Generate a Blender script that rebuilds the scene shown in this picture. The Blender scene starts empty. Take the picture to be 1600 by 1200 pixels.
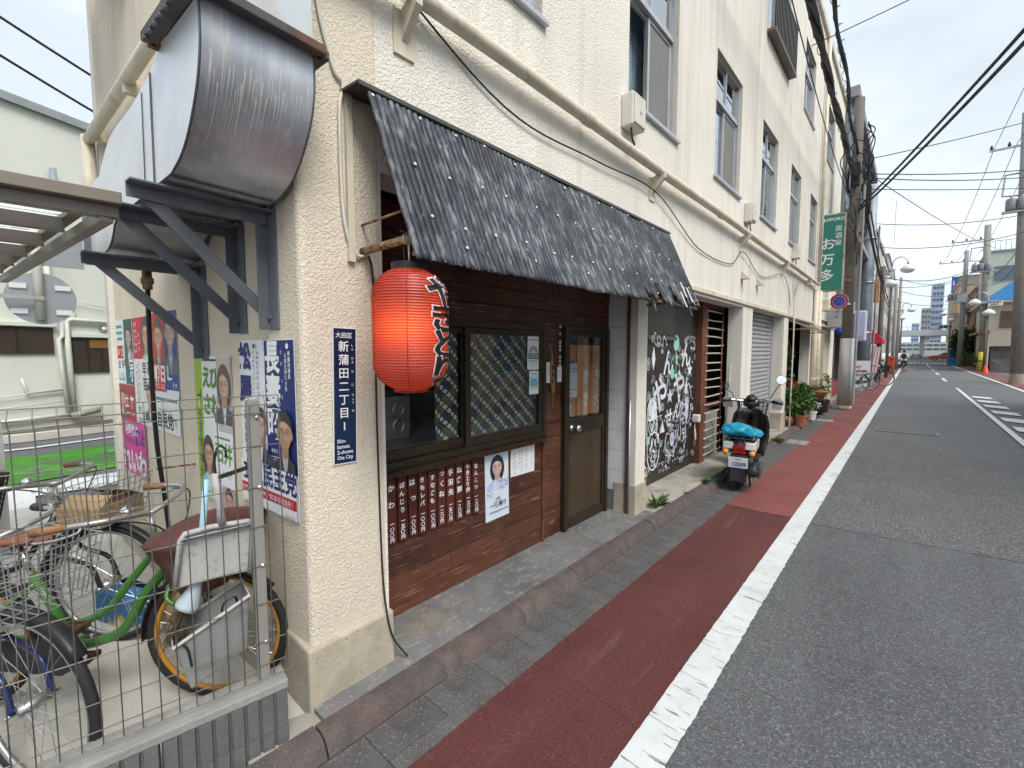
import bpy, bmesh, math, random
from mathutils import Vector, Matrix
random.seed(7)
R = math.radians
SC = bpy.context.scene
COL = SC.collection

# ---------------------------------------------------------------- camera
cam_d = bpy.data.cameras.new('camera'); cam = bpy.data.objects.new('camera', cam_d); COL.objects.link(cam)
cam.location = (0, 0, 1.6); cam.rotation_euler = (R(90 - 4.167), 0, R(41.685))
cam_d.sensor_width = 36; cam_d.lens = 15.75; cam_d.clip_start = .02; cam_d.clip_end = 3000
SC.camera = cam

# ---------------------------------------------------------------- world: overcast sky
SUN_EL, SUN_AZ = 52, 108          # azimuth clockwise from +y (the street direction)
W = bpy.data.worlds.new('World'); SC.world = W; W.use_nodes = True
wn, wl = W.node_tree.nodes, W.node_tree.links
bg = wn['Background']; bg.inputs['Strength'].default_value = .10
sky = wn.new('ShaderNodeTexSky'); sky.sky_type = 'NISHITA'; sky.sun_disc = False
sky.sun_elevation = R(SUN_EL); sky.sun_rotation = R(SUN_AZ); sky.air_density = 1.0; sky.dust_density = 3.0
tc = wn.new('ShaderNodeTexCoord')
mp = wn.new('ShaderNodeMapping'); mp.inputs['Scale'].default_value = (1.0, 1.0, 2.6); wl.new(tc.outputs['Generated'], mp.inputs['Vector'])
nz = wn.new('ShaderNodeTexNoise'); nz.inputs['Scale'].default_value = 1.5; nz.inputs['Detail'].default_value = 7; nz.inputs['Roughness'].default_value = .55
wl.new(mp.outputs['Vector'], nz.inputs['Vector'])
cr = wn.new('ShaderNodeValToRGB'); e = cr.color_ramp.elements
e[0].position = .32; e[0].color = (3.1, 3.45, 3.75, 1); e[1].position = .66; e[1].color = (4.9, 5.35, 5.75, 1)
wl.new(nz.outputs['Fac'], cr.inputs['Fac'])
mx = wn.new('ShaderNodeMix'); mx.data_type = 'RGBA'; mx.inputs[0].default_value = .88
wl.new(sky.outputs['Color'], mx.inputs[6]); wl.new(cr.outputs['Color'], mx.inputs[7]); wl.new(mx.outputs[2], bg.inputs['Color'])
# ---------------------------------------------------------------- sun behind the cloud
sl = bpy.data.lights.new('sun', 'SUN'); sl.energy = 1.5; sl.angle = R(28); sl.color = (1, .97, .92)
so = bpy.data.objects.new('sun', sl); COL.objects.link(so)
sd = Vector((math.sin(R(SUN_AZ)) * math.cos(R(SUN_EL)), math.cos(R(SUN_AZ)) * math.cos(R(SUN_EL)), math.sin(R(SUN_EL))))
so.rotation_euler = sd.to_track_quat('Z', 'Y').to_euler()
SC.view_settings.view_transform = 'Standard'; SC.view_settings.look = 'None'
SC.view_settings.exposure = 1.15; SC.view_settings.gamma = 1; SC.view_settings.use_curve_mapping = False
SC.cycles.use_denoising = True
SC.cycles.max_bounces = 5; SC.cycles.diffuse_bounces = 2; SC.cycles.glossy_bounces = 2; SC.cycles.transmission_bounces = 3; SC.cycles.transparent_max_bounces = 6
SC.cycles.use_adaptive_sampling = True; SC.cycles.adaptive_threshold = .03; SC.cycles.adaptive_min_samples = 10; SC.cycles.caustics_reflective = False; SC.cycles.caustics_refractive = False

# ---------------------------------------------------------------- mesh helpers
V = Vector
WM = {}
_txt = {}
def text_geo(body, bold=0.0):
    k = (body, bold)
    if k not in _txt:
        c = bpy.data.curves.new('t', 'FONT'); c.body = body; c.size = 1; c.resolution_u = 2; c.offset = bold; c.fill_mode = 'FRONT'
        o = bpy.data.objects.new('t', c); COL.objects.link(o)
        m = bpy.data.meshes.new_from_object(o.evaluated_get(bpy.context.evaluated_depsgraph_get()))
        vs = [tuple(v.co) for v in m.vertices]; fs = [tuple(p.vertices) for p in m.polygons]
        bpy.data.objects.remove(o); bpy.data.curves.remove(c); bpy.data.meshes.remove(m)
        _txt[k] = (vs, fs)
    return _txt[k]

class MB:
    def __init__(s): s.v = []; s.f = []; s.m = []; s.cur = 0
    def add(s, vs, fs):
        b = len(s.v); s.v += [tuple(v) for v in vs]; s.f += [tuple(b + i for i in f) for f in fs]; s.m += [s.cur] * len(fs); return s
    def box(s, x0, x1, y0, y1, z0, z1):
        vs = [(x, y, z) for z in (z0, z1) for y in (y0, y1) for x in (x0, x1)]
        return s.add(vs, [(0, 2, 3, 1), (4, 5, 7, 6), (0, 1, 5, 4), (2, 6, 7, 3), (0, 4, 6, 2), (1, 3, 7, 5)])
    def obox(s, c, u, v, n, hu, hv, hn):      # oriented box, half sizes
        c, u, v, n = V(c), V(u).normalized(), V(v).normalized(), V(n).normalized()
        vs = [c + u * a * hu + v * b * hv + n * d * hn for d in (-1, 1) for b in (-1, 1) for a in (-1, 1)]
        return s.add(vs, [(0, 2, 3, 1), (4, 5, 7, 6), (0, 1, 5, 4), (2, 6, 7, 3), (0, 4, 6, 2), (1, 3, 7, 5)])
    def bar(s, a, b, w, t, up=(0, 0, 1)):     # rectangular bar a->b
        a, b = V(a), V(b); d = (b - a); n = d.cross(V(up))
        if n.length < 1e-6: n = V((1, 0, 0))
        n.normalize(); u = n.cross(d).normalized()
        return s.obox((a + b) / 2, d, n, u, d.length / 2, w / 2, t / 2)
    def tube(s, pts, r, n=8, closed=False, caps=True):
        P = [V(p) for p in pts]; k = len(P); rs = r if isinstance(r, (list, tuple)) else [r] * k
        T = []
        for i in range(k):
            a = P[i - 1] if (i or closed) else P[0]; b = P[(i + 1) % k] if (i < k - 1 or closed) else P[-1]
            t = b - a; T.append(t.normalized() if t.length > 1e-9 else V((0, 0, 1)))
        nn = T[0].cross(V((0, 0, 1)))
        if nn.length < .05: nn = T[0].cross(V((0, 1, 0)))
        nn.normalize(); vs = []
        for i in range(k):
            nn = nn - T[i] * nn.dot(T[i]); nn.normalize(); bb = T[i].cross(nn)
            for j in range(n):
                a = 2 * math.pi * j / n; vs.append(P[i] + (nn * math.cos(a) + bb * math.sin(a)) * rs[i])
        fs = []
        for i in range(k if closed else k - 1):
            i2 = (i + 1) % k
            for j in range(n):
                j2 = (j + 1) % n; fs.append((i * n + j, i * n + j2, i2 * n + j2, i2 * n + j))
        if caps and not closed: fs += [tuple(range(n))[::-1], tuple((k - 1) * n + j for j in range(n))]
        return s.add(vs, fs)
    def cyl(s, a, b, r, n=12, r2=None): return s.tube([a, b], [r, r if r2 is None else r2], n)
    def lathe(s, prof, n=16, M=None, caps=True):   # prof [(r,z)] about local z
        M = M or Matrix(); vs = []; fs = []
        for r, z in prof:
            for j in range(n):
                a = 2 * math.pi * j / n; vs.append(M @ V((r * math.cos(a), r * math.sin(a), z)))
        for i in range(len(prof) - 1):
            for j in range(n):
                j2 = (j + 1) % n; fs.append((i * n + j, i * n + j2, (i + 1) * n + j2, (i + 1) * n + j))
        if caps: fs += [tuple(range(n))[::-1], tuple((len(prof) - 1) * n + j for j in range(n))]
        return s.add(vs, fs)
    def torus(s, c, ax, Rr, r, n=32, k=8):
        ax = V(ax).normalized(); u = ax.cross(V((0, 0, 1)))
        if u.length < .05: u = ax.cross(V((0, 1, 0)))
        u.normalize(); w = ax.cross(u)
        return s.tube([V(c) + (u * math.cos(2 * math.pi * i / n) + w * math.sin(2 * math.pi * i / n)) * Rr for i in range(n)], r, k, closed=True)
    def poly(s, pts, o, u, v):                    # flat polygon in a frame
        o, u, v = V(o), V(u), V(v)
        return s.add([o + u * a + v * b for a, b in pts], [tuple(range(len(pts)))])
    def prism(s, pts, o, u, v, n, t):
        o, u, v, n = V(o), V(u), V(v), V(n); k = len(pts)
        lo = [o + u * a + v * b for a, b in pts]; hi = [p + n * t for p in lo]
        fs = [tuple(range(k))[::-1], tuple(range(k, 2 * k))] + [(i, (i + 1) % k, k + (i + 1) % k, k + i) for i in range(k)]
        return s.add(lo + hi, fs)
    def text(s, body, o, u, v, size, align='c', bold=0.0, sx=1.0):
        o, u, v = V(o), V(u), V(v); vs, fs = text_geo(body, bold)
        if not vs: return s
        x0 = min(p[0] for p in vs); x1 = max(p[0] for p in vs)
        dx = {'c': -(x0 + x1) / 2, 'l': -x0, 'r': -x1}[align]
        return s.add([o + u * ((p[0] + dx) * size * sx) + v * ((p[1] - .38) * size) for p in vs], fs)
    def vtext(s, body, o, u, v, size, pitch=1.0, bold=0.0, sx=1.0, jit=0):   # o = centre of the first glyph
        o, u, v = V(o), V(u), V(v)
        for i, ch in enumerate(body):
            if ch == ' ': continue
            oo = o - v * (i * size * pitch) + u * (random.uniform(-jit, jit) * size)
            vs, fs = text_geo(ch, bold)
            s.add([oo + u * ((p[0] - .5) * size * sx) + v * ((p[1] - .38) * size) for p in vs], fs)
        return s
    def build(s, name, mat, parent=None, smooth=False, bevel=0, local=False, seg=2, auto=None):
        me = bpy.data.meshes.new(name); me.from_pydata(s.v, [], s.f)
        for m in (mat if isinstance(mat, (list, tuple)) else [mat]): me.materials.append(m)
        if any(s.m): me.polygons.foreach_set('material_index', s.m)
        if smooth: me.polygons.foreach_set('use_smooth', [True] * len(me.polygons))
        me.update(); me.validate()
        if auto is not None: me.set_sharp_from_angle(angle=R(auto))
        o = bpy.data.objects.new(name, me); COL.objects.link(o)
        if bevel:
            b = o.modifiers.new('bevel', 'BEVEL'); b.width = bevel; b.segments = seg; b.limit_method = 'ANGLE'; b.angle_limit = R(40)
        attach(o, parent, local); return o
def attach(o, parent, local=False):
    if parent is None: WM[o] = Matrix(); return o
    o.parent = parent
    if local: WM[o] = WM[parent]
    else: o.matrix_parent_inverse = WM[parent].inverted(); WM[o] = Matrix()
    return o
def mesh_part(name, me, mat, parent, loc):
    o = bpy.data.objects.new(name, me); COL.objects.link(o); attach(o, parent); o.location = loc; return o
def tag(o, label, cat, group=None):
    o['label'] = label; o['category'] = cat
    if group: o['group'] = group
    return o
def thing(name, label, cat, loc=(0, 0, 0), rz=0, group=None):
    o = bpy.data.objects.new(name, None); COL.objects.link(o); o.empty_display_size = .1
    o.location = loc; o.rotation_euler = (0, 0, rz)
    WM[o] = Matrix.Translation(V(loc)) @ Matrix.Rotation(rz, 4, 'Z')
    return tag(o, label, cat, group)
def struct(o, kind='structure'): o['kind'] = kind; return o
def kids(o): return [c for c in bpy.data.objects if c.parent == o]
def dup(root, loc, rz, label, parent=None):
    def rec(o, par):
        c = o.copy(); COL.objects.link(c); c.parent = par
        for ch in kids(o): rec(ch, c)
        return c
    c = rec(root, parent); c.location = loc; c.rotation_euler = (0, 0, rz); c['label'] = label
    WM[c] = Matrix.Translation(V(loc)) @ Matrix.Rotation(rz, 4, 'Z'); return c
def sag(a, b, s, n=14):
    a, b = V(a), V(b)
    return [a.lerp(b, t / n) - V((0, 0, 4 * s * (t / n) * (1 - t / n))) for t in range(n + 1)]
def bez(pts, n=8):              # Catmull-Rom through points
    P = [V(p) for p in pts]; P = [P[0] * 2 - P[1]] + P + [P[-1] * 2 - P[-2]]; out = []
    for i in range(1, len(P) - 2):
        for k in range(n):
            t = k / n; a, b, c, d = P[i - 1:i + 3]
            out.append(.5 * ((2 * b) + (c - a) * t + (2 * a - 5 * b + 4 * c - d) * t * t + (3 * b - a - 3 * c + d) * t ** 3))
    return out + [P[-2]]

# ---------------------------------------------------------------- materials
def surf(name, col, rough=.7, metal=0, var=.12, vs=3.0, spot=None, streak=None, bump=0, bs=60, bdet=2, rnd=0, spec=.4, vor=0, alpha=None, coat=0, det=3, rvar=0, agg=None):
    m = bpy.data.materials.new(name); m.use_nodes = True
    N, L = m.node_tree.nodes, m.node_tree.links; b = N['Principled BSDF']
    b.inputs['Roughness'].default_value = rough; b.inputs['Metallic'].default_value = metal; b.inputs['Specular IOR Level'].default_value = spec
    if coat: b.inputs['Coat Weight'].default_value = coat; b.inputs['Coat Roughness'].default_value = .1
    b.inputs['Base Color'].default_value = (*col, 1)
    t = N.new('ShaderNodeTexCoord'); co = t.outputs['Object']
    def noise(scale, d=5, vec=None, rg=.55):
        n = N.new('ShaderNodeTexNoise'); n.inputs['Scale'].default_value = scale; n.inputs['Detail'].default_value = d; n.inputs['Roughness'].default_value = rg
        L.new(vec or co, n.inputs['Vector']); return n.outputs['Fac']
    def mrange(x, a, bb, c, d):
        n = N.new('ShaderNodeMapRange'); L.new(x, n.inputs[0])
        for i, q in enumerate((a, bb, c, d)): n.inputs[i + 1].default_value = q
        return n.outputs[0]
    def mixc(fac, A, B, mode='MIX'):
        n = N.new('ShaderNodeMix'); n.data_type = 'RGBA'; n.blend_type = mode
        if isinstance(fac, (int, float)): n.inputs[0].default_value = fac
        else: L.new(fac, n.inputs[0])
        for i, q in ((6, A), (7, B)):
            if isinstance(q, tuple): n.inputs[i].default_value = (*q, 1)
            else: L.new(q, n.inputs[i])
        return n.outputs[2]
    def scl(x, c):                          # colour * scalar socket
        n = N.new('ShaderNodeVectorMath'); n.operation = 'SCALE'
        if isinstance(c, tuple): n.inputs[0].default_value = c
        else: L.new(c, n.inputs[0])
        L.new(x, n.inputs['Scale']); return n.outputs[0]
    c = col
    if var: c = scl(mrange(noise(vs, det), .3, .7, 1 - var, 1 + var), c)
    if rnd:
        oi = N.new('ShaderNodeObjectInfo'); c = scl(mrange(oi.outputs['Random'], 0, 1, 1 - rnd, 1 + rnd), c)
    if streak:                              # (colour, strength, across scale, stretch) vertical runs
        sc_, st_, a_, z_ = streak
        mpn = N.new('ShaderNodeMapping'); mpn.inputs['Scale'].default_value = (a_, a_, z_); L.new(co, mpn.inputs['Vector'])
        f = mrange(noise(1, 4, mpn.outputs['Vector']), .5, .72, 0, st_)
        c = mixc(f, c, sc_)
    for sp in (spot or []):                 # (colour, scale, low, high, strength[, stretch])
        vec = None; sd = 3
        if len(sp) > 5:
            mpn = N.new('ShaderNodeMapping'); mpn.inputs['Scale'].default_value = sp[5]; L.new(co, mpn.inputs['Vector']); vec = mpn.outputs['Vector']
        c = mixc(mrange(noise(sp[1], sd, vec, .6), sp[2], sp[3], 0, sp[4]), c, sp[0])
    for col_, sc_, thr, st_ in (agg or []):   # stone chips: random cells above a threshold
        vn = N.new('ShaderNodeTexVoronoi'); vn.voronoi_dimensions = '2D'; vn.inputs['Scale'].default_value = sc_; L.new(co, vn.inputs['Vector'])
        sx_ = N.new('ShaderNodeSeparateXYZ'); L.new(vn.outputs['Color'], sx_.inputs[0]); c = mixc(mrange(sx_.outputs[0], thr, min(1, thr + .12), 0, st_), c, col_)
    if not isinstance(c, tuple): L.new(c, b.inputs['Base Color'])
    if rvar: L.new(mrange(noise(vs * 2.3, 4), .3, .7, rough - rvar, rough + rvar), b.inputs['Roughness'])
    if bump:
        bn = N.new('ShaderNodeBump'); bn.inputs['Strength'].default_value = 1; bn.inputs['Distance'].default_value = bump
        if vor:
            vn = N.new('ShaderNodeTexNoise'); vn.inputs['Scale'].default_value = bs; vn.inputs['Detail'].default_value = 1.5; vn.inputs['Distortion'].default_value = .9
            L.new(co, vn.inputs['Vector']); L.new(mrange(vn.outputs['Fac'], .38, .66, 0, 1), bn.inputs['Height'])
        else: L.new(noise(bs, bdet), bn.inputs['Height'])
        L.new(bn.outputs['Normal'], b.inputs['Normal'])
    return m
def glass(name, tint=(.9, .95, 1), rough=.02, ior=1.45, a=.25, k_=.75):
    # thin window pane: mostly clear, with a mirror-like coat
    m = bpy.data.materials.new(name); m.use_nodes = True
    N, L = m.node_tree.nodes, m.node_tree.links; N.remove(N['Principled BSDF'])
    t = N.new('ShaderNodeBsdfTransparent'); t.inputs[0].default_value = (*tint, 1)
    g = N.new('ShaderNodeBsdfGlossy'); g.inputs['Roughness'].default_value = rough; g.inputs['Color'].default_value = (.95, .97, 1, 1)
    f = N.new('ShaderNodeFresnel'); f.inputs[0].default_value = 1.45
    ad = N.new('ShaderNodeMath'); ad.operation = 'MULTIPLY_ADD'; ad.inputs[1].default_value = k_; ad.inputs[2].default_value = a; L.new(f.outputs[0], ad.inputs[0])
    x = N.new('ShaderNodeMixShader'); L.new(ad.outputs[0], x.inputs[0]); L.new(t.outputs[0], x.inputs[1]); L.new(g.outputs[0], x.inputs[2])
    L.new(x.outputs[0], N['Material Output'].inputs[0]); return m
_flat = {}
def flat(c, rough=.55):
    k = (tuple(round(x, 3) for x in c), rough)
    if k not in _flat: _flat[k] = surf('print_ink_%d' % len(_flat), c, rough, var=.04, vs=8)
    return _flat[k]
def lin(h):
    h = h.lstrip('#'); return tuple(((int(h[i:i + 2], 16) / 255 + .055) / 1.055) ** 2.4 if int(h[i:i + 2], 16) > 10 else int(h[i:i + 2], 16) / 255 / 12.92 for i in (0, 2, 4))

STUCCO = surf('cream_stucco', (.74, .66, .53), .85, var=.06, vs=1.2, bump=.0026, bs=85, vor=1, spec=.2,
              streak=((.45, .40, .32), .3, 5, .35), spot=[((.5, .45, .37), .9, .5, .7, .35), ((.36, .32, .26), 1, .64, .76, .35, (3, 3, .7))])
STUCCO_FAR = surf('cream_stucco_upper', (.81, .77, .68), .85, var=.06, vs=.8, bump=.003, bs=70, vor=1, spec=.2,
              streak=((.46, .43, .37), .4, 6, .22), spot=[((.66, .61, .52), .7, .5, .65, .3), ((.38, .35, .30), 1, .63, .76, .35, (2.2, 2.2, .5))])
CREAMTRIM = surf('cream_painted_trim', (.66, .60, .47), .6, var=.08, vs=5, streak=((.36, .30, .22), .4, 14, 2))
CREAMPIPE = surf('cream_pipe_paint', (.66, .60, .47), .5, var=.1, vs=9, spot=[((.36, .3, .22), 14, .58, .7, .5)])
PLINTH = surf('weathered_concrete_plinth', (.42, .38, .29), .9, var=.2, vs=4, bump=.003, bs=60, spot=[((.12, .1, .08), 45, .63, .7, .7), ((.2, .17, .12), 3, .5, .72, .5)])
WOOD = surf('brown_stained_plank', (.092, .034, .0205), .55, var=.3, vs=4, rnd=.28, bump=.0015, bs=30, spot=[((.04, .015, .01), 1, .48, .7, .6, (5, 2.5, 30)), ((.34, .19, .12), 1, .60, .66, .6, (8, 5, 90))])
WOODLT = surf('red_brown_timber', (.16, .055, .028), .6, var=.3, vs=5, rnd=.2, bump=.001, bs=40, spot=[((.05, .02, .012), 1, .5, .7, .6, (30, 30, 3))])
BRONZE = surf('dark_bronze_aluminium', (.045, .034, .023), .4, metal=.4, var=.12, vs=6)
ALU = surf('window_aluminium', (.55, .56, .57), .4, metal=.7, var=.06, vs=5)
GALV = surf('galvanised_sheet', (.60, .64, .70), .36, metal=.75, var=.12, vs=2.5, rvar=.1, streak=((.75, .78, .82), .5, 10, .5), spot=[((.35, .37, .4), 3, .5, .75, .4)])
STEELGREY = surf('grey_painted_steel', (.13, .14, .16), .5, var=.1, vs=8, spot=[((.07, .075, .09), 6, .5, .7, .5)], spec=.5)
RUST = surf('rusty_steel', (.34, .22, .12), .85, var=.4, vs=20, spot=[((.12, .05, .025), 25, .45, .62, .9), ((.5, .45, .38), 30, .6, .7, .8)], bump=.001, bs=90)
BLACKPL = surf('black_plastic', (.018, .018, .02), .45, var=.15, vs=12)
CABLE = surf('black_cable', (.02, .02, .022), .6, var=.1)
WHITEPL = surf('off_white_plastic', (.66, .63, .56), .5, var=.08, vs=6, streak=((.4, .36, .28), .3, 12, 2))
WHITEPAINT = surf('white_paint', (.72, .72, .70), .55, var=.06, vs=6)
PAPER = surf('paper', (.80, .81, .82), .6, var=.03, vs=9)
CONC = surf('pale_lot_concrete', (.52, .50, .45), .85, var=.10, vs=1.6, bump=.0015, bs=80, spot=[((.33, .31, .27), 2.2, .52, .74, .5), ((.2, .18, .15), 60, .68, .74, .5)])
STEP = surf('stained_step_concrete', (.155, .155, .155), .9, var=.25, vs=2.5, bump=.003, bs=55, spot=[((.08, .08, .08), 3, .5, .68, .6), ((.34, .27, .19), 2.2, .6, .72, .4), ((.38, .36, .33), 24, .59, .66, .5, (1.4, .5, 1))], agg=[((.3, .3, .29), 110, .88, .5)])
STEPLT = surf('pale_step_concrete', (.36, .34, .29), .9, var=.18, vs=3, bump=.003, bs=55, spot=[((.17, .16, .13), 4, .52, .7, .6)])
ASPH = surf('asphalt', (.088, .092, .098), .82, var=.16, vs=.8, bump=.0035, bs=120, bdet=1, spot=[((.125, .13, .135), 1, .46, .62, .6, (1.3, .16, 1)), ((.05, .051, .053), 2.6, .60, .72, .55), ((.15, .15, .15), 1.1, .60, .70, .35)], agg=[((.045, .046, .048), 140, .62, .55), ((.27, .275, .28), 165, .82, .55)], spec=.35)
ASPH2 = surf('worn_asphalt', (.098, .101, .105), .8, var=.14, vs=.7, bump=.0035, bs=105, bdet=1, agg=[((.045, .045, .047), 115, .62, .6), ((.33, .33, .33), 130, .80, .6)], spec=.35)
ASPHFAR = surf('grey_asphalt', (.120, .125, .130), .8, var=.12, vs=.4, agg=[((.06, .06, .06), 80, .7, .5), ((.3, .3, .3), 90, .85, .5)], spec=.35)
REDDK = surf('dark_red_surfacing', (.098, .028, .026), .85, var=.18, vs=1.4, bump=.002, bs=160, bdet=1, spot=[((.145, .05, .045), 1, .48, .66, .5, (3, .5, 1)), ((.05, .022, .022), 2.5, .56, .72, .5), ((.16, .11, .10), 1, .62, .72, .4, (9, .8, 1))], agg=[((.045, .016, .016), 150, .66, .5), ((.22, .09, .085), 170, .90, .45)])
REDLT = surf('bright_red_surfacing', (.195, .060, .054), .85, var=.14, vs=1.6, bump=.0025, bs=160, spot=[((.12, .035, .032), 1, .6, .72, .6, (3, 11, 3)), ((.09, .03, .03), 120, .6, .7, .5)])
LINE = surf('road_line_paint', (.60, .62, .62), .7, var=.08, vs=4, spot=[((.40, .41, .41), 40, .60, .72, .5), ((.34, .35, .35), 3.5, .56, .72, .4), ((.14, .14, .14), 1, .635, .655, .85, (4, 34, 1))])
GUTTER = surf('gutter_concrete', (.095, .091, .090), .9, var=.22, vs=5, rnd=.1, bump=.003, bs=90, spot=[((.06, .056, .053), 4, .5, .68, .55)], agg=[((.07, .065, .06), 150, .65, .5), ((.26, .245, .23), 160, .84, .45)])
KERB = surf('red_brown_kerb', (.100, .082, .077), .9, var=.25, vs=7, rnd=.12, bump=.003, bs=80, spot=[((.15, .07, .06), 1.3, .54, .66, .5), ((.05, .045, .042), 4, .47, .66, .65), ((.28, .24, .22), 130, .58, .66, .4)])
MOSS = surf('weed_leaf', (.075, .14, .03), .6, var=.4, vs=20, rnd=.2)

# ================================================================ GROUND
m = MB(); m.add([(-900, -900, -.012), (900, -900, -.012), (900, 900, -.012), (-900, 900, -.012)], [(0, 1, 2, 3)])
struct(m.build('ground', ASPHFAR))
def sheet(name, x0, x1, y0, y1, z, mat, parent=None):
    return MB().add([(x0, y0, z), (x1, y0, z), (x1, y1, z), (x0, y1, z)], [(0, 1, 2, 3)]).build(name, mat, parent)
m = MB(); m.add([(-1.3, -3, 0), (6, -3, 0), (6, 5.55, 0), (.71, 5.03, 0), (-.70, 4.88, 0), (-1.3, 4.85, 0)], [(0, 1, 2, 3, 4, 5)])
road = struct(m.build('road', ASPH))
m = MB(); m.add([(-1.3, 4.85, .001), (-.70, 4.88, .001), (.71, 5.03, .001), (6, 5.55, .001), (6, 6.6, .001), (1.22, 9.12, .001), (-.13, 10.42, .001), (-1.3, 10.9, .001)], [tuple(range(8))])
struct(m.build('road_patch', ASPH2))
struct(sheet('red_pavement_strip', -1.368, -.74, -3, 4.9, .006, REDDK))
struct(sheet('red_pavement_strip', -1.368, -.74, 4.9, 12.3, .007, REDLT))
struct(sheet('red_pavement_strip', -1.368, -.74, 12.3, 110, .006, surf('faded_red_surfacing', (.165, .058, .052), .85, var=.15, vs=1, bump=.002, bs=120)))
def line_strip(name, x0, x1, y0, y1, z, rag=.0035, step=.02, far=14):
    a = []; b = []; y = y0
    while y < y1:
        a.append((x0 + random.uniform(-rag, rag) * (.5 if y < far else 0), y, z)); b.append((x1 + random.uniform(-rag, rag) * (1 if y < far else 0), y, z)); y += step if y < far else 8
    a.append((x0, y1, z)); b.append((x1, y1, z)); k = len(a)
    return struct(MB().add(a + b, [(i, k + i, k + i + 1, i + 1) for i in range(k - 1)]).build(name, LINE))
line_strip('road_marking', -.785, -.630, -2, 78, .011)
line_strip('road_marking', 3.35, 3.5, 12, 78, .008, far=0)
line_strip('road_marking', 1.48, 1.58, 9, 27.5, .008)
for y0, y1 in ((33, 37), (42, 46), (51, 55), (60, 63), (66, 78)): line_strip('road_marking', 1.35, 1.5, y0, y1, .008, far=0)
for i in range(7):
    y = 11.6 + i * 1.75
    struct(MB().add([(1.66, y, .008), (2.1, y - .35, .008), (2.1, y + .45, .008), (1.66, y + .8, .008)], [(0, 1, 2, 3)]).build('road_marking', LINE))
for k in range(9): struct(sheet('road_marking', -.2 + k * .42, .05 + k * .42, 79, 84, .008, LINE))
struct(sheet('road_marking', -.5, 3.2, 55.8, 56.2, .008, LINE))
struct(sheet('red_pavement_strip', 3.55, 4.6, 8, 78, .005, surf('dull_red_surfacing', (.15, .07, .06), .85, var=.15, vs=1)))
# gutter: two rows of slabs, then rolled kerb stones, each its own piece
gut = struct(bpy.data.objects.new('gutter', None)); COL.objects.link(gut); WM[gut] = Matrix()
inner = MB().box(-1.622, -1.446, 0, .2975, -.02, .008).build('gutter_slab', GUTTER, gut, bevel=.002, seg=1)
outer = MB().box(-1.440, -1.368, 0, .597, -.02, .011).build('gutter_slab', GUTTER, gut, bevel=.002, seg=1)
for o, st, n in ((inner, .3, 70), (outer, .6, 35)):
    for i in range(n):
        c = o if i == 0 else o.copy()
        if i: COL.objects.link(c)
        c.location = (random.uniform(-.001, .001), -.9 + i * st, random.uniform(-.001, .001))
struct(sheet('gutter_bed', -1.66, -1.366, -1, 21, .0005, surf('gutter_joint_grit', (.075, .07, .067), .95)))
kr = struct(bpy.data.objects.new('kerb', None)); COL.objects.link(kr); WM[kr] = Matrix()
prof = [(-1.745, -.02), (-1.622, -.02), (-1.622, .012), (-1.634, .038), (-1.650, .060), (-1.672, .074), (-1.70, .080), (-1.745, .080)]
ks = MB().prism(prof, (0, 0, 0), (1, 0, 0), (0, 0, 1), (0, -1, 0), -.597).build('kerb_stone', KERB, kr, bevel=.004)
for i in range(36):
    c = ks if i == 0 else ks.copy()
    if i: COL.objects.link(c)
    c.location = (random.uniform(-.004, .004), -.45 + i * .6, random.uniform(-.003, .003)); c.rotation_euler = (0, 0, random.uniform(-.002, .002))
# raised step along the shop fronts
m = MB(); m.box(-2.35, -1.747, .79, 4.0, -.02, .077); st1 = struct(m.build('pavement', STEP))
m = MB(); m.box(-2.45, -1.747, 4.003, 10.3, -.02, .075); struct(m.build('pavement', STEPLT))
m = MB(); m.box(-2.45, -1.747, 10.303, 17.3, -.02, .07); struct(m.build('pavement', surf('brick_red_step', (.24, .12, .08), .9, var=.25, vs=6, spot=[((.3, .27, .22), 2, .5, .6, .8)])))
m = MB(); m.box(-3.6, -1.747, 17.31, 60, -.02, .03); struct(m.build('pavement', surf('grey_tile_pavement', (.24, .24, .24), .9, var=.15, vs=4)))
# broken concrete lip at the corner
m = MB(); m.prism([(-1.94, .55), (-1.70, .50), (-1.715, .92), (-1.80, 1.0), (-1.86, .80)], (0, 0, 0), (1, 0, 0), (0, 1, 0), (0, 0, 1), .055)
struct(m.build('pavement', STEPLT, bevel=.01))
# bicycle lot slab, back road with green band, line and crossing
struct(MB().add([(-6.6, -3, .028), (-1.76, -3, .028), (-1.74, .60, .028), (-1.70, .60, .028), (-1.93, .82, .028), (-5.0, .62, .028), (-6.6, .55, .028)], [tuple(range(7))]).build('lot_slab', CONC))
def qd(name, pts, z, mat): return struct(MB().add([(x, y, z) for x, y in pts], [tuple(range(len(pts)))]).build(name, mat))
GREEN = surf('green_road_paint', (.05, .22, .015), .8, var=.3, vs=1.5, spot=[((.09, .12, .08), 1.6, .55, .59, .9), ((.4, .42, .4), 3.1, .66, .69, .6)])
qd('road_marking', [(-10.1, -3), (-8.0, -3), (-8.0, .2), (-8.9, 4), (-11.0, 4), (-10.05, .2)], .004, GREEN)
qd('road_marking', [(-10.85, -3), (-10.7, -3), (-10.75, .2), (-11.8, 4), (-11.95, 4), (-10.9, .2)], .006, LINE)
qd('road_marking', [(-7.75, .05), (-7.2, -.4), (-6.9, 3.2), (-7.9, 3.2)], .006, LINE)
for k in range(5): qd('road_marking', [(-7.3, -.25 - k * .9), (-6.2, -.25 - k * .9), (-6.1, .1 - k * .9), (-7.3, .12 - k * .9)], .007, LINE)
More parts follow.
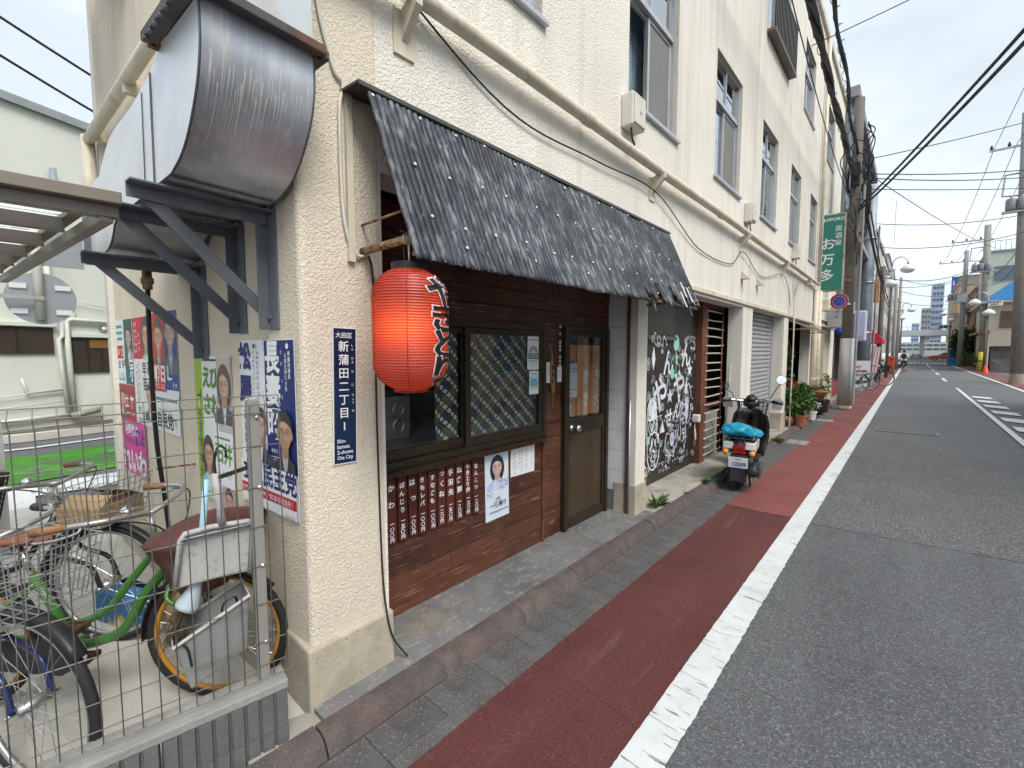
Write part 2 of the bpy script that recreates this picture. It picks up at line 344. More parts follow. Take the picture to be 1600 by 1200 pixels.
m = MB(); m.prism([(-11.75, -6), (-11.55, -6), (-11.65, .2), (-12.7, 4), (-12.9, 4), (-11.85, .2)], (0, 0, 0), (1, 0, 0), (0, 1, 0), (0, 0, 1), .13); struct(m.build('kerb', CONC))
qd('verge', [(-14.5, -6), (-11.75, -6), (-11.85, .2), (-12.9, 4), (-15.5, 4)], .10, surf('mossy_verge', (.12, .10, .07), .95, var=.4, vs=3, spot=[((.05, .08, .02), 2, .5, .6, .8)]))
# iron grates in the road
GRATE = surf('worn_cast_iron', (.20, .20, .20), .6, metal=.5, var=.2, vs=10)
g = thing('drain_grate', 'pale rectangular drain cover set in the asphalt beside the white line', 'drain cover', (0, 12, 0))
MB().box(-.48, .47, 11.62, 11.66, -.01, .006).box(-.48, .47, 12.10, 12.14, -.01, .006).box(-.48, -.44, 11.665, 12.095, -.01, .006).box(.43, .47, 11.665, 12.095, -.01, .006).build('frame', GRATE, g)
for j in range(10): MB().box(-.435, .425, 11.675 + j * .042, 11.70 + j * .042, -.01, .004).build('bar', GRATE, g)
for y, x1, lab in ((9.1, -1.27, 'small patched concrete drain cover behind the scooter'), (12.4, -1.30, 'small concrete drain cover beside the flower pots')):
    g = thing('gutter_cover', lab, 'drain cover', (-1.42, y, 0))
    for k in range(2): MB().box(-1.57 + k * .16, -1.425 + k * .16, y - .2, y + .2, .005, .022).build('slab', surf('cover_concrete_%d' % int(y * 10 + k), (.26, .24, .22), .9, var=.2, vs=8), g, bevel=.006)

# tar seams and hairline cracks in the road and the line
TAR = surf('dark_crack', (.03, .03, .032), .9)
def crack(pts, w, z, rnd=.02, n=10, seed=0):
    rg = random.Random(seed); P = []
    for a, b in zip(pts, pts[1:]):
        for k in range(n): t = k / n; P.append((a[0] + (b[0] - a[0]) * t + rg.uniform(-rnd, rnd), a[1] + (b[1] - a[1]) * t + rg.uniform(-rnd, rnd)))
    P.append(pts[-1]); vs = []
    for i, p in enumerate(P):
        q0, q1 = P[max(0, i - 1)], P[min(len(P) - 1, i + 1)]; d = V((q1[0] - q0[0], q1[1] - q0[1])).normalized(); ww = w * rg.uniform(.4, 1.2) / 2
        vs += [(p[0] - d.y * ww, p[1] + d.x * ww, z), (p[0] + d.y * ww, p[1] - d.x * ww, z)]
    return struct(MB().add(vs, [(2 * i, 2 * i + 1, 2 * i + 3, 2 * i + 2) for i in range(len(P) - 1)]).build('road_crack', TAR))
crack([(-.62, 4.88), (.71, 5.03), (6, 5.55)], .006, .003, .012, 24, 1)
crack([(-.6, 10.7), (-.13, 10.42), (1.22, 9.12), (3.2, 7.9)], .007, .003, .02, 14, 2)
crack([(-1.37, 4.9), (-.78, 4.905)], .012, .0085, .006, 10, 3)
crack([(-.6, 7.4), (.4, 7.1), (1.6, 7.5)], .007, .003, .03, 12, 4)
crack([(-1.36, 1.7), (-1.1, 1.75), (-.8, 1.68)], .004, .0075, .012, 10, 5)
crack([(-1.36, 6.5), (-1.0, 6.6), (-.8, 6.45)], .005, .0085, .015, 10, 6); crack([(-1.36, 8.2), (-1.0, 8.15), (-.8, 8.3)], .005, .0085, .015, 10, 7)
rk_ = random.Random(9)
for k in range(40):
    y = 1.05 + k * .085 + rk_.uniform(-.03, .03) + (k / 46) ** 2 * 2.5; x0 = rk_.choice((-.783, -.783, -.73, -.70)); x1 = x0 + rk_.uniform(.04, .14)
    crack([(x0, y), (min(x1, -.635), y + rk_.uniform(-.012, .012))], .0021, .0125, .004, 6, 30 + k)

# ================================================================ MAIN BUILDING
XF = -1.86
bld = thing('stucco_building', 'long cream stucco corner building with shop fronts below and sash windows above', 'building', (-3.5, .8, 0))
def wall_grid(m, xf, xb, y0, y1, z0, z1, holes):
    ys = sorted({y0, y1, *[h[0] for h in holes], *[h[1] for h in holes]}); zs = sorted({z0, z1, *[h[2] for h in holes], *[h[3] for h in holes]})
    solid = lambda y, z: y0 < y < y1 and z0 < z < z1 and not any(h[0] < y < h[1] and h[2] < z < h[3] for h in holes)
    for i in range(len(ys) - 1):
        for j in range(len(zs) - 1):
            a, b, c, d = ys[i], ys[i + 1], zs[j], zs[j + 1]; cy, cz = (a + b) / 2, (c + d) / 2
            if not solid(cy, cz): continue
            m.add([(xf, a, c), (xf, b, c), (xf, b, d), (xf, a, d)], [(0, 1, 2, 3)])
            m.add([(xb, a, c), (xb, b, c), (xb, b, d), (xb, a, d)], [(3, 2, 1, 0)])
            for yy, zz, q in ((a - .01, cz, [(xf, a, c), (xf, a, d), (xb, a, d), (xb, a, c)]), (b + .01, cz, [(xf, b, d), (xf, b, c), (xb, b, c), (xb, b, d)]),
                              (cy, c - .01, [(xf, b, c), (xf, a, c), (xb, a, c), (xb, b, c)]), (cy, d + .01, [(xf, a, d), (xf, b, d), (xb, b, d), (xb, a, d)])):
                if not solid(yy, zz): m.add(q, [(0, 1, 2, 3)])
W2 = [(1.35, 2.38), (3.54, 4.56), (5.70, 6.74), (7.86, 8.9), (10.02, 11.0), (12.15, 13.1)]
holes = [(1.18, 3.80, -1, 2.42), (4.0, 7.14, -1, 2.24), (7.67, 9.95, -1, 2.27), (10.36, 12.9, -1, 2.25), (14.1, 16.4, -1, 2.45)]
holes += [(a, b, 3.70, 5.14) for a, b in W2]
W3 = [(7.9, 9.4, 6.45, 8.0), (10.9, 12.1, 6.5, 7.85), (13.9, 15.3, 6.5, 7.85)]
holes += W3
m = MB(); wall_grid(m, XF, -2.06, .83, 17.3, .05, 9.0, holes); m.build('wall', STUCCO_FAR, bld)
OC = V((-1.86, .80, 0)); SD = V((-math.sin(R(94)), math.cos(R(94)), 0)); SN = V((math.sin(R(4)), -math.cos(R(4)), 0)); UP = V((0, 0, 1))
def SP(s, z, d=0): return OC + SD * s + SN * d + UP * z
m = MB(); m.obox(SP(1.5, 4.5, -.12), SD, UP, SN, 1.48, 4.5, .12); m.build('side_wall', STUCCO, bld)
MB().box(-2.06, -1.856, .797, 1.18, .05, 9.0).build('corner_pilaster', STUCCO, bld, bevel=.03, seg=4)
MB().box(-2.15, -1.838, .775, 1.195, .02, .335).build('plinth', PLINTH, bld, bevel=.012)
m = MB(); m.obox(SP(1.63, .17, .018), SD, UP, SN, 1.35, .16, .02); m.build('plinth', PLINTH, bld, bevel=.01)
for a, b, h in ((3.79, 4.015, .36), (7.13, 7.68, .36), (9.94, 10.37, .40), (16.39, 17.31, .4)): MB().box(-2.08, -1.845, a, b, .05, h).build('plinth', PLINTH, bld, bevel=.01)
MB().box(-1.885, -1.832, 4.0, 17.3, 2.275, 2.33).build('ledge', CREAMTRIM, bld, bevel=.006)
MB().box(-4.85, -1.80, .70, 17.4, 9.0, 9.16).build('roof', CREAMTRIM, bld, bevel=.02)
MB().box(-5.0, -4.83, .56, 17.3, .05, 9.0).box(-4.83, -2.06, 17.1, 17.3, .05, 9.0).build('rear_wall', STUCCO_FAR, bld)
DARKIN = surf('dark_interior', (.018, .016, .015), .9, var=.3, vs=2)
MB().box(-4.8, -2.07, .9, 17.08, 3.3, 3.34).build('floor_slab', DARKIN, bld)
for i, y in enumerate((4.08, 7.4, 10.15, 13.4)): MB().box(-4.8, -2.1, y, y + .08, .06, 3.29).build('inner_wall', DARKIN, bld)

PANE = glass('window_pane', (.62, .68, .72), .015, a=.45)
FROST = surf('grey_insect_screen', (.20, .20, .19), .7, var=.05)
CURT = [surf('pale_blue_curtain', (.25, .33, .38), .8, var=.15, vs=6), surf('grey_curtain', (.28, .28, .28), .8, var=.15, vs=6), surf('bamboo_blind', (.34, .22, .08), .8, var=.3, vs=12), surf('white_curtain', (.5, .52, .54), .8, var=.1, vs=6)]
def sash_window(y0, y1, z0, z1, kind=0, tr=.48):
    x = -1.93; w = MB()
    w.box(x - .05, x + .03, y0, y0 + .03, z0, z1).box(x - .05, x + .03, y1 - .03, y1, z0, z1).box(x - .05, x + .03, y0 + .03, y1 - .03, z0, z0 + .03).box(x - .05, x + .03, y0 + .03, y1 - .03, z1 - .03, z1)
    zt = z1 - tr; ym = (y0 + y1) / 2
    w.box(x - .045, x + .025, y0 + .03, y1 - .03, zt - .025, zt + .025)
    o = w.build('window', ALU, bld)
    MB().box(-1.96, -1.825, y0 - .03, y1 + .03, z0 - .035, z0 - .003).build('sill', ALU, o, bevel=.004)
    for k, (a, b) in enumerate(((y0 + .03, ym + .02), (ym - .02, y1 - .03))):
        xs = x - .012 - .02 * (1 - k); f = MB(); zb = z0 + .03; zz = zt - .025
        f.box(xs - .012, xs + .012, a, a + .035, zb, zz).box(xs - .012, xs + .012, b - .035, b, zb, zz).box(xs - .012, xs + .012, a + .035, b - .035, zb, zb + .04).box(xs - .012, xs + .012, a + .035, b - .035, zz - .035, zz)
        f.build('sash', ALU, o)
        if kind == 1 and k == 0: continue
        MB().box(xs - .003, xs + .003, a + .035, b - .035, zb + .04, zz - .035).build('screen' if kind in (0, 1) and k == 1 else 'pane', FROST if kind in (0, 1) and k == 1 else PANE, o)
    for a, b in ((y0 + .03, ym - .012), (ym + .012, y1 - .03)): MB().box(x - .003, x + .003, a, b, zt + .025, z1 - .03).build('pane', PANE, o)
    MB().box(x - .04, x + .02, ym - .012, ym + .012, zt + .025, z1 - .03).build('mullion', ALU, o)
    m = MB(); n = 24; ys = [y0 + .04 + (y1 - y0 - .08) * (.22 if kind == 1 else 0) + (y1 - y0 - .08) * (.78 if kind == 1 else .9) * i / n for i in range(n + 1)]
    for i in range(n):
        xa, xb = -2.10 + .02 * math.sin(i * 1.9), -2.10 + .02 * math.sin((i + 1) * 1.9); m.add([(xa, ys[i], z0), (xb, ys[i + 1], z0), (xb, ys[i + 1], z1), (xa, ys[i], z1)], [(0, 1, 2, 3)])
    m.build('curtain', CURT[{0: 3, 1: 0, 2: 1, 3: 3}[kind]], o)
    if kind == 1: MB().box(-2.13, -2.12, y0 + .02, y0 + .3, z0, z1).build('blind', CURT[2], o)
for i, (a, b) in enumerate(W2): sash_window(a, b, 3.70, 5.14, (2, 1, 0, 2, 3, 2)[i])
for a, b, c, d in W3: sash_window(a, b, c, d, 3)
ra = MB().box(-1.86, -1.74, 7.85, 9.45, 6.38, 6.43).build('window_rail', surf('brown_aluminium', (.16, .12, .10), .5, metal=.3), bld)
for k in range(17): MB().box(-1.765, -1.745, 7.86 + k * .097, 7.90 + k * .097, 6.43, 7.15).build('baluster', BRONZE, ra)
MB().box(-1.77, -1.74, 7.85, 9.45, 7.15, 7.19).build('handrail', BRONZE, ra)

# long drain pipe with brackets, boxes, hoods, down pipes
m = MB(); m.tube([(-1.775, .6 + i * .7, 3.225 + .006 * math.sin(i)) for i in range(19)], .041, 12); dp = m.build('drain_pipe', CREAMPIPE, bld, smooth=True)
for y in (2.75, 5.7, 8.4, 11.1): MB().cyl((-1.775, y, 3.225), (-1.775, y + .09, 3.225), .046, 12).build('pipe_socket', CREAMPIPE, dp, smooth=True, auto=40)
for y in (1.3, 4.0, 6.85, 9.5, 12.0):
    MB().prism([(0, 0), (.13, .13), (.13, .19), (0, .15)], (XF, y, 3.03), (1, 0, 0), (0, 0, 1), (0, 1, 0), .035).prism([(0, -.05), (.012, -.05), (.012, .15), (0, .15)], (XF, y - .04, 3.03), (1, 0, 0), (0, 0, 1), (0, 1, 0), .115).build('pipe_bracket', CREAMTRIM, dp)
for y in (3.42, 7.0, 10.35):
    o = MB().box(XF, -1.755, y, y + .22, 3.42, 3.68).build('junction_box', WHITEPL, bld, bevel=.012)
    MB().box(-1.755, -1.742, y + .015, y + .205, 3.435, 3.665).build('box_lid', WHITEPL, o, bevel=.006)
    MB().box(-1.742, -1.732, y + .10, y + .12, 3.53, 3.57).build('latch', WHITEPL, o)
    MB().tube(bez([(-1.80, y + .06, 3.43), (-1.79, y + .07, 3.33), (-1.80, y + .12, 3.30), (-1.85, y + .13, 3.25)]), .008, 6).build('cable', CABLE, o)
for y in (6.95, 7.78): MB().prism([(0, 0), (.10, 0), (.10, .02), (0, .12)], (XF, y, 2.62), (1, 0, 0), (0, 0, 1), (0, 1, 0), .10).build('vent_hood', CREAMTRIM, bld)
MB().box(XF, -1.62, 13.9, 14.15, 2.62, 2.95).build('vent_hood', CREAMPIPE, bld, bevel=.03)
for y, x in ((13.15, -1.80), (13.55, -1.78)):
    o = MB().tube([(x, y, .1), (x, y, 3.1)], .055, 12).build('down_pipe', CREAMPIPE, bld, smooth=True)
    for z in (.9, 2.2): MB().cyl((x, y, z), (x, y, z + .05), .066, 12).build('pipe_clip', CREAMPIPE, o)
o = MB().tube([(-1.79, 13.3, 3.25), (-1.79, 13.3, 8.95)], .04, 8).build('down_pipe', CREAMPIPE, bld, smooth=True)
o = MB().tube([SP(.4, 3.36, .08), SP(3.05, 3.24, .08)], .037, 12).build('side_drain_pipe', CREAMPIPE, bld, smooth=True)
MB().tube([SP(3.05, 3.28, .08), SP(3.06, 2.5, .08)], .043, 12).build('pipe_elbow', CREAMPIPE, o, smooth=True)
for s in (1.9, 2.9): MB().obox(SP(s, 3.26, .05), SD, UP, SN, .02, .05, .05).build('pipe_bracket', CREAMTRIM, o)
MB().box(-1.93, -1.90, 14.1, 16.4, .08, 2.44).build('blank_panel', surf('beige_panel', (.50, .43, .32), .7, var=.06), bld)
# thin cables fixed along the corner
m = MB()
m.tube(bez([(-1.85, .86, 4.5), (-1.845, .88, 3.2), (-1.845, .95, 2.80), (-1.845, 1.00, 2.72), (-1.842, .98, 2.6), (-1.84, .985, 2.2), (-1.84, 1.03, 2.03), (-1.84, 1.09, 2.03), (-1.80, 1.10, 2.05)]), .008, 6); m.build('white_cable', WHITEPL, bld)
m = MB(); m.tube(bez([(-1.85, 1.10, 2.05), (-1.85, 1.125, 1.9), (-1.85, 1.13, 1.2), (-1.85, 1.14, .6), (-1.835, 1.15, .35), (-1.825, 1.18, .2), (-1.80, 1.24, .09)]), .0045, 6); m.build('black_cable', CABLE, bld)
m = MB(); m.tube(bez([(-1.84, .95, 3.42), (-1.84, 2.0, 3.02), (-1.83, 3.0, 3.02), (-1.82, 4.05, 3.05), (-1.84, 5.2, 2.75), (-1.84, 6.4, 2.75), (-1.82, 6.9, 2.98), (-1.84, 8.0, 2.78), (-1.82, 9.55, 2.98), (-1.83, 10.3, 2.5)]), .0055, 6); m.build('black_cable', CABLE, bld)
for dx in (0, .05, .09): MB().tube(bez([(-1.81 + dx, 10.25 + dx, 3.05 - dx), (-1.79, 10.32 + dx, 2.6), (-1.77, 10.35 + dx * .5, 2.2), (-1.77, 10.40, 1.5), (-1.78, 10.42, .1)]), .012, 6).build('white_cable', WHITEPL, bld)

# ---------------------------------------------------------------- yakitori shop front
XW = -2.15
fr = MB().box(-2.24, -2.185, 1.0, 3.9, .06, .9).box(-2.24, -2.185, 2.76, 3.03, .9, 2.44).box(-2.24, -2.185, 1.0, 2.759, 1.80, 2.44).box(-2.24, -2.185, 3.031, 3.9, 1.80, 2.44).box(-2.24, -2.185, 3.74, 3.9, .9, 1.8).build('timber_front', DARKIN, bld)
def planks(y0, y1, z0, z1, h=.118, cut=None):
    z = z0
    while z < z1 - .02:
        hh = min(h, z1 - z); segs = [(y0, y1)]
        if y1 - y0 > 1.2:
            c = random.uniform(y0 + .5, y1 - .4); segs = [(y0, c - .001), (c + .001, y1)]
        for a, b in segs:
            dx = random.uniform(-.0025, .0025)
            o = MB().box(-2.184, XW + dx, a, b, z + .0018, z + hh - .0018).build('plank', WOOD, fr, bevel=.002, seg=1)
        z += hh
planks(1.1, 2.765, .077, .895); planks(2.79, 3.025, .077, 1.80); planks(1.1, 3.79, 1.80, 2.42); planks(3.745, 3.79, .077, 1.80)
MB().box(-2.184, -2.135, 2.766, 2.789, .077, .895).build('batten', WOODLT, fr, bevel=.002)
MB().box(-2.184, -2.105, 1.1, 2.79, .895, .945).build('sill_rail', WOODLT, fr, bevel=.006)
# sliding window
win = MB().box(-2.20, -2.10, 1.1, 2.76, .945, .985).box(-2.20, -2.10, 1.1, 2.76, 1.755, 1.80).box(-2.20, -2.10, 2.722, 2.76, .985, 1.755).box(-2.20, -2.10, 1.1, 1.14, .985, 1.755).build('sliding_window', BRONZE, bld, bevel=.003)
MB().box(-2.13, -2.06, 1.1, 2.76, .930, .944).build('window_sill', BRONZE, win)
SHOPGL = glass('shop_pane', (.95, .96, .96), .01, a=.0, k_=.4)
for k, (a, b, x) in enumerate(((1.14, 1.965, -2.15), (1.925, 2.72, -2.118))):
    s_ = MB().box(x - .012, x + .012, a, a + .045, .988, 1.752).box(x - .012, x + .012, b - .045, b, .988, 1.752).box(x - .012, x + .012, a + .045, b - .045, .988, 1.045).box(x - .012, x + .012, a + .045, b - .045, 1.712, 1.752).build('sash', BRONZE, win, bevel=.002)
    MB().box(x - .002, x + .002, a + .045, b - .045, 1.045, 1.712).build('pane', SHOPGL, win)
def diamond_mat():
    m = bpy.data.materials.new('diamond_print_fabric'); m.use_nodes = True; N, L = m.node_tree.nodes, m.node_tree.links; b = N['Principled BSDF']; b.inputs['Roughness'].default_value = .85
    t = N.new('ShaderNodeTexCoord'); sp = N.new('ShaderNodeSeparateXYZ'); L.new(t.outputs['Object'], sp.inputs[0])
    def M2(op, a, c=None):
        n = N.new('ShaderNodeMath'); n.operation = op
        for i, q in enumerate((a, c)):
            if q is None: continue
            if isinstance(q, (int, float)): n.inputs[i].default_value = q
            else: L.new(q, n.inputs[i])
        return n.outputs[0]
    y = M2('MULTIPLY', sp.outputs['Y'], 1 / .056); z = M2('MULTIPLY', sp.outputs['Z'], 1 / .050)
    A = M2('ADD', y, z); B = M2('SUBTRACT', y, z)
    fa = M2('ABSOLUTE', M2('SUBTRACT', M2('FRACT', A), .5)); fb = M2('ABSOLUTE', M2('SUBTRACT', M2('FRACT', B), .5)); mm = M2('MAXIMUM', fa, fb)
    ring = M2('MULTIPLY', M2('GREATER_THAN', mm, .13), M2('LESS_THAN', mm, .30))
    par = M2('MODULO', M2('ABSOLUTE', M2('FLOOR', A)), 2.0); ring = M2('MULTIPLY', ring, par)
    chk = M2('MODULO', M2('ABSOLUTE', M2('FLOOR', M2('MULTIPLY', B, .5))), 2.0); c3 = M2('GREATER_THAN', mm, .47)
    def mix(f, a, c):
        n = N.new('ShaderNodeMix'); n.data_type = 'RGBA'; L.new(f, n.inputs[0])
        for i, q in ((6, a), (7, c)):
            if isinstance(q, tuple): n.inputs[i].default_value = (*q, 1)
            else: L.new(q, n.inputs[i])
        return n.outputs[2]
    c = mix(chk, (.022, .034, .06), (.10, .115, .04)); c = mix(c3, c, (.02, .03, .05)); c = mix(ring, c, (.85, .86, .80)); L.new(c, b.inputs['Base Color']); return m
DIA = diamond_mat()
def drape(y0, y1, z0, z1, x, amp=.006, n=30):
    m = MB()
    for i in range(n):
        a, b = y0 + (y1 - y0) * i / n, y0 + (y1 - y0) * (i + 1) / n; xa, xb = x + amp * math.sin(a * 55), x + amp * math.sin(b * 55)
        m.add([(xa, a, z0), (xb, b, z0), (xb, b, z1), (xa, a, z1)], [(0, 1, 2, 3)])
    return m
drape(1.945, 2.74, 1.03, 1.74, -2.175).build('curtain', DIA, win, smooth=True)
drape(1.735, 1.93, 1.03, 1.74, -2.185).build('curtain', DIA, win, smooth=True)
drape(1.12, 1.735, 1.50, 1.74, -2.19).build('curtain', DIA, win, smooth=True)
# inside: counter, shelf and kitchen things seen through the left pane
INT = surf('steel_counter', (.3, .31, .32), .35, metal=.7)
MB().box(-2.75, -2.35, 1.05, 3.0, .98, 1.01).box(-2.75, -2.36, 1.05, 3.0, .08, .979).build('counter', INT, bld)
MB().box(-3.4, -2.8, .95, 3.9, 1.3, 1.33).build('shelf', INT, bld)
o = MB().box(-2.62, -2.56, 1.62, 1.82, 1.012, 1.30).build('fan_heater', surf('grey_case', (.25, .25, .24), .5), bld)
for z in (1.10, 1.21): MB().torus((-2.553, 1.72, z), (1, 0, 0), .04, .008, 16, 6).build('dial', ALU, o)
for k, y in enumerate((1.2, 1.28, 1.37, 1.5, 1.9, 2.1)): MB().lathe([(.028, 0), (.028, .14), (.012, .19), (.012, .23)], 10, Matrix.Translation((-3.1, y, 1.33))).build('bottle', surf('bottle_glass_%d' % k, (.05 + .05 * (k % 2), .03, .02), .15), bld, smooth=True)
# glazed door
door = MB().box(-2.20, -2.11, 3.03, 3.075, .077, 1.80).box(-2.20, -2.11, 3.70, 3.742, .077, 1.80).box(-2.20, -2.11, 3.075, 3.70, 1.765, 1.80).build('door', BRONZE, bld, bevel=.003)
MB().box(-2.165, -2.125, 3.078, 3.115, .085, 1.762).box(-2.165, -2.125, 3.66, 3.697, .085, 1.762).box(-2.165, -2.125, 3.115, 3.66, 1.725, 1.762).box(-2.165, -2.125, 3.115, 3.66, .90, 1.02).box(-2.165, -2.125, 3.115, 3.66, .085, .17).build('door_leaf', BRONZE, door, bevel=.002)
MB().box(-2.148, -2.142, 3.115, 3.66, 1.02, 1.725).build('pane', SHOPGL, door)
MB().box(-2.150, -2.140, 3.115, 3.66, .17, .90).build('lower_panel', surf('smoked_brown_panel', (.055, .038, .022), .25, var=.15, vs=2), door)
CHROME = surf('chrome', (.72, .72, .72), .15, metal=1, var=.05)
k = MB().lathe([(.032, 0), (.032, .006), (.014, .012), (.014, .04), (.028, .052), (.032, .066), (.028, .080), (.012, .086)], 18, Matrix.Translation((-2.125, 3.15, .955)) @ Matrix.Rotation(R(90), 4, 'Y')).build('door_knob', CHROME, door, smooth=True)
# white painted block pier beside the door
WBLK = surf('white_painted_block', (.74, .74, .74), .8, var=.1, vs=4, bump=.002, bs=70, rnd=.04)
GBLK = surf('dark_grey_painted_block', (.16, .17, .18), .8, var=.1, bump=.002, bs=70)
pier = MB().box(-2.30, -1.96, 3.815, 4.15, .06, 2.42).build('block_pier', WBLK, bld)
for i in range(12):
    z = .08 + i * .194
    MB().box(-2.25, -1.955, 3.797, 3.815, z, z + .190).build('block', GBLK if i == 0 else WBLK, pier, bevel=.003)
MB().box(-1.955, -1.93, 3.78, 3.80, .08, 2.42).build('conduit', surf('dark_conduit', (.08, .06, .05), .6), bld)
MB().cyl((-1.915, 3.785, .08), (-1.915, 3.785, 1.15), .010, 8).build('conduit', ALU, bld, smooth=True)

# ---------------------------------------------------------------- painted panel with chalk-pen drawings
PANEL = surf('black_brown_panel', (.035, .027, .023), .5, var=.2, vs=3)
pan = MB().box(-2.20, -2.165, 4.16, 6.16, .09, 2.26).build('drawing_panel', PANEL, bld)
MB().box(-2.165, -2.145, 4.62, 5.36, 1.78, 2.26).build('hatch_frame', BRONZE, pan, bevel=.004)
MB().box(-2.145, -2.125, 4.60, 5.38, 1.73, 1.775).build('hatch_sill', surf('grey_sill', (.09, .09, .09), .5), pan)
MB().box(-2.16, -2.14, 4.50, 4.53, .5, 1.9).build('red_batten', surf('red_paint_strip', (.35, .02, .02), .5), pan)
INKS = [surf('chalk_white', (.72, .74, .78), .8, var=.15, vs=15), surf('chalk_mint', (.30, .62, .48), .8, var=.15), surf('chalk_lilac', (.58, .54, .72), .8, var=.15), surf('chalk_yellow', (.7, .68, .25), .8, var=.15), surf('chalk_grey', (.35, .36, .38), .8, var=.2)]
dm = MB(); FY, FZ = V((0, 1, 0)), V((0, 0, 1)); dl = [0]
def do(p): dl[0] += 1; return V((-2.1640 + .00012 * dl[0], p[0], p[1]))
def stroke(pts, w=.012, closed=False):
    P = [V((a, b)) for a, b in pts]
    if closed: P = P + [P[0], P[1]]
    base = do((0, 0)); vs = []
    for i, p in enumerate(P):
        t = (P[min(i + 1, len(P) - 1)] - P[max(i - 1, 0)]); t = t.normalized() if t.length else V((1, 0)); n = V((-t.y, t.x)) * w / 2
        vs += [base + FY * (p + n).x + FZ * (p + n).y, base + FY * (p - n).x + FZ * (p - n).y]
    dm.add(vs, [(2 * i, 2 * i + 1, 2 * i + 3, 2 * i + 2) for i in range(len(P) - 1)])
def ring(c, a, b, w=.012, n=22): stroke([(c[0] + a * math.cos(2 * math.pi * i / n), c[1] + b * math.sin(2 * math.pi * i / n)) for i in range(n)], w, True)
def star(c, r, k=5): dm.poly([(r * (1 if i % 2 == 0 else .42) * math.sin(i * math.pi / k), r * (1 if i % 2 == 0 else .42) * math.cos(i * math.pi / k)) for i in range(2 * k)][::-1], do(c), FY, FZ)
def blob(c, a, b, n=14): dm.poly([(a * math.cos(2 * math.pi * i / n), b * math.sin(2 * math.pi * i / n)) for i in range(n)], do(c), FY, FZ)
rd = random.Random(5)
# big brush kana
for ch, y, z, s, c in (('や', 5.02, 1.10, .46, 0), ('ん', 5.24, 1.47, .34, 0), ('や', 5.58, 1.18, .42, 0), ('ん', 5.80, 1.56, .36, 0), ('せ', 5.28, .80, .26, 0), ('ん', 5.52, .86, .22, 0), ('ん', 5.62, .98, .2, 0)):
    dm.cur = c; dm.text(ch, do((y, z)), FY, FZ, s, bold=.022, sx=.9)
dm.cur = 0
star((5.30, 1.06), .10); star((5.93, 1.36), .10); star((4.98, .62), .05); star((5.05, 1.60), .04); star((5.5, 1.7), .04)
dm.poly([(-.05, 0), (0, -.14), (.05, 0), (0, .14)], do((4.82, 1.52)), FY, FZ)
dm.poly([(-.07, -.06), (.07, -.06), (0, .09)], do((5.10, .70)), FY, FZ)
dm.poly([(-.06, -.10), (.06, -.10), (0, .12)], do((5.82, 1.16)), FY, FZ)
dm.cur = 1; blob((5.46, 1.70), .09, .10); blob((5.36, 1.33), .06, .07); ring((5.52, 1.38), .06, .07); blob((5.05, .5), .05, .03)
dm.poly([(-.04, -.05), (.04, -.05), (.04, .05), (-.04, .05)], do((4.72, .60)), FY, FZ); dm.poly([(-.03, -.05), (.03, -.05), (.03, .05), (-.03, .05)], do((5.48, 1.50)), FY, FZ)
dm.cur = 4; stroke([(5.16, 1.30), (5.28, 1.31), (5.20, 1.20)], .02); stroke([(5.22, 1.34), (5.22, 1.14)], .02)
dm.cur = 3; star((5.66, 1.56), .06, 4); ring((4.62, .26), .06, .07, .02); ring((4.66, .18), .03, .05)
dm.cur = 2; ring((5.90, .92), .10, .26, .02); blob((5.86, .86), .06, .16); ring((5.36, .50), .18, .14, .01); blob((5.40, .52), .07, .09); dm.cur = 0
# round grinning face and hooded figure outlines, long tube figure
ring((4.86, .46), .16, .22, .018); 
for sx in (-.045, .045): blob((4.86 + sx, .55), .022, .045); ring((4.86 + sx * 1.6, .42), .035, .03, .008)
blob((4.86, .46), .03, .02); stroke([(4.78, .39), (4.83, .34), (4.90, .34), (4.95, .39)], .014)
stroke([(4.68, .66), (4.68, .95), (4.74, 1.05), (4.84, 1.06), (4.92, .98), (4.94, .66)], .018); dm.poly([(-.11, -.10), (.11, -.10), (.10, .10), (0, .17), (-.10, .10)], do((4.81, .92)), FY, FZ)
ring((4.81, .74), .085, .085, .014)
for sx in (-.03, .03): blob((4.81 + sx, .75), .018, .03)
stroke([(5.72, .30), (5.66, .50), (5.66, .84), (5.71, .92), (5.78, .92), (5.83, .84), (5.83, .44), (5.79, .30)], .014, True); [stroke([(5.70 + .1 * rd.random(), .42 + q * .05 + .05 * rd.random()) for _ in range(4)], .016) for q in range(8)]
ring((5.68, .84), .075, .12, .016); ring((5.68, .84), .03, .05, .01)
stroke([(5.30, .36), (5.42, .30), (5.50, .42), (5.58, .62), (5.60, .66)], .012); stroke([(5.16, .40), (5.22, .62), (5.34, .58)], .012)
for q, (y, z, n, w) in enumerate(((4.80, .27, 11, .05), (5.25, .68, 12, .045), (5.42, .25, 8, .05), (5.02, .19, 8, .04), (5.40, .74, 6, .05))):
    for i in range(n): stroke([(y + i * w + rd.uniform(-.012, .012), z + rd.uniform(-.03, .03)) for _ in range(4)], .009)
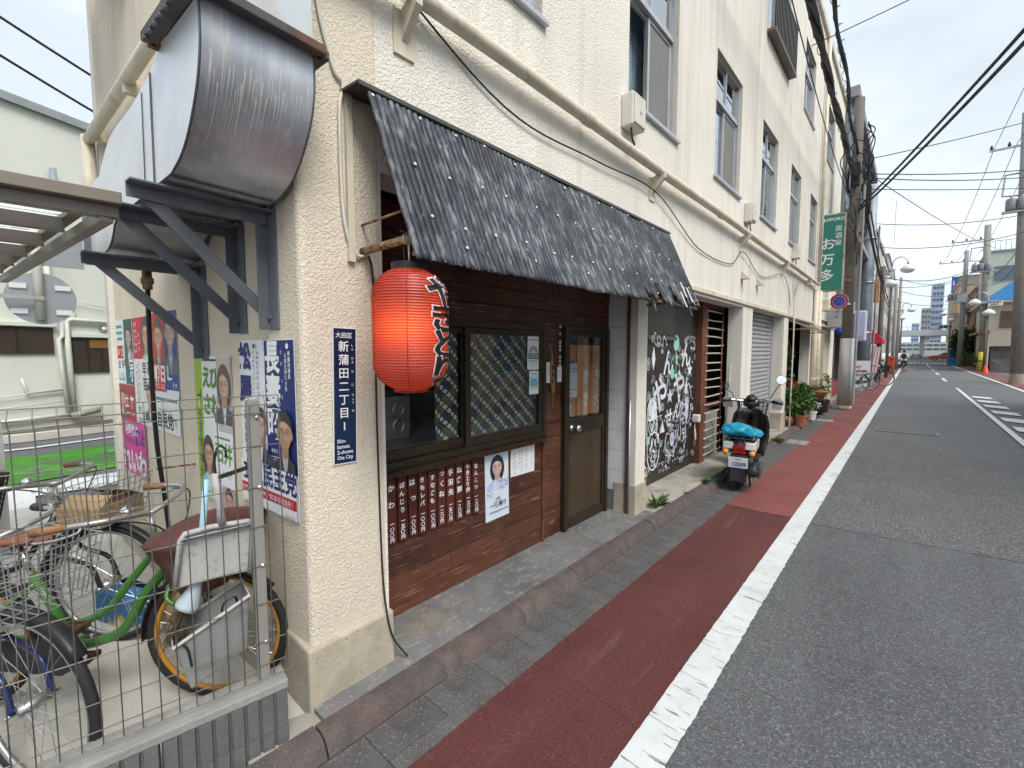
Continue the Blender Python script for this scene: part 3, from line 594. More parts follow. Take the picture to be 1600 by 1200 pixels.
# sprinkled small doodles
for i in range(230):
    y, z = rd.uniform(4.62, 6.05), rd.uniform(.22, 1.78)
    if z > 1.45 and y < 5.2 and rd.random() < .6 and y > 4.9: continue
    dm.cur = rd.choice((0, 0, 0, 0, 4, 1)); k = rd.random(); r = rd.uniform(.014, .036)
    if k < .3: ring((y, z), r, r * rd.uniform(.8, 1.3), .008, 14); blob((y - r * .3, z + r * .2), r * .15, r * .2, 8); blob((y + r * .3, z + r * .2), r * .15, r * .2, 8)
    elif k < .45: star((y, z), r)
    elif k < .75: stroke([(y + r * 1.4 * math.sin(q * .9 + i), z + r * 1.4 * math.cos(q * 1.7 + i * 2)) for q in range(6)], .007)
    elif k < .9: stroke([(y + rd.uniform(-r, r), z + rd.uniform(-r, r)) for _ in range(5)], .010)
    else: stroke([(y + q * .02, z + .02 * math.sin(q * 2)) for q in range(8)], .007)
for k in range(14): dm.cur = 0; stroke([(4.64 + k * .03 + .02 * math.sin(k * 2.2), 1.72 + .06 * math.sin(k * 1.3)), (4.67 + k * .03, 1.72 + .06 * math.sin((k + 1) * 1.3))], .008)
dm.build('chalk_drawing', INKS, pan)
MB().box(-2.15, -2.06, 6.02, 6.10, .66, .76).build('switch_box', WHITEPL, bld, bevel=.01)
MB().tube(bez([(-2.12, 6.05, .66), (-2.11, 6.03, .5), (-2.11, 6.06, .42), (-2.12, 6.09, .5), (-2.13, 6.07, .6)]), .008, 6).build('white_cable', WHITEPL, bld)
# timber lattice of rods
lat = MB().box(-2.18, -2.09, 6.16, 6.38, .08, 2.26).box(-2.18, -2.10, 6.385, 7.10, 2.20, 2.26).box(-2.18, -2.12, 6.385, 7.10, .80, .86).build('lattice_frame', WOODLT, bld, bevel=.004)
ROD = surf('bleached_rod', (.46, .42, .36), .8, var=.2, vs=8, spot=[((.2, .13, .09), 9, .5, .7, .5)])
for i in range(18):
    z = .16 + i * .117
    a, b = (-2.085, 6.30, z + random.uniform(-.008, .008)), (-2.085, 7.0 + random.uniform(-.06, .04), z + random.uniform(-.012, .012))
    MB().tube(bez([a, V(a).lerp(V(b), .5) + V((0, 0, random.uniform(-.006, .006))), b], 4), .011, 7).build('rod', ROD, lat, smooth=True)
MB().tube([(-2.075, 6.93, .1), (-2.07, 6.92, 2.2)], .012, 7).build('upright', WOODLT, lat, smooth=True)
MB().tube([(-2.02, 7.02, .5), (-1.98, 7.07, 1.4)], .014, 7).build('leaning_pole', ROD, lat, smooth=True)
o = MB().box(-2.44, -2.16, 6.42, 7.12, .09, .72).build('condenser_unit', surf('grey_condenser', (.42, .41, .38), .6, var=.1), bld, bevel=.02)
MB().torus((-2.155, 6.72, .40), (1, 0, 0), .2, .008, 28, 6).torus((-2.155, 6.72, .40), (1, 0, 0), .1, .006, 20, 6).build('fan_grille', ALU, o)
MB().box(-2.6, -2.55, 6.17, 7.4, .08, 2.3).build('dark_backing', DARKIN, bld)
# roller shutter
sh = MB().box(-2.10, -2.04, 7.66, 7.72, .08, 2.27).box(-2.10, -2.04, 9.90, 9.96, .08, 2.27).build('roller_shutter', ALU, bld)
SHUT = surf('shutter_slat_paint', (.44, .45, .47), .45, metal=.3, var=.06, vs=3, streak=((.33, .33, .33), .4, 7, .5))
sl_ = None
for i in range(29):
    z = .085 + i * .0755
    if sl_ is None: sl_ = MB().prism([(0, 0), (.012, .008), (.016, .03), (.012, .060), (0, .068), (-.008, .068), (-.008, 0)], (0, 0, 0), (1, 0, 0), (0, 0, 1), (0, 1, 0), 2.18).build('slat', SHUT, sh); c = sl_
    else: c = sl_.copy(); COL.objects.link(c)
    c.location = (-2.08, 7.72, z)
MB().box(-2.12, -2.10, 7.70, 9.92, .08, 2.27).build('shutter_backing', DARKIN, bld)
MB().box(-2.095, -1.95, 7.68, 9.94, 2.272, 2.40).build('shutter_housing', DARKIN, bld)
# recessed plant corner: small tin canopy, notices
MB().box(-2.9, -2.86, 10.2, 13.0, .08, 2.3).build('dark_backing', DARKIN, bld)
cn = MB(); 
for i in range(40):
    y = 10.4 + i * .0635; dz = .012 * (i % 2)
    y2 = y + .0635; dz2 = .012 * ((i + 1) % 2)
    cn.add([(-1.88, y, 2.22 + dz), (-1.88, y2, 2.22 + dz2), (-1.52, y2, 2.05 + dz2), (-1.52, y, 2.05 + dz)], [(0, 3, 2, 1)])
cn.build('tin_canopy', surf('dull_brown_tin', (.13, .11, .095), .6, metal=.3, var=.2), bld)
MB().bar((-1.86, 10.4, 2.04), (-1.53, 10.4, 2.04), .02, .02).bar((-1.86, 12.9, 2.04), (-1.53, 12.9, 2.04), .02, .02).bar((-1.54, 10.4, 2.035), (-1.54, 12.9, 2.035), .02, .02).build('canopy_frame', RUST, bld)

# ================================================================ AWNING of dark bamboo-pattern sheets
BAM = surf('dark_bamboo_sheet', (.034, .039, .052), .50, spec=.25, var=.3, vs=6, rvar=.12, spot=[((.10, .11, .13), 1, .48, .64, .6, (20, 75, 5)), ((.13, .14, .09), 4, .55, .7, .4), ((.26, .27, .28), 1, .50, .64, .68, (6, 34, 9)), ((.5, .5, .48), 1, .66, .70, .7, (14, 60, 24)), ((.02, .022, .026), 2.2, .52, .62, .75)])
awn = thing('awning', 'dark bamboo-pattern corrugated awning with ragged right edge above the shop window', 'awning', (-1.72, 1.03, 1.95))
A0, A1 = V((-1.72, 1.03, 2.675)), V((-1.395, 1.03, 1.945))       # top / bottom of the slope at its left end
AD = (A1 - A0); AL = AD.length; AD.normalize(); AN = V((0, 1, 0)).cross(AD); AN = AN if AN.z > 0 else -AN
NR = 96; PIT = 3.03 / NR; ra_ = random.Random(3)
knots = [[ra_.uniform(0, .3) + .26 * k + ra_.uniform(-.05, .05) for k in range(4)] for _ in range(NR)]
def ridge_len(i):
    L = AL
    if i > 84: L -= ra_.choice((.04, .10, .16, .06, .24, .12))
    elif i > 62: L -= ra_.choice((0, .02, .06, .10, .03)) + (.16 if 68 < i < 72 or 77 < i < 80 else 0)
    elif i > 50: L -= .01
    else: L += ra_.uniform(-.004, .004)
    return L
lens = [ridge_len(i) for i in range(NR)]; NSEG = 30
for s0 in range(0, NR, 16):
    m = MB(); lift = .003 * (s0 // 16 % 2)
    for i in range(s0, min(s0 + 17, NR)):
        vs = []
        ts = sorted([lens[i] * k / NSEG for k in range(NSEG + 1)])
        for t in ts:
            kb = sum(math.exp(-((t - kk) / .011) ** 2) for kk in knots[i]) * .0034 - sum(math.exp(-((t - kk - .02) / .009) ** 2) for kk in knots[i]) * .0012
            for j in range(7):
                a = math.pi * j / 6; r = PIT * .5
                off = (math.sin(a) * (.0105 + kb)) if j not in (0, 6) else -.001
                wob = .0025 * math.sin(t * 9 + i * .4)
                yy = 1.03 + (i + .5) * PIT - math.cos(a) * r * (1.0)
                vs.append(A0 + AD * t + V((0, yy - 1.03, 0)) + AN * (off + lift + wob))
        fs = [(k * 7 + j, (k + 1) * 7 + j, (k + 1) * 7 + j + 1, k * 7 + j + 1) for k in range(NSEG) for j in range(6)]
        m.add(vs, fs)
    o = m.build('bamboo_sheet', BAM, awn, smooth=True)
    sd_ = o.modifiers.new('thick', 'SOLIDIFY'); sd_.thickness = .0025; sd_.offset = -1
FLASH = surf('dark_flashing', (.06, .06, .058), .5, metal=.3, var=.15)
MB().prism([(-1.86, 2.70), (-1.70, 2.685), (-1.695, 2.665), (-1.70, 2.66), (-1.71, 2.675), (-1.86, 2.69)], (0, .99, 0), (1, 0, 0), (0, 0, 1), (0, 1, 0), 3.09).build('flashing', FLASH, awn)
MB().prism([(0, 0), (.02, 0), (.02, .70), (0, .70)], (-1.855, 1.005, 1.99), (1, 0, 0), (0, 0, 1), (0, 1, 0), .03).build('wall_batten', CREAMTRIM, awn)
MB().cyl((-1.86, 1.08, 2.045), (-1.468, 1.08, 2.045), .017, 10).build('support_rod', RUST, awn, smooth=True)
MB().cyl((-1.86, 1.08, 2.16), (-1.52, 1.08, 2.16), .006, 8).build('support_rod', RUST, awn, smooth=True)
MB().cyl((-1.437, 1.05, 1.975), (-1.437, 4.06, 1.975), .012, 8).build('eave_rail', RUST, awn, smooth=True)
MB().cyl((-1.86, 3.98, 2.03), (-1.40, 3.98, 2.03), .014, 8).cyl((-1.86, 3.98, 2.13), (-1.40, 4.0, 2.0), .006, 6).build('support_rod', RUST, awn, smooth=True)
MB().cyl((-1.615, 1.05, 2.37), (-1.615, 4.03, 2.37), .010, 8).build('mid_rail', RUST, awn, smooth=True)
NAIL = flat((.75, .76, .76))
for rrow, (t, n, y0) in enumerate(((.045, 13, 1.06), (.33, 14, 1.14), (.60, 14, 1.15), (.70, 6, 1.3))):
    for k in range(n):
        p = A0 + AD * (t + ra_.uniform(-.015, .015)) + V((0, y0 - 1.03 + k * (2.85 / n) + ra_.uniform(-.03, .03), 0))
        MB().lathe([(.0075, 0), (.007, .003), (.004, .005)], 8, Matrix.Translation(p + AN * .013) @ AN.to_track_quat('Z', 'Y').to_matrix().to_4x4()).build('nail_cap', NAIL, awn)
# dangling broken strips at the torn end
for k, (i, l) in enumerate(((66, .12), (79, .16), (88, .10), (93, .12))):
    p = A0 + AD * (lens[i] - .03) + V((0, (i + .5) * PIT, 0))
    MB().bar(p, p + AD * l * .6 + V((.01, .03 * (k % 2), -l * .6)), .03, .004, up=(1, 0, 0)).build('torn_strip', BAM, awn)
for i in (84, 87, 90):
    p = A0 + AD * (lens[i] - .08) + V((0, (i + .5) * PIT, 0)) + AN * .016
    MB().obox(p, AD, (0, 1, 0), AN, .07, .012, .001).build('tape', flat((.7, .7, .69)), awn)

# ================================================================ RED PAPER LANTERN
LC = V((-1.515, 1.085, 1.685)); LR, LH = .150, .238
def paper_mat():
    m = bpy.data.materials.new('red_lantern_paper'); m.use_nodes = True; N, L = m.node_tree.nodes, m.node_tree.links; N.remove(N['Principled BSDF'])
    d = N.new('ShaderNodeBsdfDiffuse'); t = N.new('ShaderNodeBsdfTranslucent'); g = N.new('ShaderNodeBsdfGlossy'); g.inputs['Roughness'].default_value = .35
    n = N.new('ShaderNodeTexNoise'); n.inputs['Scale'].default_value = 9; c = N.new('ShaderNodeTexCoord'); L.new(c.outputs['Object'], n.inputs['Vector'])
    r = N.new('ShaderNodeValToRGB'); r.color_ramp.elements[0].position = .3; r.color_ramp.elements[0].color = (.36, .045, .038, 1); r.color_ramp.elements[1].position = .7; r.color_ramp.elements[1].color = (.52, .085, .07, 1); L.new(n.outputs['Fac'], r.inputs[0])
    L.new(r.outputs[0], d.inputs[0]); t.inputs[0].default_value = (.9, .20, .09, 1)
    a = N.new('ShaderNodeMixShader'); a.inputs[0].default_value = .42; L.new(d.outputs[0], a.inputs[1]); L.new(t.outputs[0], a.inputs[2])
    b = N.new('ShaderNodeMixShader'); b.inputs[0].default_value = .05; L.new(a.outputs[0], b.inputs[1]); L.new(g.outputs[0], b.inputs[2]); L.new(b.outputs[0], N['Material Output'].inputs[0]); return m
lan = thing('paper_lantern', 'glowing red ribbed paper lantern with black brush lettering hanging under the awning', 'lantern', tuple(LC - V((0, 0, LH))))
NRIB = 44
def lrad(z):                      # z in -1..1
    q = abs(z); return LR * (1 - .0 * q) if q < .55 else LR * math.sqrt(max(0, 1 - ((q - .55) / .45) ** 2 * .80))
prof = []
for i in range(NRIB * 3 + 1):
    z = -1 + 2 * i / (NRIB * 3); prof.append((lrad(z) - .0035 * math.sin(math.pi * (i % 3) / 3), z * LH))
MB().lathe(prof, 48, Matrix.Translation(LC), caps=False).build('paper_shade', paper_mat(), lan, smooth=True)
rib = MB()
for i in range(1, NRIB): z = -1 + 2 * i / NRIB; rib.torus(LC + V((0, 0, z * LH)), (0, 0, 1), lrad(z) + .0004, .0009, 40, 4)
rib.build('bamboo_ribs', surf('lantern_rib', (.16, .012, .01), .6), lan)['kind'] = 'stuff'
seam = MB()
for k in range(6):
    a = k * math.pi / 3 + .35; seam.tube([LC + V(((lrad(-1 + 2 * i / 30) + .0006) * math.cos(a), (lrad(-1 + 2 * i / 30) + .0006) * math.sin(a), (-1 + 2 * i / 30) * LH)) for i in range(31)], .0011, 4)
seam.build('paper_seams', surf('lantern_seam', (.12, .02, .015), .7), lan)
rt = lrad(1)
MB().lathe([(rt + .004, 0), (rt + .004, .028), (rt - .004, .028), (rt - .004, 0)], 28, Matrix.Translation(LC + V((0, 0, LH - .003))), caps=False).build('top_hoop', BLACKPL, lan)
MB().lathe([(rt - .002, 0), (rt + .002, -.012), (rt - .006, -.012)], 28, Matrix.Translation(LC + V((0, 0, -LH + .002))), caps=False).build('bottom_hoop', surf('dark_red_hoop', (.3, .02, .015), .6), lan)
hp = LC + V((0, 0, LH + .02))
MB().tube(bez([hp + V((.05, -.035, -.01)), hp + V((.055, -.04, .03)), hp + V((.02, -.01, .085)), hp + V((0, 0, .10)), hp + V((-.02, .01, .085)), hp + V((-.055, .04, .03)), hp + V((-.05, .035, -.01))]), .0025, 6).build('hanger_wire', ALU, lan, smooth=True)
MB().tube(bez([hp + V((-.03, 0, -.01)), hp + V((-.032, 0, .07)), (hp.x - .03, 1.082, 2.06), (hp.x - .02, 1.06, 2.075), (hp.x, 1.075, 2.07)]), .004, 6).build('lamp_cord', CABLE, lan, smooth=True)
MB().torus((hp.x, 1.08, 2.045), (1, 0, 0), .022, .003, 16, 6).build('hook', ALU, lan)
BULB = bpy.data.materials.new('lit_bulb'); BULB.use_nodes = True; bb_ = BULB.node_tree.nodes['Principled BSDF']; bb_.inputs['Emission Color'].default_value = (1, .55, .18, 1); bb_.inputs['Emission Strength'].default_value = 3
MB().lathe([(.012, .05), (.028, .02), (.032, 0), (.026, -.025), (.008, -.036)], 14, Matrix.Translation(LC + V((.01, -.01, .03)))).build('bulb', BULB, lan, smooth=True)
ll = bpy.data.lights.new('lantern_light', 'POINT'); ll.energy = .36; ll.color = (1, .50, .16); ll.shadow_soft_size = .035
lo = bpy.data.objects.new('lantern_light', ll); COL.objects.link(lo); lo.location = LC + V((.06, -.06, .0)); attach(lo, lan)
def wrap_text(body, z0, size, bold, rr, ang):
    mm = MB()
    for i, ch in enumerate(body):
        vs, fs = text_geo(ch, bold); out = []
        zc = z0 - i * size * .80
        # subdivide long faces by keeping glyph outline points only: the glyphs are small against the radius
        for p in vs:
            u = (p[0] - .5) * size * 1.5; z = zc + (p[1] - .38) * size * .95; rad = lrad(max(-1, min(1, z / LH))) + rr; a = ang + u / LR
            out.append(LC + V((rad * math.cos(a), rad * math.sin(a), z)))
        mm.add(out, fs)
    return mm
LANG = .42
wrap_text('やきとり', .150, .128, .062, .0032, LANG).build('lettering_outline', surf('lantern_white_ink', (.75, .66, .64), .6), lan)
wrap_text('やきとり', .150, .128, .028, .0046, LANG).build('lettering', surf('lantern_black_ink', (.012, .012, .014), .5), lan)

# ================================================================ FLAT PRINTED THINGS
FU, FV, FN = V((0, 1, 0)), V((0, 0, 1)), V((1, 0, 0))            # facade frame
SU = -SD                                                          # side wall frame: right, up, out = SU, UP, SN
import numpy as np
PHOTO = bpy.data.materials.new('printed_photo'); PHOTO.use_nodes = True
_b = PHOTO.node_tree.nodes['Principled BSDF']; _b.inputs['Roughness'].default_value = .4
_a = PHOTO.node_tree.nodes.new('ShaderNodeAttribute'); _a.attribute_name = 'Col'; PHOTO.node_tree.links.new(_a.outputs['Color'], _b.inputs['Base Color'])
def photo_print(sh, o, x, y, r, hair=(.015, .012, .012), skin=(.62, .36, .25), suit=(.03, .03, .05), long=False, glasses=False, smile=True, tie=None, NX=64, NY=78, shirt=(.72, .73, .76)):
    """flat printed portrait: coloured vertices on a fine grid, cut to the sitter's outline"""
    rg = np.random.RandomState(int((x * 1000 + y * 7000)) % 9973)
    X, Y = np.meshgrid(np.linspace(-1.9, 1.9, NX + 1), np.linspace(-1.75, 2.9, NY + 1))
    sm = lambda d, e=.08: 1 / (1 + np.exp(np.clip(d / e * 4, -40, 40)))
    el = lambda cx, cy, a, b: (np.sqrt(((X - cx) / a) ** 2 + ((Y - cy) / b) ** 2) - 1) * np.minimum(a, b)
    ga = lambda cx, cy, a, b: np.exp(-((X - cx) / a) ** 2 - ((Y - cy) / b) ** 2)
    img = np.zeros(X.shape + (3,)); alpha = np.zeros(X.shape)
    def put(m, c):
        nonlocal img, alpha
        c = np.asarray(c, float); img = img * (1 - m[..., None]) + (c if c.ndim == 3 else c[None, None]) * m[..., None]; alpha = np.maximum(alpha, m)
    H = np.asarray(hair)[None, None] * (.8 + .5 * np.clip(np.sin(X * 17 + Y * 5 + 2 * np.sin(Y * 3)), 0, 1) + .9 * ga(-.3, -1.05, .5, .25))[..., None]
    S = np.asarray(skin)
    if long: put(sm(np.maximum(el(0, .25, 1.28, 1.75), Y - 2.0), .1), H)
    else: put(sm(el(0, -.28, 1.02, 1.18)), H)
    sho = Y - (1.42 + .34 * np.abs(X) ** 1.5)
    put(sm(-sho, .06), np.asarray(suit)[None, None] * (1.15 + .5 * np.sin(X * 3.1 + Y) * .4 + .4 * ga(.9, 2.1, .5, .6))[..., None] + .004)
    vn = np.maximum(np.abs(X) - .10 - .32 * np.clip(2.75 - Y, 0, 2) * .75, 1.4 - Y); put(sm(np.maximum(vn, -sho), .05) * (Y > 1.3), np.asarray(shirt)[None, None] * (.86 + .14 * np.cos(X * 9))[..., None])
    if tie is not None: put(sm(np.maximum(np.abs(X) - .13 - .05 * (Y - 1.8), 1.72 - Y), .05), tie)
    put(sm(np.maximum(np.abs(X) - .44 - .1 * np.clip(Y - 1.2, 0, 1), np.maximum(.5 - Y, Y - 1.75 + .9 * np.abs(X) * .6)), .06), S * .66)
    for k in (-1, 1):
        if not long: put(sm(el(k * .93, .12, .14, .27), .06), S * .74)
    fd = np.where(Y > 0, el(0, 0, .88 - .12 * np.clip(Y, 0, 1) ** 2, 1.16), el(0, 0, .90, 1.08))
    sh_ = .92 + .16 * X * .6 - .10 * Y * .5 + .22 * ga(.15, -.5, .6, .35) + .10 * ga(.45, .3, .3, .3) - .20 * np.clip((X ** 2 / .8 + Y ** 2 / 1.4), 0, 1.3) ** 2.2
    F = S[None, None] * sh_[..., None]
    for k in (-1, 1):
        F = F * (1 - .34 * ga(k * .37, -.06, .27, .17))[..., None]; F = F * (1 - np.array([.02, .16, .16])[None, None] * ga(k * .5, .38, .26, .2)[..., None])
    F = F * (1 - .26 * ga(-.12, .28, .09, .2) - .30 * ga(0, .43, .2, .06) - .2 * ga(0, .98, .35, .08) - .18 * ga(-.32, .55, .08, .2) - .18 * ga(.36, .55, .08, .2))[..., None] * (1 + .16 * ga(.05, .22, .07, .26))[..., None]
    put(sm(fd, .06), F)
    for k in (-1, 1):
        put(.85 * sm(el(k * .38, -.27 - .02 * k, .24, .045), .06), np.asarray(hair) + .03)
        put(.8 * sm(el(k * .37, -.02, .17, .062), .05), (.55, .5, .47)); put(sm(el(k * .37, -.02, .075, .075), .05), (.02, .015, .012)); put(.7 * sm(el(k * .37, -.075, .19, .025), .05), (.03, .02, .02))
    put(.85 * sm(el(0, .66, .32, .085 if smile else .055), .06), (.42, .13, .12))
    if smile: put(.9 * sm(el(0, .645, .24, .042), .05), (.78, .75, .72))
    fr = np.maximum(el(0, -.32, 1.0, 1.12), Y + .84 - .14 * np.sin(X * 1.6 + .9) - (.5 * X ** 2 if not long else .75 * X ** 2)); put(sm(fr, .07), H)
    if long: put(sm(np.maximum(el(0, .2, 1.22, 1.6), np.maximum(.82 - .02 * Y - np.abs(X), Y - 1.7)), .07), H)
    if glasses:
        for k in (-1, 1): put(.8 * sm(np.abs(el(k * .40, .0, .30, .2)) - .012, .03), (.08, .07, .07))
        put(.7 * sm(np.maximum(np.abs(Y + .02) - .015, np.abs(X) - .1), .03), (.08, .07, .07))
    img = np.clip(img * (1 + rg.normal(0, .03, X.shape))[..., None], .004, .9)
    vs = []; col = []; idx = -np.ones(X.shape, int); fs = []
    inside = lambda px, py: 0.003 < px < sh.w - .003 and .003 < py < sh.h - .003
    for b in range(NY + 1):
        for a in range(NX + 1):
            px, py = x + X[b, a] * r, y + Y[b, a] * r
            if inside(px, py): idx[b, a] = len(vs); vs.append(tuple(o + sh.u * (X[b, a] * r) - sh.v * (Y[b, a] * r))); col.append((*img[b, a], 1))
    for b in range(NY):
        for a in range(NX):
            q = (idx[b + 1, a], idx[b + 1, a + 1], idx[b, a + 1], idx[b, a])
            if min(q) >= 0 and alpha[b:b + 2, a:a + 2].mean() > .45: fs.append(tuple(int(t) for t in q))
    me = bpy.data.meshes.new('portrait'); me.from_pydata(vs, [], fs); at = me.color_attributes.new('Col', 'FLOAT_COLOR', 'POINT'); at.data.foreach_set('color', np.array(col, dtype=np.float32).ravel()); me.materials.append(PHOTO); me.update()
    p = bpy.data.objects.new('portrait', me); COL.objects.link(p); attach(p, sh.root)
class Sheet:
    """flat sheet with printed shapes; coordinates in metres from its top-left corner, y down"""
    def __init__(s, name, label, cat, tl, u, v, n, w, h, col=PAPER, t=.0012, group=None, skew=0):
        s.u, s.v, s.n = V(u).normalized(), V(v).normalized(), V(n).normalized()
        if skew: s.u, s.v = s.u * math.cos(skew) + s.v * math.sin(skew), s.v * math.cos(skew) - s.u * math.sin(skew)
        s.tl = V(tl); s.w, s.h = w, h; s.k = 0; s.t = t
        s.root = thing(name, label, cat, tuple(s.tl - s.v * h + s.u * w / 2), 0, group)
        m = MB(); m.prism([(0, 0), (w, 0), (w, -h), (0, -h)][::-1], s.tl, s.u, s.v, s.n, t); m.build('sheet', col, s.root)
        s.mb = MB(); s.mats = []
    def o(s, x, y): s.k += 1; return s.tl + s.u * x - s.v * y + s.n * (s.t + .0005 + s.k * .00022)
    def ink(s, c):
        m = flat(c) if isinstance(c, tuple) else c
        if m not in s.mats: s.mats.append(m)
        s.mb.cur = s.mats.index(m)
    def rect(s, x, y, w, h, c): s.ink(c); s.mb.poly([(0, -h), (w, -h), (w, 0), (0, 0)], s.o(x, y), s.u, s.v); return s
    def poly(s, pts, c): s.ink(c); o = s.o(0, 0); s.mb.poly([(a, -b) for a, b in pts], o, s.u, s.v); return s
    def ell(s, x, y, a, b, c, n=22, t0=0, t1=2 * math.pi): s.ink(c); s.mb.poly([(a * math.cos(t0 + (t1 - t0) * i / n), b * math.sin(t0 + (t1 - t0) * i / n)) for i in range(n)], s.o(x, y), s.u, s.v); return s
    def tx(s, t, x, y, size, c, bold=.0, align='c', sx=1.0): s.ink(c); s.mb.text(t, s.o(x, y), s.u, s.v, size, align, bold, sx); return s
    def vt(s, t, x, y, size, c, bold=.0, pitch=1.0, sx=1.0, jit=0): s.ink(c); s.mb.vtext(t, s.o(x, y), s.u, s.v, size, pitch, bold, sx, jit); return s
    def scribble(s, x, y, w, size, c, rows=1, gap=1.6):            # unreadable small print as a run of dashes
        s.ink(c)
        for r in range(rows):
            q = x
            while q < x + w: 
                l = random.uniform(.4, 1.1) * size; s.mb.poly([(0, -size * .35), (l, -size * .35), (l, size * .35), (0, size * .35)], s.o(q, y + r * size * gap), s.u, s.v); s.k -= 1; q += l + size * .3
        s.k += 1; return s
    def glyphs(s, x, y, n, size, c, vert=True):                       # unreadable characters: clusters of short strokes
        s.ink(c)
        for i in range(n):
            cx, cy = (x, y + i * size * 1.05) if vert else (x + i * size * 1.05, y); o = s.o(cx, cy)
            for k in range(4):
                h = .09 * size; q = random.uniform(-.36, .36) * size; l = random.uniform(.25, .42) * size
                s.mb.poly([(-l, q - h / 2), (l, q - h / 2), (l, q + h / 2), (-l, q + h / 2)] if k < 2 else [(q - h / 2, -l), (q + h / 2, -l), (q + h / 2, l), (q - h / 2, l)], o + s.n * (.00003 * k), s.u, s.v)
        return s
    def face(s, x, y, r, **k):                                       # a printed photograph of a head and shoulders
        s.pics = getattr(s, 'pics', []) + [(s.o(x, y), x, y, r, k)]; s.k += 1; return s
    def done(s, name='print'):
        if s.mb.v: s.mb.build(name, s.mats, s.root)
        for o, x, y, r, k in getattr(s, 'pics', []): photo_print(s, o, x, y, r, **k)
        return s.root
WH, BK, NV, RD = (.80, .81, .82), (.015, .015, .02), (.012, .03, .16), (.55, .02, .03)
# blue street-block plate
x0 = -1.853
a = Sheet('address_plate', 'tall dark blue enamel address plate with white lettering on the corner pillar', 'address sign', (x0, .925, 1.705), FU, FV, FN, .112, .60, WHITEPAINT, .004, skew=R(-1.2))
a.rect(.005, .005, .102, .59, surf('navy_enamel', (.007, .020, .068), .25, var=.1, spec=.5))
a.tx('大田区', .052, .034, .026, WH, .01)
for i, (ch, fu) in enumerate((('新', 'しん'), ('蒲', 'かま'), ('田', 'た'), ('二', 'に'), ('丁', 'ちょう'), ('目', 'め'), ('1', ''))):
    a.tx(ch, .050, .082 + i * .058, .050, WH, .012); 
    for q, f in enumerate(fu): a.tx(f, .091, .070 + i * .058 + q * .017 + (.006 if len(fu) < 3 else -.006), .014, WH)
for i, t in enumerate(('Shin-', 'kamata', '2-chome', 'Ota City')): a.tx(t, .016, .495 + i * .0245, .0235, WH, .012, 'l', sx=.88)
a.done('lettering')
# ten wooden menu strips under the window sill
MENU = [('かわ', '一〇〇円'), ('ぼんじり', '一五〇円'), ('はつ', '一〇〇円'), ('きもレバ', '一〇〇円'), ('すなぎも', '一〇〇円'), ('つくね', '一二〇円'), ('手羽先', '一五〇円'), ('ねぎ間', '一二〇円'), ('やきとり肉', '一三〇円'), ('なんこつ', '一二〇円')]
MW = surf('menu_strip_wood', (.095, .022, .014), .5, var=.3, vs=6, rnd=.25, spot=[((.03, .008, .006), 1, .5, .7, .6, (4, 40, 4))])
ORD = ['leftmost beside the pillar', 'second from the pillar', 'third from the pillar', 'fourth from the pillar', 'fifth from the pillar', 'sixth from the pillar', 'seventh from the pillar', 'eighth from the pillar', 'ninth from the pillar', 'rightmost beside the beer poster']
for i, (nm, pr) in enumerate(MENU):
    y = 1.352 + i * .0725; h = .375 + random.uniform(-.012, .008)
    s = Sheet('menu_strip', 'narrow wooden menu strip with white brush lettering, ' + ORD[i], 'menu strip', (-2.147, y, .893 - random.uniform(0, .012)), FU, FV, FN, .058, h, MW, .012, 'menu strips under the window', skew=R(random.uniform(-.7, .7)))
    n = len(nm); sz = .043 if n < 4 else .036; step = (.19 / n)
    for q, ch in enumerate(nm): s.tx(ch, .029 + random.uniform(-.003, .003), .045 + q * max(step, sz * .86), sz * (1 if ch not in 'こつっゃ' else .9), WH, .028)
    for q, ch in enumerate(pr): s.tx(ch, .030 + random.uniform(-.002, .002), .252 + q * .031, .029, WH, .03)
    s.done('lettering')
def rainbow(s, cx, cy, r0, cols):
    for k, c in enumerate(cols):
        ra, rb = r0 - k * r0 * .16, r0 - (k + 1) * r0 * .16 + r0 * .01; q = [math.pi * i / 14 for i in range(15)]
        s.ink(c); o = s.o(cx, cy)
        for a, b in zip(q, q[1:]): s.mb.poly([(rb * math.cos(a), rb * math.sin(a)), (ra * math.cos(a), ra * math.sin(a)), (ra * math.cos(b), ra * math.sin(b)), (rb * math.cos(b), rb * math.sin(b))], o, s.u, s.v)
# beer poster, handwritten sheet
s = Sheet('beer_poster', 'tall pale blue beer poster of a smiling dark-haired woman on the planks', 'poster', (-2.146, 2.125, .915), FU, FV, FN, .24, .50, surf('pale_blue_paper', (.62, .72, .80), .35, var=.05), .002, skew=R(1.2))
s.rect(.004, .12, .232, .2, (.70, .76, .80)); s.tx('KIRIN', .045, .022, .018, (.6, .1, .1), .02)
s.face(.122, .128, .056, hair=(.02, .022, .04), skin=(.72, .50, .42), long=True, suit=(.45, .55, .75), shirt=(.60, .68, .82))
for k in range(26): s.ell(.15 + random.uniform(-.02, .08), .25 + random.uniform(-.03, .05), .008, .008, random.choice(((.3, .38, .7), (.55, .5, .75), (.7, .55, .65))), 7)
for k in range(14): s.ell(.05 + random.uniform(-.04, .04), .27 + random.uniform(-.02, .05), .007, .007, random.choice(((.45, .6, .6), (.65, .75, .8))), 7)
s.tx('一番搾り', .12, .392, .042, BK, .015); rainbow(s, .12, .362, .022, (BK, (.66, .74, .80), BK)); s.scribble(.03, .44, .18, .010, BK)
s.done()
s = Sheet('handwritten_notice', 'white handwritten paper pinned right of the beer poster below the window', 'notice', (-2.146, 2.395, .905), FU, FV, FN, .275, .225, PAPER, .0015, skew=R(-.5))
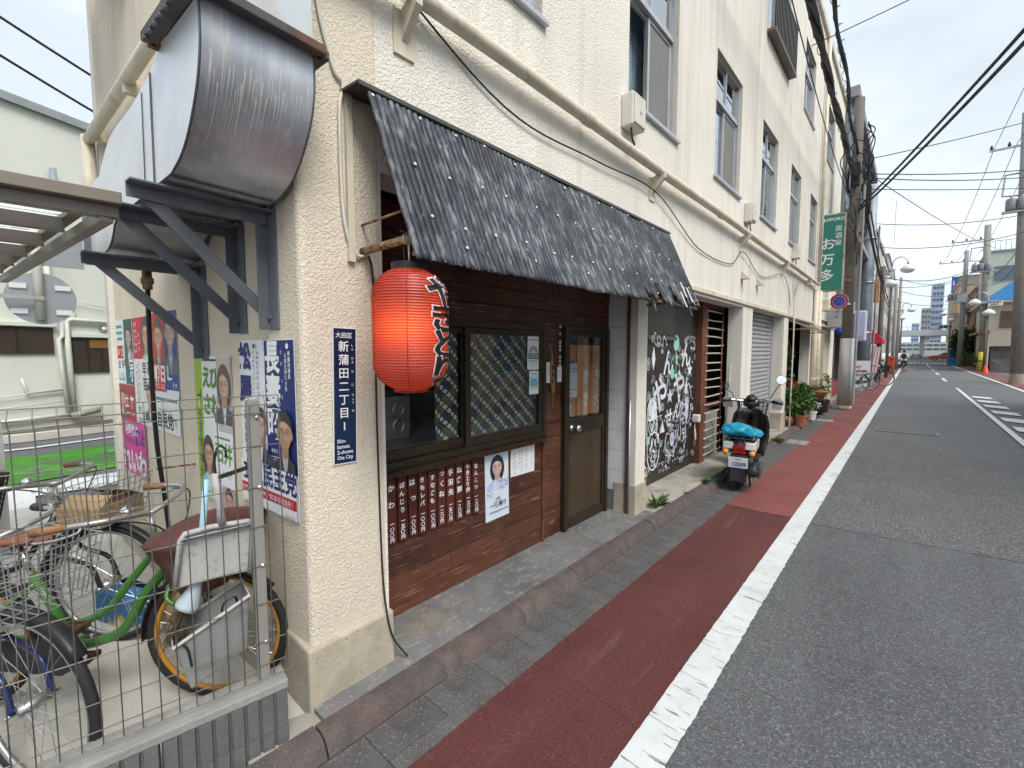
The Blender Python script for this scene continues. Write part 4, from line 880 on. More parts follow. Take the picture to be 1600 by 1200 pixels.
for c, (x, n) in enumerate(((.24, 5), (.175, 6), (.12, 6), (.09, 5), (.045, 6), (.02, 4))):
    for q in range(n):
        s.ink((.12, .12, .13)); o = s.o(x, .03 + q * .030 + c * .006)
        for _ in range(3): s.mb.poly([(0, 0), (.012, .003), (.012, .0055), (0, .0025)] if _ % 2 else [(0, -.01), (.002, -.01), (.004, .008), (.002, .008)], o + s.u * random.uniform(-.004, .004) + s.v * random.uniform(-.007, .007), s.u, s.v)
for x, y in ((.008, .008), (.267, .008), (.267, .217), (.008, .217)): s.ell(x, y, .004, .004, (.1, .1, .1), 8)
s.done('handwriting')
# notices stuck in the right window pane
s = Sheet('window_notice', 'upper white notice with grey rainbow and green band in the window corner', 'notice', (-2.112, 2.545, 1.715), FU, FV, FN, .145, .25, PAPER, .001, skew=R(-1.5))
s.scribble(.018, .028, .11, .010, BK); rainbow(s, .07, .125, .052, ((.25, .25, .22), (.45, .45, .38), (.3, .32, .25), (.55, .55, .5))); s.rect(.008, .128, .128, .042, (.05, .2, .09)); s.scribble(.016, .14, .11, .009, WH, 2, 1.7); s.scribble(.02, .182, .1, .006, (.3, .3, .3), 2); s.scribble(.05, .212, .04, .006, (.4, .4, .4)); s.done()
s = Sheet('window_notice', 'smaller notice with blue rainbow below the grey rainbow notice', 'notice', (-2.112, 2.565, 1.455), FU, FV, FN, .112, .175, PAPER, .001, skew=R(-1))
s.scribble(.02, .018, .07, .006, (.1, .3, .6), 2); s.rect(.007, .045, .098, .062, (.45, .65, .8)); rainbow(s, .056, .105, .042, ((.05, .2, .5), (.1, .4, .7), (.3, .6, .8), (.1, .35, .6))); s.rect(.007, .092, .098, .022, (.2, .5, .45)); s.scribble(.02, .125, .07, .006, (.35, .35, .35), 2); s.done()
# door: orange split curtain, notice, stickers
NOREN = surf('orange_door_curtain', (.60, .25, .10), .85, var=.12, vs=5, bump=.001, bs=200)
nor = thing('door_curtain', 'orange fabric curtain with black kana and small cat prints inside the door glass', 'curtain', (-2.17, 3.39, 1.05))
for a, b, nme in ((3.10, 3.285, 'left_panel'), (3.29, 3.70, 'right_panel')): drape(a, b, 1.035, 1.655, -2.168, .008 if nme[0] == 'l' else .003, 24).build('curtain_panel', NOREN, nor, smooth=True)
pm = MB(); pm.cur = 0
pm.text('し', (-2.158, 3.175, 1.565), FU, FV, .17, bold=.01); pm.text('か', (-2.1625, 3.55, 1.56), FU, FV, .16, bold=.012); pm.poly([(0, 0), (.03, -.015), (.033, -.006), (.004, .006)], (-2.162, 3.42, 1.60), FU, FV)
pm.build('kana_lettering', flat(BK), nor)
def cat_print(y, z, s, patch):
    q = Sheet.__new__(Sheet); q.u, q.v, q.n = FU, FV, FN; q.tl = V((-2.1635, y, z)); q.k = 0; q.t = 0; q.mb = MB(); q.mats = []
    wc = (.70, .68, .62); E = lambda x, yy, a, b, c: q.ell(x * s, yy * s, a * s, b * s, c, 14)
    E(0, .55, .36, .5, wc); E(0, 0, .38, .33, wc); q.poly([(-.36 * s, -.1 * s), (-.34 * s, -.48 * s), (-.08 * s, -.28 * s)], wc); q.poly([(.08 * s, -.28 * s), (.34 * s, -.48 * s), (.36 * s, -.1 * s)], wc); E(.38, .05, .12, .3, wc)
    E(-.14, 0, .05, .06, BK); E(.14, 0, .05, .06, BK); E(0, .14, .04, .03, (.5, .15, .1)); q.rect(-.25 * s, .3 * s, .5 * s, .07 * s, (.5, .06, .04)); E(0, .6, .14, .2, (.35, .16, .08))
    for px, py in patch: E(px, py, .15, .13, (.12, .04, .025))
    q.mb.build('cat_print', q.mats, nor)
for y, z, s_, pt in ((3.42, 1.40, .085, ()), (3.60, 1.40, .09, ((-.2, .4), (.2, .75))), (3.42, 1.20, .085, ()), (3.60, 1.19, .095, ((-.25, -.2), (.25, -.2), (-.2, .5), (.22, .8), (.3, .2))), (3.20, 1.13, .08, ((0, -.25), (.2, .3)))): cat_print(y, z, s_, pt)
s = Sheet('door_notice', 'white and blue printed notice taped inside the door glass over the orange curtain', 'notice', (-2.156, 3.10, 1.495), FU, FV, FN, .17, .29, PAPER, .001)
s.scribble(.02, .018, .10, .008, (.2, .45, .6)); s.rect(.008, .035, .154, .04, (.12, .42, .62)); s.scribble(.02, .049, .12, .009, WH, 2, 1.5); s.scribble(.02, .095, .12, .004, (.4, .5, .6), 5, 2.2); s.rect(.03, .15, .03, .03, (.55, .7, .82)); s.rect(.08, .15, .05, .03, (.62, .74, .84)); s.scribble(.02, .20, .12, .004, (.4, .5, .6), 2, 2.2); s.rect(.008, .215, .154, .014, (.25, .5, .68)); s.scribble(.05, .25, .07, .006, (.4, .4, .4), 2); s.done()
for y, z, w, h, lab in ((2.815, 1.515, .058, .165, 'narrow white paper strip left of the hanging wooden tag'), (2.965, 1.475, .060, .125, 'small white card right of the hanging wooden tag beside the door')):
    s = Sheet('wall_card', lab, 'card', (-2.147, y, z), FU, FV, FN, w, h, PAPER, .0015, skew=R(-1)); s.scribble(w * .25, .03, w * .5, .006, (.3, .3, .3), 5, 2.6); s.done()
t = thing('wooden_tag', 'hanging long wooden tag with dark characters on the planks beside the door', 'wooden tag', (-2.14, 2.90, 1.26))
MB().prism([(-.018, 0), (-.03, .08), (-.026, .2), (-.006, .29), (.010, .29), (.026, .2), (.026, .08), (.014, 0)][::-1], (-2.147, 2.905, 1.262), (0, .99, .1), (0, -.1, .99), (1, 0, 0), .010).build('tag_board', surf('ochre_wood', (.30, .16, .05), .5, var=.2, vs=20), t)
MB().tube(bez([(-2.14, 2.89, 1.54), (-2.14, 2.865, 1.60), (-2.14, 2.85, 1.66), (-2.14, 2.875, 1.62), (-2.14, 2.895, 1.55)]), .002, 5).build('string', flat((.45, .35, .25)), t)
for k in range(3): MB().poly([(-.012, -.017), (.012, -.017), (.012, .017), (-.012, .017)], (-2.1358, 2.895 - k * .006, 1.47 - k * .055), FU, FV).build('character', flat(BK), t)
MB().tube([(-2.14, 2.90, 1.262), (-2.14, 2.893, 1.15)], .0025, 5).build('tassel', flat((.35, .2, .1)), t)
for k, z in enumerate((1.80, 1.742, 1.675, 1.642, 1.612, 1.555, 1.522, 1.488)):
    o = MB().lathe([(.0125, 0), (.0125, .003), (.006, .0045)], 12, Matrix.Translation((-2.147, 3.0, z)) @ Matrix.Rotation(R(90), 4, 'Y')).build('round_sticker', flat((.72, .70, .68)), None)
    tag(o, 'small round white sticker left of the door, ' + ('topmost of its vertical row', 'second from the top', 'third from the top', 'fourth from the top', 'fifth from the top', 'sixth from the top', 'seventh from the top', 'lowest of its vertical row')[k], 'sticker', 'round stickers beside the door')
o = MB().box(-2.147, -2.135, 3.765, 3.785, 1.775, 1.80).build('door_sensor', WHITEPL); tag(o, 'tiny white sensor block at the upper right of the door frame', 'sensor')

# ================================================================ EXHAUST DUCT on the side wall
duct = thing('exhaust_duct', 'large galvanised exhaust duct elbow on grey steel brackets around the building corner', 'duct', tuple(SP(.6, 1.6, .2)))
outer_ = [(-.205, 2.66)] + [(p.x, p.z) for p in bez([(-.205, 0, 2.60), (-.20, 0, 2.52), (-.165, 0, 2.42), (-.085, 0, 2.315), (.0, 0, 2.25), (.11, 0, 2.212)], 5)]
under = [(.39, 2.205), (.86, 2.19)] + [(p.x, p.z) for p in bez([(.90, 0, 2.175), (.95, 0, 2.125), (1.02, 0, 2.09), (1.13, 0, 2.075), (1.42, 0, 2.07)], 5)]
inner_ = [(1.42, 2.44), (1.30, 2.445)] + [(p.x, p.z) for p in bez([(1.14, 0, 2.45), (1.03, 0, 2.515), (.88, 0, 2.565), (.55, 0, 2.58), (.33, 0, 2.61), (.145, 0, 2.66)], 4)]
full = outer_ + under + inner_
m = MB()
for d in (.38, .03): m.add([SP(s, z, d) for s, z in full], [tuple(range(len(full))) if d < .1 else tuple(range(len(full)))[::-1]])
m.build('side_panel', surf('duct_side_sheet', (.76, .78, .82), .38, metal=.3, var=.08, vs=3, streak=((.8, .8, .8), .5, 8, .6), spot=[((.5, .5, .48), 2.5, .55, .7, .4)]), duct)
m = MB(); k = len(full)
ELB = surf('duct_elbow_sheet', (.54, .58, .63), .40, metal=.5, var=.2, vs=3, rvar=.1, spot=[((.19, .18, .175), 1.7, .45, .66, .55)], streak=((.74, .74, .72), .9, 30, 1.3))
m.add([SP(s, z, d) for d in (.38, .03) for s, z in full], [(i, (i + 1) % k, k + (i + 1) % k, k + i) for i in range(k - 1)])
m.build('elbow_sheet', ELB, duct, smooth=True, auto=35)
SEAM = surf('duct_seam', (.12, .12, .12), .6, metal=.4)
for d in (.383, .027):
    MB().tube([SP(s, z, d) for s, z in outer_ + under], .004, 5).build('folded_seam', SEAM, duct)
for q in ((.115, 2.208), (.39, 2.202)): MB().tube([SP(q[0], q[1], d) for d in (.03, .2, .38)], .005, 5).build('bottom_seam', SEAM, duct)
for q in ((.30, .285, 2.61, .004), (.42, .40, 2.58, .002)): MB().tube([SP(q[0], 2.205, .3822), SP(q[1], q[2], .3822)], q[3], 5).build('panel_seam', SEAM, duct)
dm_ = MB(); rdp = random.Random(8)
oc = [(p.x, p.z) for p in bez([(-.205, 0, 2.60), (-.20, 0, 2.52), (-.165, 0, 2.42), (-.085, 0, 2.315), (.0, 0, 2.25)], 10)]
for i in range(34):
    d = .045 + .325 * (i + rdp.uniform(-.4, .4)) / 34; a = rdp.randint(6, 18); b = min(len(oc) - 2, a + rdp.randint(8, 22)); w = rdp.uniform(.0010, .0042); vs = []
    for k in range(a, b + 1):
        s_, z_ = oc[k]; t_ = V((oc[k + 1][0] - oc[k - 1][0], 0, oc[k + 1][1] - oc[k - 1][1])).normalized(); n_ = (t_.z, -t_.x) if t_.z < 0 else (-t_.z, t_.x)
        ww = w * (1 - .75 * (k - a) / (b - a)); dd = d + .0012 * math.sin(k * .25 + i); vs += [SP(s_ + n_[0] * .0015, z_ + n_[1] * .0015, dd - ww), SP(s_ + n_[0] * .0015, z_ + n_[1] * .0015, dd + ww)]
    dm_.add(vs, [(2 * k, 2 * k + 1, 2 * k + 3, 2 * k + 2) for k in range(len(vs) // 2 - 1)])
dm_.build('drip_stains', surf('pale_drip', (.66, .65, .62), .55, metal=.35), duct)['kind'] = 'stuff'
# flange and riser
fl = MB()
for a, b in (((-.235, .005), (-.235, .41)), ((.175, .005), (.175, .41)), ((-.235, .41), (.175, .41)), ((-.235, .005), (.175, .005))): fl.bar(SP(a[0], 2.665, a[1]), SP(b[0], 2.665, b[1]), .045, .032)
fl.build('flange', surf('dark_rusty_flange', (.085, .082, .08), .7, var=.3, vs=9, spot=[((.2, .07, .03), 6, .56, .66, .6)]), duct, bevel=.004)
for i in range(7): MB().lathe([(.008, 0), (.008, .012)], 6, Matrix.Translation(SP(-.2 + i * .055, 2.64, .425)) @ Matrix.Rotation(R(90), 4, 'X')).build('bolt', SEAM, duct)
m = MB(); m.obox(SP(-.03, 3.3, .205), SD, UP, SN, .175, .62, .175)
m.build('riser', surf('stained_riser_sheet', (.62, .66, .66), .4, metal=.4, var=.1, vs=2, spot=[((.36, .20, .05), 1.6, .46, .62, .8)]), duct)
m = MB(); m.obox(SP(1.425, 2.255, .205), SD, UP, SN, .012, .20, .20); m.build('end_flange', STEELGREY, duct)
for s, zt in ((.22, 2.195), (.54, 2.185), (1.03, 2.06)):
    br = MB(); br.obox(SP(s, zt - .25, .004), SD, UP, SN, .042, .25, .004).obox(SP(s + .040, zt - .25, .026), SD, UP, SN, .003, .25, .026)
    br.obox(SP(s, zt - .004, .245), SD, UP, SN, .030, .004, .235).obox(SP(s + .028, zt - .029, .245), SD, UP, SN, .003, .025, .235)
    o = br.build('bracket', STEELGREY, duct, bevel=.002)
    a, b = SP(s + .040, zt - .03, .42), SP(s + .056, zt - .42, .02)
    MB().bar(a, b, .010, .050, up=(SN.x, SN.y, SN.z)).build('brace', STEELGREY, o, bevel=.002)
    for q in ((s + .03, zt - .05), (s + .03, zt - .45)): MB().lathe([(.009, 0), (.009, .01)], 6, Matrix.Translation(SP(q[0], q[1], .008)) @ Matrix.Rotation(R(90), 4, 'X')).build('bolt', SEAM, o)
MB().obox(SP(1.22, 2.055, .2), SD, UP, SN, .05, .018, .05).cyl(SP(1.22, 2.06, .2), SP(1.22, 1.93, .2), .022, 12).cyl(SP(1.22, 1.99, .2), SP(1.22, 1.96, .2), .03, 6).build('drain_fitting', RUST, duct)
hz = thing('drain_hose', 'black drain hose hanging from the duct down the poster wall', 'hose', tuple(SP(1.5, .1, .05)))
MB().tube(bez([SP(1.22, 1.95, .2), SP(1.24, 1.6, .2), SP(1.30, 1.1, .18), SP(1.36, .7, .14), SP(1.40, .1, .10)]), .012, 8).build('hose', BLACKPL, hz, smooth=True)
MB().torus(SP(1.34, .93, .16), (0, 0, 1), .018, .004, 12, 5).bar(SP(1.34, .93, .145), SP(1.30, .93, .0), .01, .01).build('hose_clip', RUST, hz)
m = MB(); m.obox(SP(2.25, 4.5, .18), SD, UP, SN, .3, .30, .18); o = m.build('wall_hood', surf('brown_grey_hood', (.17, .14, .12), .6, var=.1), bld)

# ================================================================ ELECTION POSTERS on the side wall
def SS(name, label, s, z, w, h, col=PAPER, **k): return Sheet(name, label, 'poster', SP(s, z, .004 + k.pop('lift', 0)), SU, UP, SN, w, h, col, .0012, **k)
BLUE = (.010, .022, .15)
p = SS('election_poster', 'large white and navy twin poster with two men in suits nearest the corner', .60, 1.652, .545, .785, PAPER)
p.rect(.270, .004, .271, .58, BLUE); p.rect(.004, .004, .262, .50, (.74, .75, .78))
for i, c in enumerate('長妻昭'): p.tx(c, .345, .075 + i * .148, .150, WH, .035, sx=.92)
for i, c in enumerate('なが'): p.tx(c, .432, .055 + i * .05, .020, WH)
for i, c in enumerate('つま'): p.tx(c, .432, .18 + i * .07, .020, WH)
p.ell(.487, .03, .013, .013, WH); p.vt('衆議院議員', .500, .060, .0235, WH, .01, 1.05); p.vt('元厚生労働大臣', .470, .070, .0225, WH, .01, 1.05); p.tx('あきら', .345, .497, .022, WH, .01); p.scribble(.29, .525, .10, .008, WH, 4, 1.6)
for i, c in enumerate('松屋'): p.tx(c, .065, .075 + i * .152, .135, BLUE, .04)
p.vt('あきひろ', .062, .355, .058, BLUE, .03); p.vt('まつお', .128, .11, .017, BLUE, .01, 3.6); p.glyphs(.205, .055, 13, .023, BLUE); p.glyphs(.17, .055, 10, .02, BLUE); p.ell(.185, .028, .011, .011, BLUE)
p.face(.222, .395, .060, suit=(.02, .022, .05)); p.face(.455, .405, .068, skin=(.56, .33, .22), glasses=True, suit=(.02, .02, .025), smile=False, tie=(.35, .4, .5))
p.rect(.004, .575, .537, .205, WH); p.tx('立憲民主党', .285, .622, .108, (.012, .025, .16), .035, sx=.98); p.scribble(.21, .655, .08, .008, BLUE, 2)
p.rect(.004, .688, .537, .046, RD); p.glyphs(.02, .711, 10, .03, WH, False); p.tx('のある政治を！', .41, .711, .033, WH, .015, sx=.98); p.scribble(.44, .765, .09, .005, (.3, .3, .3), 2); p.done()
LIME = (.30, .50, .03)
p = SS('election_poster', 'lime green edged poster with two smiling women left of the navy poster', 1.225, 1.575, .52, .80, PAPER)
p.rect(.002, .002, .11, .795, LIME); p.glyphs(.055, .22, 6, .085, BK); p.scribble(.13, .022, .26, .016, BK)
for i, c in enumerate('えびさわ'): p.tx(c, .18 + .115 * (i % 2), .115 + .15 * (i // 2), .125, (.08, .26, .03), .035)
p.glyphs(.318, .24, 3, .03, BK); p.rect(.335, .004, .181, .40, (.55, .50, .46)); p.face(.425, .15, .072, hair=(.06, .03, .025), long=True, suit=(.05, .05, .06)); p.rect(.115, .40, .40, .395, (.72, .77, .78))
p.face(.175, .545, .070, hair=(.05, .03, .025), long=True, suit=(.35, .5, .65)); p.rect(.255, .402, .262, .31, WH); p.scribble(.28, .435, .2, .017, BK)
for i, c in enumerate('石井'): p.tx(c, .33 + i * .115, .515, .115, (.10, .30, .03), .035)
p.glyphs(.33, .625, 4, .045, (.3, .4, .3), False); p.rect(.36, .69, .155, .105, (.5, .42, .38)); p.face(.44, .765, .05, hair=(.03, .02, .02), suit=(.2, .2, .2)); p.rect(.115, .70, .24, .095, (.62, .72, .62)); p.glyphs(.16, .745, 3, .07, (.1, .3, .05), False); p.done()
p = SS('election_poster', 'poster split into red and blue halves with two men above a white band', 1.99, 1.855, .49, .79, PAPER)
p.rect(.002, .002, .243, .44, (.50, .05, .03)); p.rect(.247, .002, .24, .50, (.01, .06, .30)); p.face(.125, .16, .085, skin=(.60, .34, .23), suit=(.02, .02, .03), tie=(.4, .05, .05)); p.face(.365, .14, .090, skin=(.5, .30, .22), suit=(.02, .025, .05), tie=(.1, .15, .4))
p.rect(.002, .34, .243, .18, (.55, .03, .03)); p.tx('朝日', .125, .40, .12, WH, .04); p.glyphs(.05, .485, 4, .05, WH, False); p.glyphs(.33, .39, 1, .13, WH); p.glyphs(.40, .475, 2, .05, WH, False)
p.rect(.002, .525, .486, .26, WH); p.scribble(.03, .57, .42, .028, BK, 1); p.scribble(.05, .64, .3, .01, (.3, .3, .3)); p.tx('自民党', .20, .71, .11, BK, .03); p.glyphs(.39, .71, 1, .1, BK); p.done()
p = SS('election_poster', 'red and white poster with a woman at the top and a smaller man below', 2.47, 1.845, .475, .78, PAPER)
p.rect(.002, .002, .471, .30, (.52, .03, .05)); p.face(.33, .13, .085, hair=(.03, .02, .02), long=True, suit=(.2, .45, .35)); p.glyphs(.05, .05, 5, .045, WH); p.glyphs(.10, .05, 5, .045, WH); p.glyphs(.17, .13, 3, .045, WH); p.rect(.002, .30, .471, .475, (.74, .74, .74))
p.vt('高市', .39, .36, .11, BK, .02); p.vt('早苗', .27, .37, .105, BK, .02); p.glyphs(.08, .36, 6, .045, (.2, .2, .2)); p.glyphs(.14, .34, 6, .045, (.2, .2, .2)); p.face(.36, .56, .06, suit=(.03, .03, .04)); p.glyphs(.11, .67, 2, .075, (.02, .25, .12), False); p.scribble(.08, .735, .16, .012, BK, 2); p.done()
p = SS('election_poster', 'teal and white poster with a man, leftmost of the upper posters', 2.955, 1.845, .48, .50, PAPER)
p.rect(.24, .002, .238, .495, (.01, .12, .12)); p.face(.36, .14, .075, suit=(.02, .03, .03), skin=(.5, .32, .24)); p.vt('山添', .41, .28, .11, WH, .03); p.glyphs(.41, .45, 1, .09, WH); p.scribble(.03, .05, .16, .03, (.05, .35, .35), 3); p.rect(.03, .2, .17, .10, RD); p.glyphs(.08, .25, 2, .08, WH, False); p.glyphs(.08, .345, 2, .085, (.02, .05, .3), False); p.glyphs(.08, .44, 2, .085, (.02, .25, .25), False); p.done()
p = SS('election_poster', 'dark red poster with a man beneath the teal poster', 2.955, 1.34, .475, .275, surf('dark_red_paper', (.35, .02, .03), .5))
p.face(.10, .11, .06, suit=(.03, .03, .03)); p.glyphs(.22, .13, 2, .14, WH, False); p.scribble(.2, .22, .22, .018, WH); p.done()
p = SS('election_poster', 'bright pink poster with bold white kana at the bottom left of the wall', 2.945, 1.062, .68, .42, surf('pink_paper', (.70, .04, .30), .5))
p.tx('消費税は', .28, .065, .105, (.03, .05, .35), .05, sx=.9); p.tx('消費税は', .28, .065, .105, WH, .015, sx=.9); p.tx('廃止!', .53, .11, .12, (.03, .05, .35), .04); p.glyphs(.08, .16, 5, .08, (.03, .05, .35), False); p.tx('れいわ', .34, .31, .21, WH, .05); p.done()
# ================================================================ BLOCK WALL AND MESH FENCE
FAZ = R(8.6); FD = V((math.sin(FAZ), math.cos(FAZ), 0)); FNN = V((math.cos(FAZ), -math.sin(FAZ), 0)); FP0 = V((-1.775, .668, 0))
def FP(t, z, off=0): return FP0 + FD * t + FNN * off + UP * z
bw = thing('block_wall', 'low ribbed grey concrete block wall under the mesh fence', 'wall', tuple(FP(-1.2, 0)))
BLK = surf('grey_split_block', (.125, .125, .128), .9, var=.14, vs=6, rnd=.08, bump=.003, bs=110, spot=[((.22, .22, .22), 120, .58, .68, .5)])
pr_ = [(-.398, -.12)]; x = -.398
for i in range(8): pr_ += [(x + .002, -.008), (x + .006, 0), (x + .042, 0), (x + .046, -.012)]; x += .0497
pr_ += [(-.002, -.12)]
def blk_mesh(h):
    mb = MB(); mb.prism([(a, b) for a, b in pr_], (0, 0, 0), FD, FNN, UP, h); o = mb.build('block', BLK, bw); return o
for row, (z0, hh) in enumerate(((-.04, .165), (.128, .142))):
    b0 = blk_mesh(hh)
    for i in range(7):
        c = b0 if i == 0 else b0.copy()
        if i: COL.objects.link(c)
        c.location = FP0 + FD * (-.4 * i) + UP * z0
cap = MB(); cap.obox(FP(-1.4, .289, -.062), FD, FNN, UP, 1.4, .058, .018); cap.build('mortar_cap', surf('mortar_cap', (.27, .265, .25), .9, var=.15, vs=6, bump=.003, bs=60), bw, bevel=.006)
fe = thing('mesh_fence', 'wire mesh fence with a grey square post standing on the block wall', 'fence', tuple(FP(-.5, .3, -.06)))
WIRE = surf('grey_fence_wire', (.30, .285, .25), .5, metal=.4, var=.1)
vw = MB(); vw.tube([(0, 0, .315), (0, 0, 1.365), tuple(FNN * .028 + V((0, 0, 1.40))), (0, 0, 1.432)], .0021, 6); vo = vw.build('vertical_wire', WIRE, fe, smooth=True)
for i in range(44):
    c = vo if i == 0 else vo.copy()
    if i: COL.objects.link(c)
    c.location = FP(.012 - i * .0505, 0, -.06)
for z, off in ((1.432, 0), (1.40, .030), (1.365, 0), (1.24, -.004), (1.08, -.004), (.925, -.004), (.77, -.004), (.615, -.004), (.46, -.004), (.365, -.004), (.33, .026)):
    MB().tube([FP(.014, z, -.06 + off), FP(-2.2, z, -.06 + off)], .0021, 6).build('horizontal_wire', WIRE, fe, smooth=True)
POST = surf('grey_post_paint', (.29, .285, .26), .5, metal=.2, var=.08, streak=((.2, .19, .17), .4, 20, 3))
for t in (-.072, -2.1):
    po = MB(); po.obox(FP(t, .855, -.088), FD, FNN, UP, .021, .021, .56); o = po.build('post', POST, fe, bevel=.003)
    for z in (.46, .77, 1.08, 1.35): MB().lathe([(.007, 0), (.007, .006), (.003, .009)], 8, Matrix.Translation(FP(t + .01, z, -.066)) @ Matrix.Rotation(R(90 - 8.6), 4, 'Z') @ Matrix.Rotation(R(90), 4, 'X')).build('fence_clip', CHROME, o)
# things hung on the fence: dustpan, broom, bucket-type dustpan
GP = surf('grey_dustpan_plastic', (.42, .42, .41), .6, var=.1, vs=5, spot=[((.22, .21, .19), 40, .54, .66, .6), ((.5, .48, .44), 4, .5, .65, .5)])
def FW(a, z, off): return FP(a, z, off)
dpn = thing('dustpan', 'long-handled pale grey plastic dustpan hung on the fence', 'dustpan', tuple(FP(-.2, .74, -.11)))
tri = [(-.31, .925), (-.30, .945), (-.22, .95), (-.10, .945), (-.085, .93), (-.10, .74), (-.335, .75)]
m = MB(); m.prism([(a, z) for a, z in tri], FP(0, 0, -.125), FD, UP, FNN, .012); m.build('pan_back', GP, dpn, bevel=.003)
rim_ = [FP(a, z, -.10) for a, z in ((-.335, .75), (-.312, .925), (-.30, .945), (-.22, .952), (-.10, .945), (-.085, .93), (-.10, .74))]
MB().tube(rim_, .010, 8).build('pan_rim', GP, dpn, smooth=True)
m = MB()
for a, b in (((-.335, .75), (-.312, .93)), ((-.312, .93), (-.09, .935)), ((-.09, .935), (-.10, .74))): m.add([FP(*a, -.125), FP(*b, -.125), FP(*b, -.085), FP(*a, -.085)], [(0, 1, 2, 3)])
m.build('pan_side', GP, dpn)
MB().tube([FP(-.185, .95, -.10), FP(-.19, 1.02, -.10), FP(-.197, 1.15, -.10)], [.016, .012, .014], 8).build('handle', GP, dpn, smooth=True)
MB().tube(bez([FP(-.197, 1.14, -.10), FP(-.20, 1.20, -.09), FP(-.19, 1.25, -.075), FP(-.17, 1.245, -.07), FP(-.165, 1.21, -.07)]), .004, 6).bar(FP(-.19, 1.135, -.09), FP(-.10, 1.16, -.075), .012, .014).build('hanging_cord', BLACKPL, dpn)
bro = thing('broom', 'pale blue handled broom with brown bristles behind the dustpan', 'broom', tuple(FP(-.33, .52, -.17)))
MB().tube([FP(-.222, 1.12, -.15), FP(-.26, .76, -.16)], .011, 8).build('broom_handle', surf('pale_blue_plastic', (.36, .58, .68), .45), bro, smooth=True)
MB().tube([FP(-.255, .77, -.16), FP(-.27, .72, -.16), FP(-.295, .655, -.165), FP(-.305, .64, -.165)], [.014, .018, .042, .043], 10).build('broom_head', surf('pale_blue_grey_plastic', (.50, .58, .64), .45), bro, smooth=True)
m = MB()
for i in range(110):
    a = random.uniform(0, 6.28); r = random.uniform(0, .038); o = FP(-.302, .645, -.165) + FD * r * math.cos(a) + FNN * r * math.sin(a)
    e = o - UP * random.uniform(.10, .14) - FD * random.uniform(.03, .075) + FNN * random.uniform(-.012, .012); m.tube([o, (o + e) / 2 + V((random.uniform(-.004, .004),) * 3), e], .0011, 3, caps=False)
m.build('bristles', surf('bristle_brown', (.10, .075, .05), .8), bro)['kind'] = 'stuff'
bk = thing('dust_box', 'grey plastic lidless dust box hung tilted on the fence below the dustpan', 'dust box', tuple(FP(-.23, .36, -.15)))
top = [(-.35, .545), (-.11, .655)]; bot = [(-.305, .365), (-.12, .445)]
BX = surf('grey_dust_box_plastic', (.21, .22, .21), .5, var=.12, vs=5, spot=[((.34, .34, .32), 3, .55, .7, .5)])
m = MB(); q = []
for (a, z), w in ((top[0], .085), (top[1], .085), (bot[1], .055), (bot[0], .055)): q += [FP(a, z, -.085 - 0), FP(a, z, -.085 - 2 * w + .02)]
m.add(q, [(0, 6, 4, 2), (1, 3, 5, 7), (0, 1, 7, 6), (2, 4, 5, 3), (4, 6, 7, 5)]); m.build('box_shell', BX, bk, bevel=.008)
MB().tube([FP(-.35, .548, -.08), FP(-.11, .658, -.08), FP(-.11, .658, -.235), FP(-.35, .548, -.235)], .007, 6, closed=True).build('box_rim', surf('pale_rim', (.45, .45, .43), .5), bk, smooth=True)
MB().tube(bez([FP(-.20, .62, -.085), FP(-.195, .66, -.07), FP(-.16, .675, -.07), FP(-.15, .64, -.085)]), .004, 6).tube(bez([FP(-.33, .56, -.08), FP(-.31, .53, -.075), FP(-.30, .46, -.078)]), .004, 6).build('box_hook', BLACKPL, bk)

# ================================================================ BICYCLES
TYRE = surf('tyre_rubber', (.02, .02, .02), .75, var=.15, vs=20, bump=.001, bs=150)
SPOKE = surf('spoke_steel', (.55, .55, .54), .35, metal=.9, var=.05)
DULL = surf('dull_alloy', (.45, .45, .44), .4, metal=.8, var=.12, vs=10)
BLKMETAL = surf('black_paint_metal', (.02, .02, .022), .4, var=.15, vs=10)
RUSTPED = surf('rusty_pedal', (.09, .05, .03), .8, var=.3, vs=30)
def wheel(parent, x, r, rim, name, tyre=TYRE, steer=None):
    w = MB().torus((x, 0, r), (0, 1, 0), r - .018, .018, 44, 8).build(name, tyre, parent, smooth=True, local=True)
    MB().torus((x, 0, r), (0, 1, 0), r - .040, .011, 44, 8).build('rim', rim, w, smooth=True, local=True)
    MB().cyl((x, -.045, r), (x, .045, r), .022, 12).cyl((x, -.075, r), (x, .075, r), .006, 8).build('hub', DULL, w, smooth=True, local=True)
    s = MB()
    for i in range(28):
        a = 2 * math.pi * i / 28; b = a + (.5 if i % 4 < 2 else -.5); sy = .03 if i % 2 else -.03
        s.tube([(x + .02 * math.cos(b), sy, r + .02 * math.sin(b)), (x + (r - .045) * math.cos(a), 0, r + (r - .045) * math.sin(a))], .0011, 4, caps=False)
    s.build('spokes', SPOKE, w, local=True)['kind'] = 'stuff'; return w
def fender(parent, x, r, a0, a1, mat, name='mudguard'):
    m = MB(); n = 18; vs = []
    for i in range(n + 1):
        a = R(a0 + (a1 - a0) * i / n)
        for y, dr in ((-.026, -.008), (-.012, .004), (.012, .004), (.026, -.008)): vs.append((x + (r + .016 + dr) * math.cos(a), y, r + (r + .016 + dr) * math.sin(a)))
    m.add(vs, [(i * 4 + j, i * 4 + j + 1, i * 4 + 5 + j, i * 4 + 4 + j) for i in range(n) for j in range(3)])
    o = m.build(name, mat, parent, smooth=True, local=True); so_ = o.modifiers.new('thick', 'SOLIDIFY'); so_.thickness = .0015
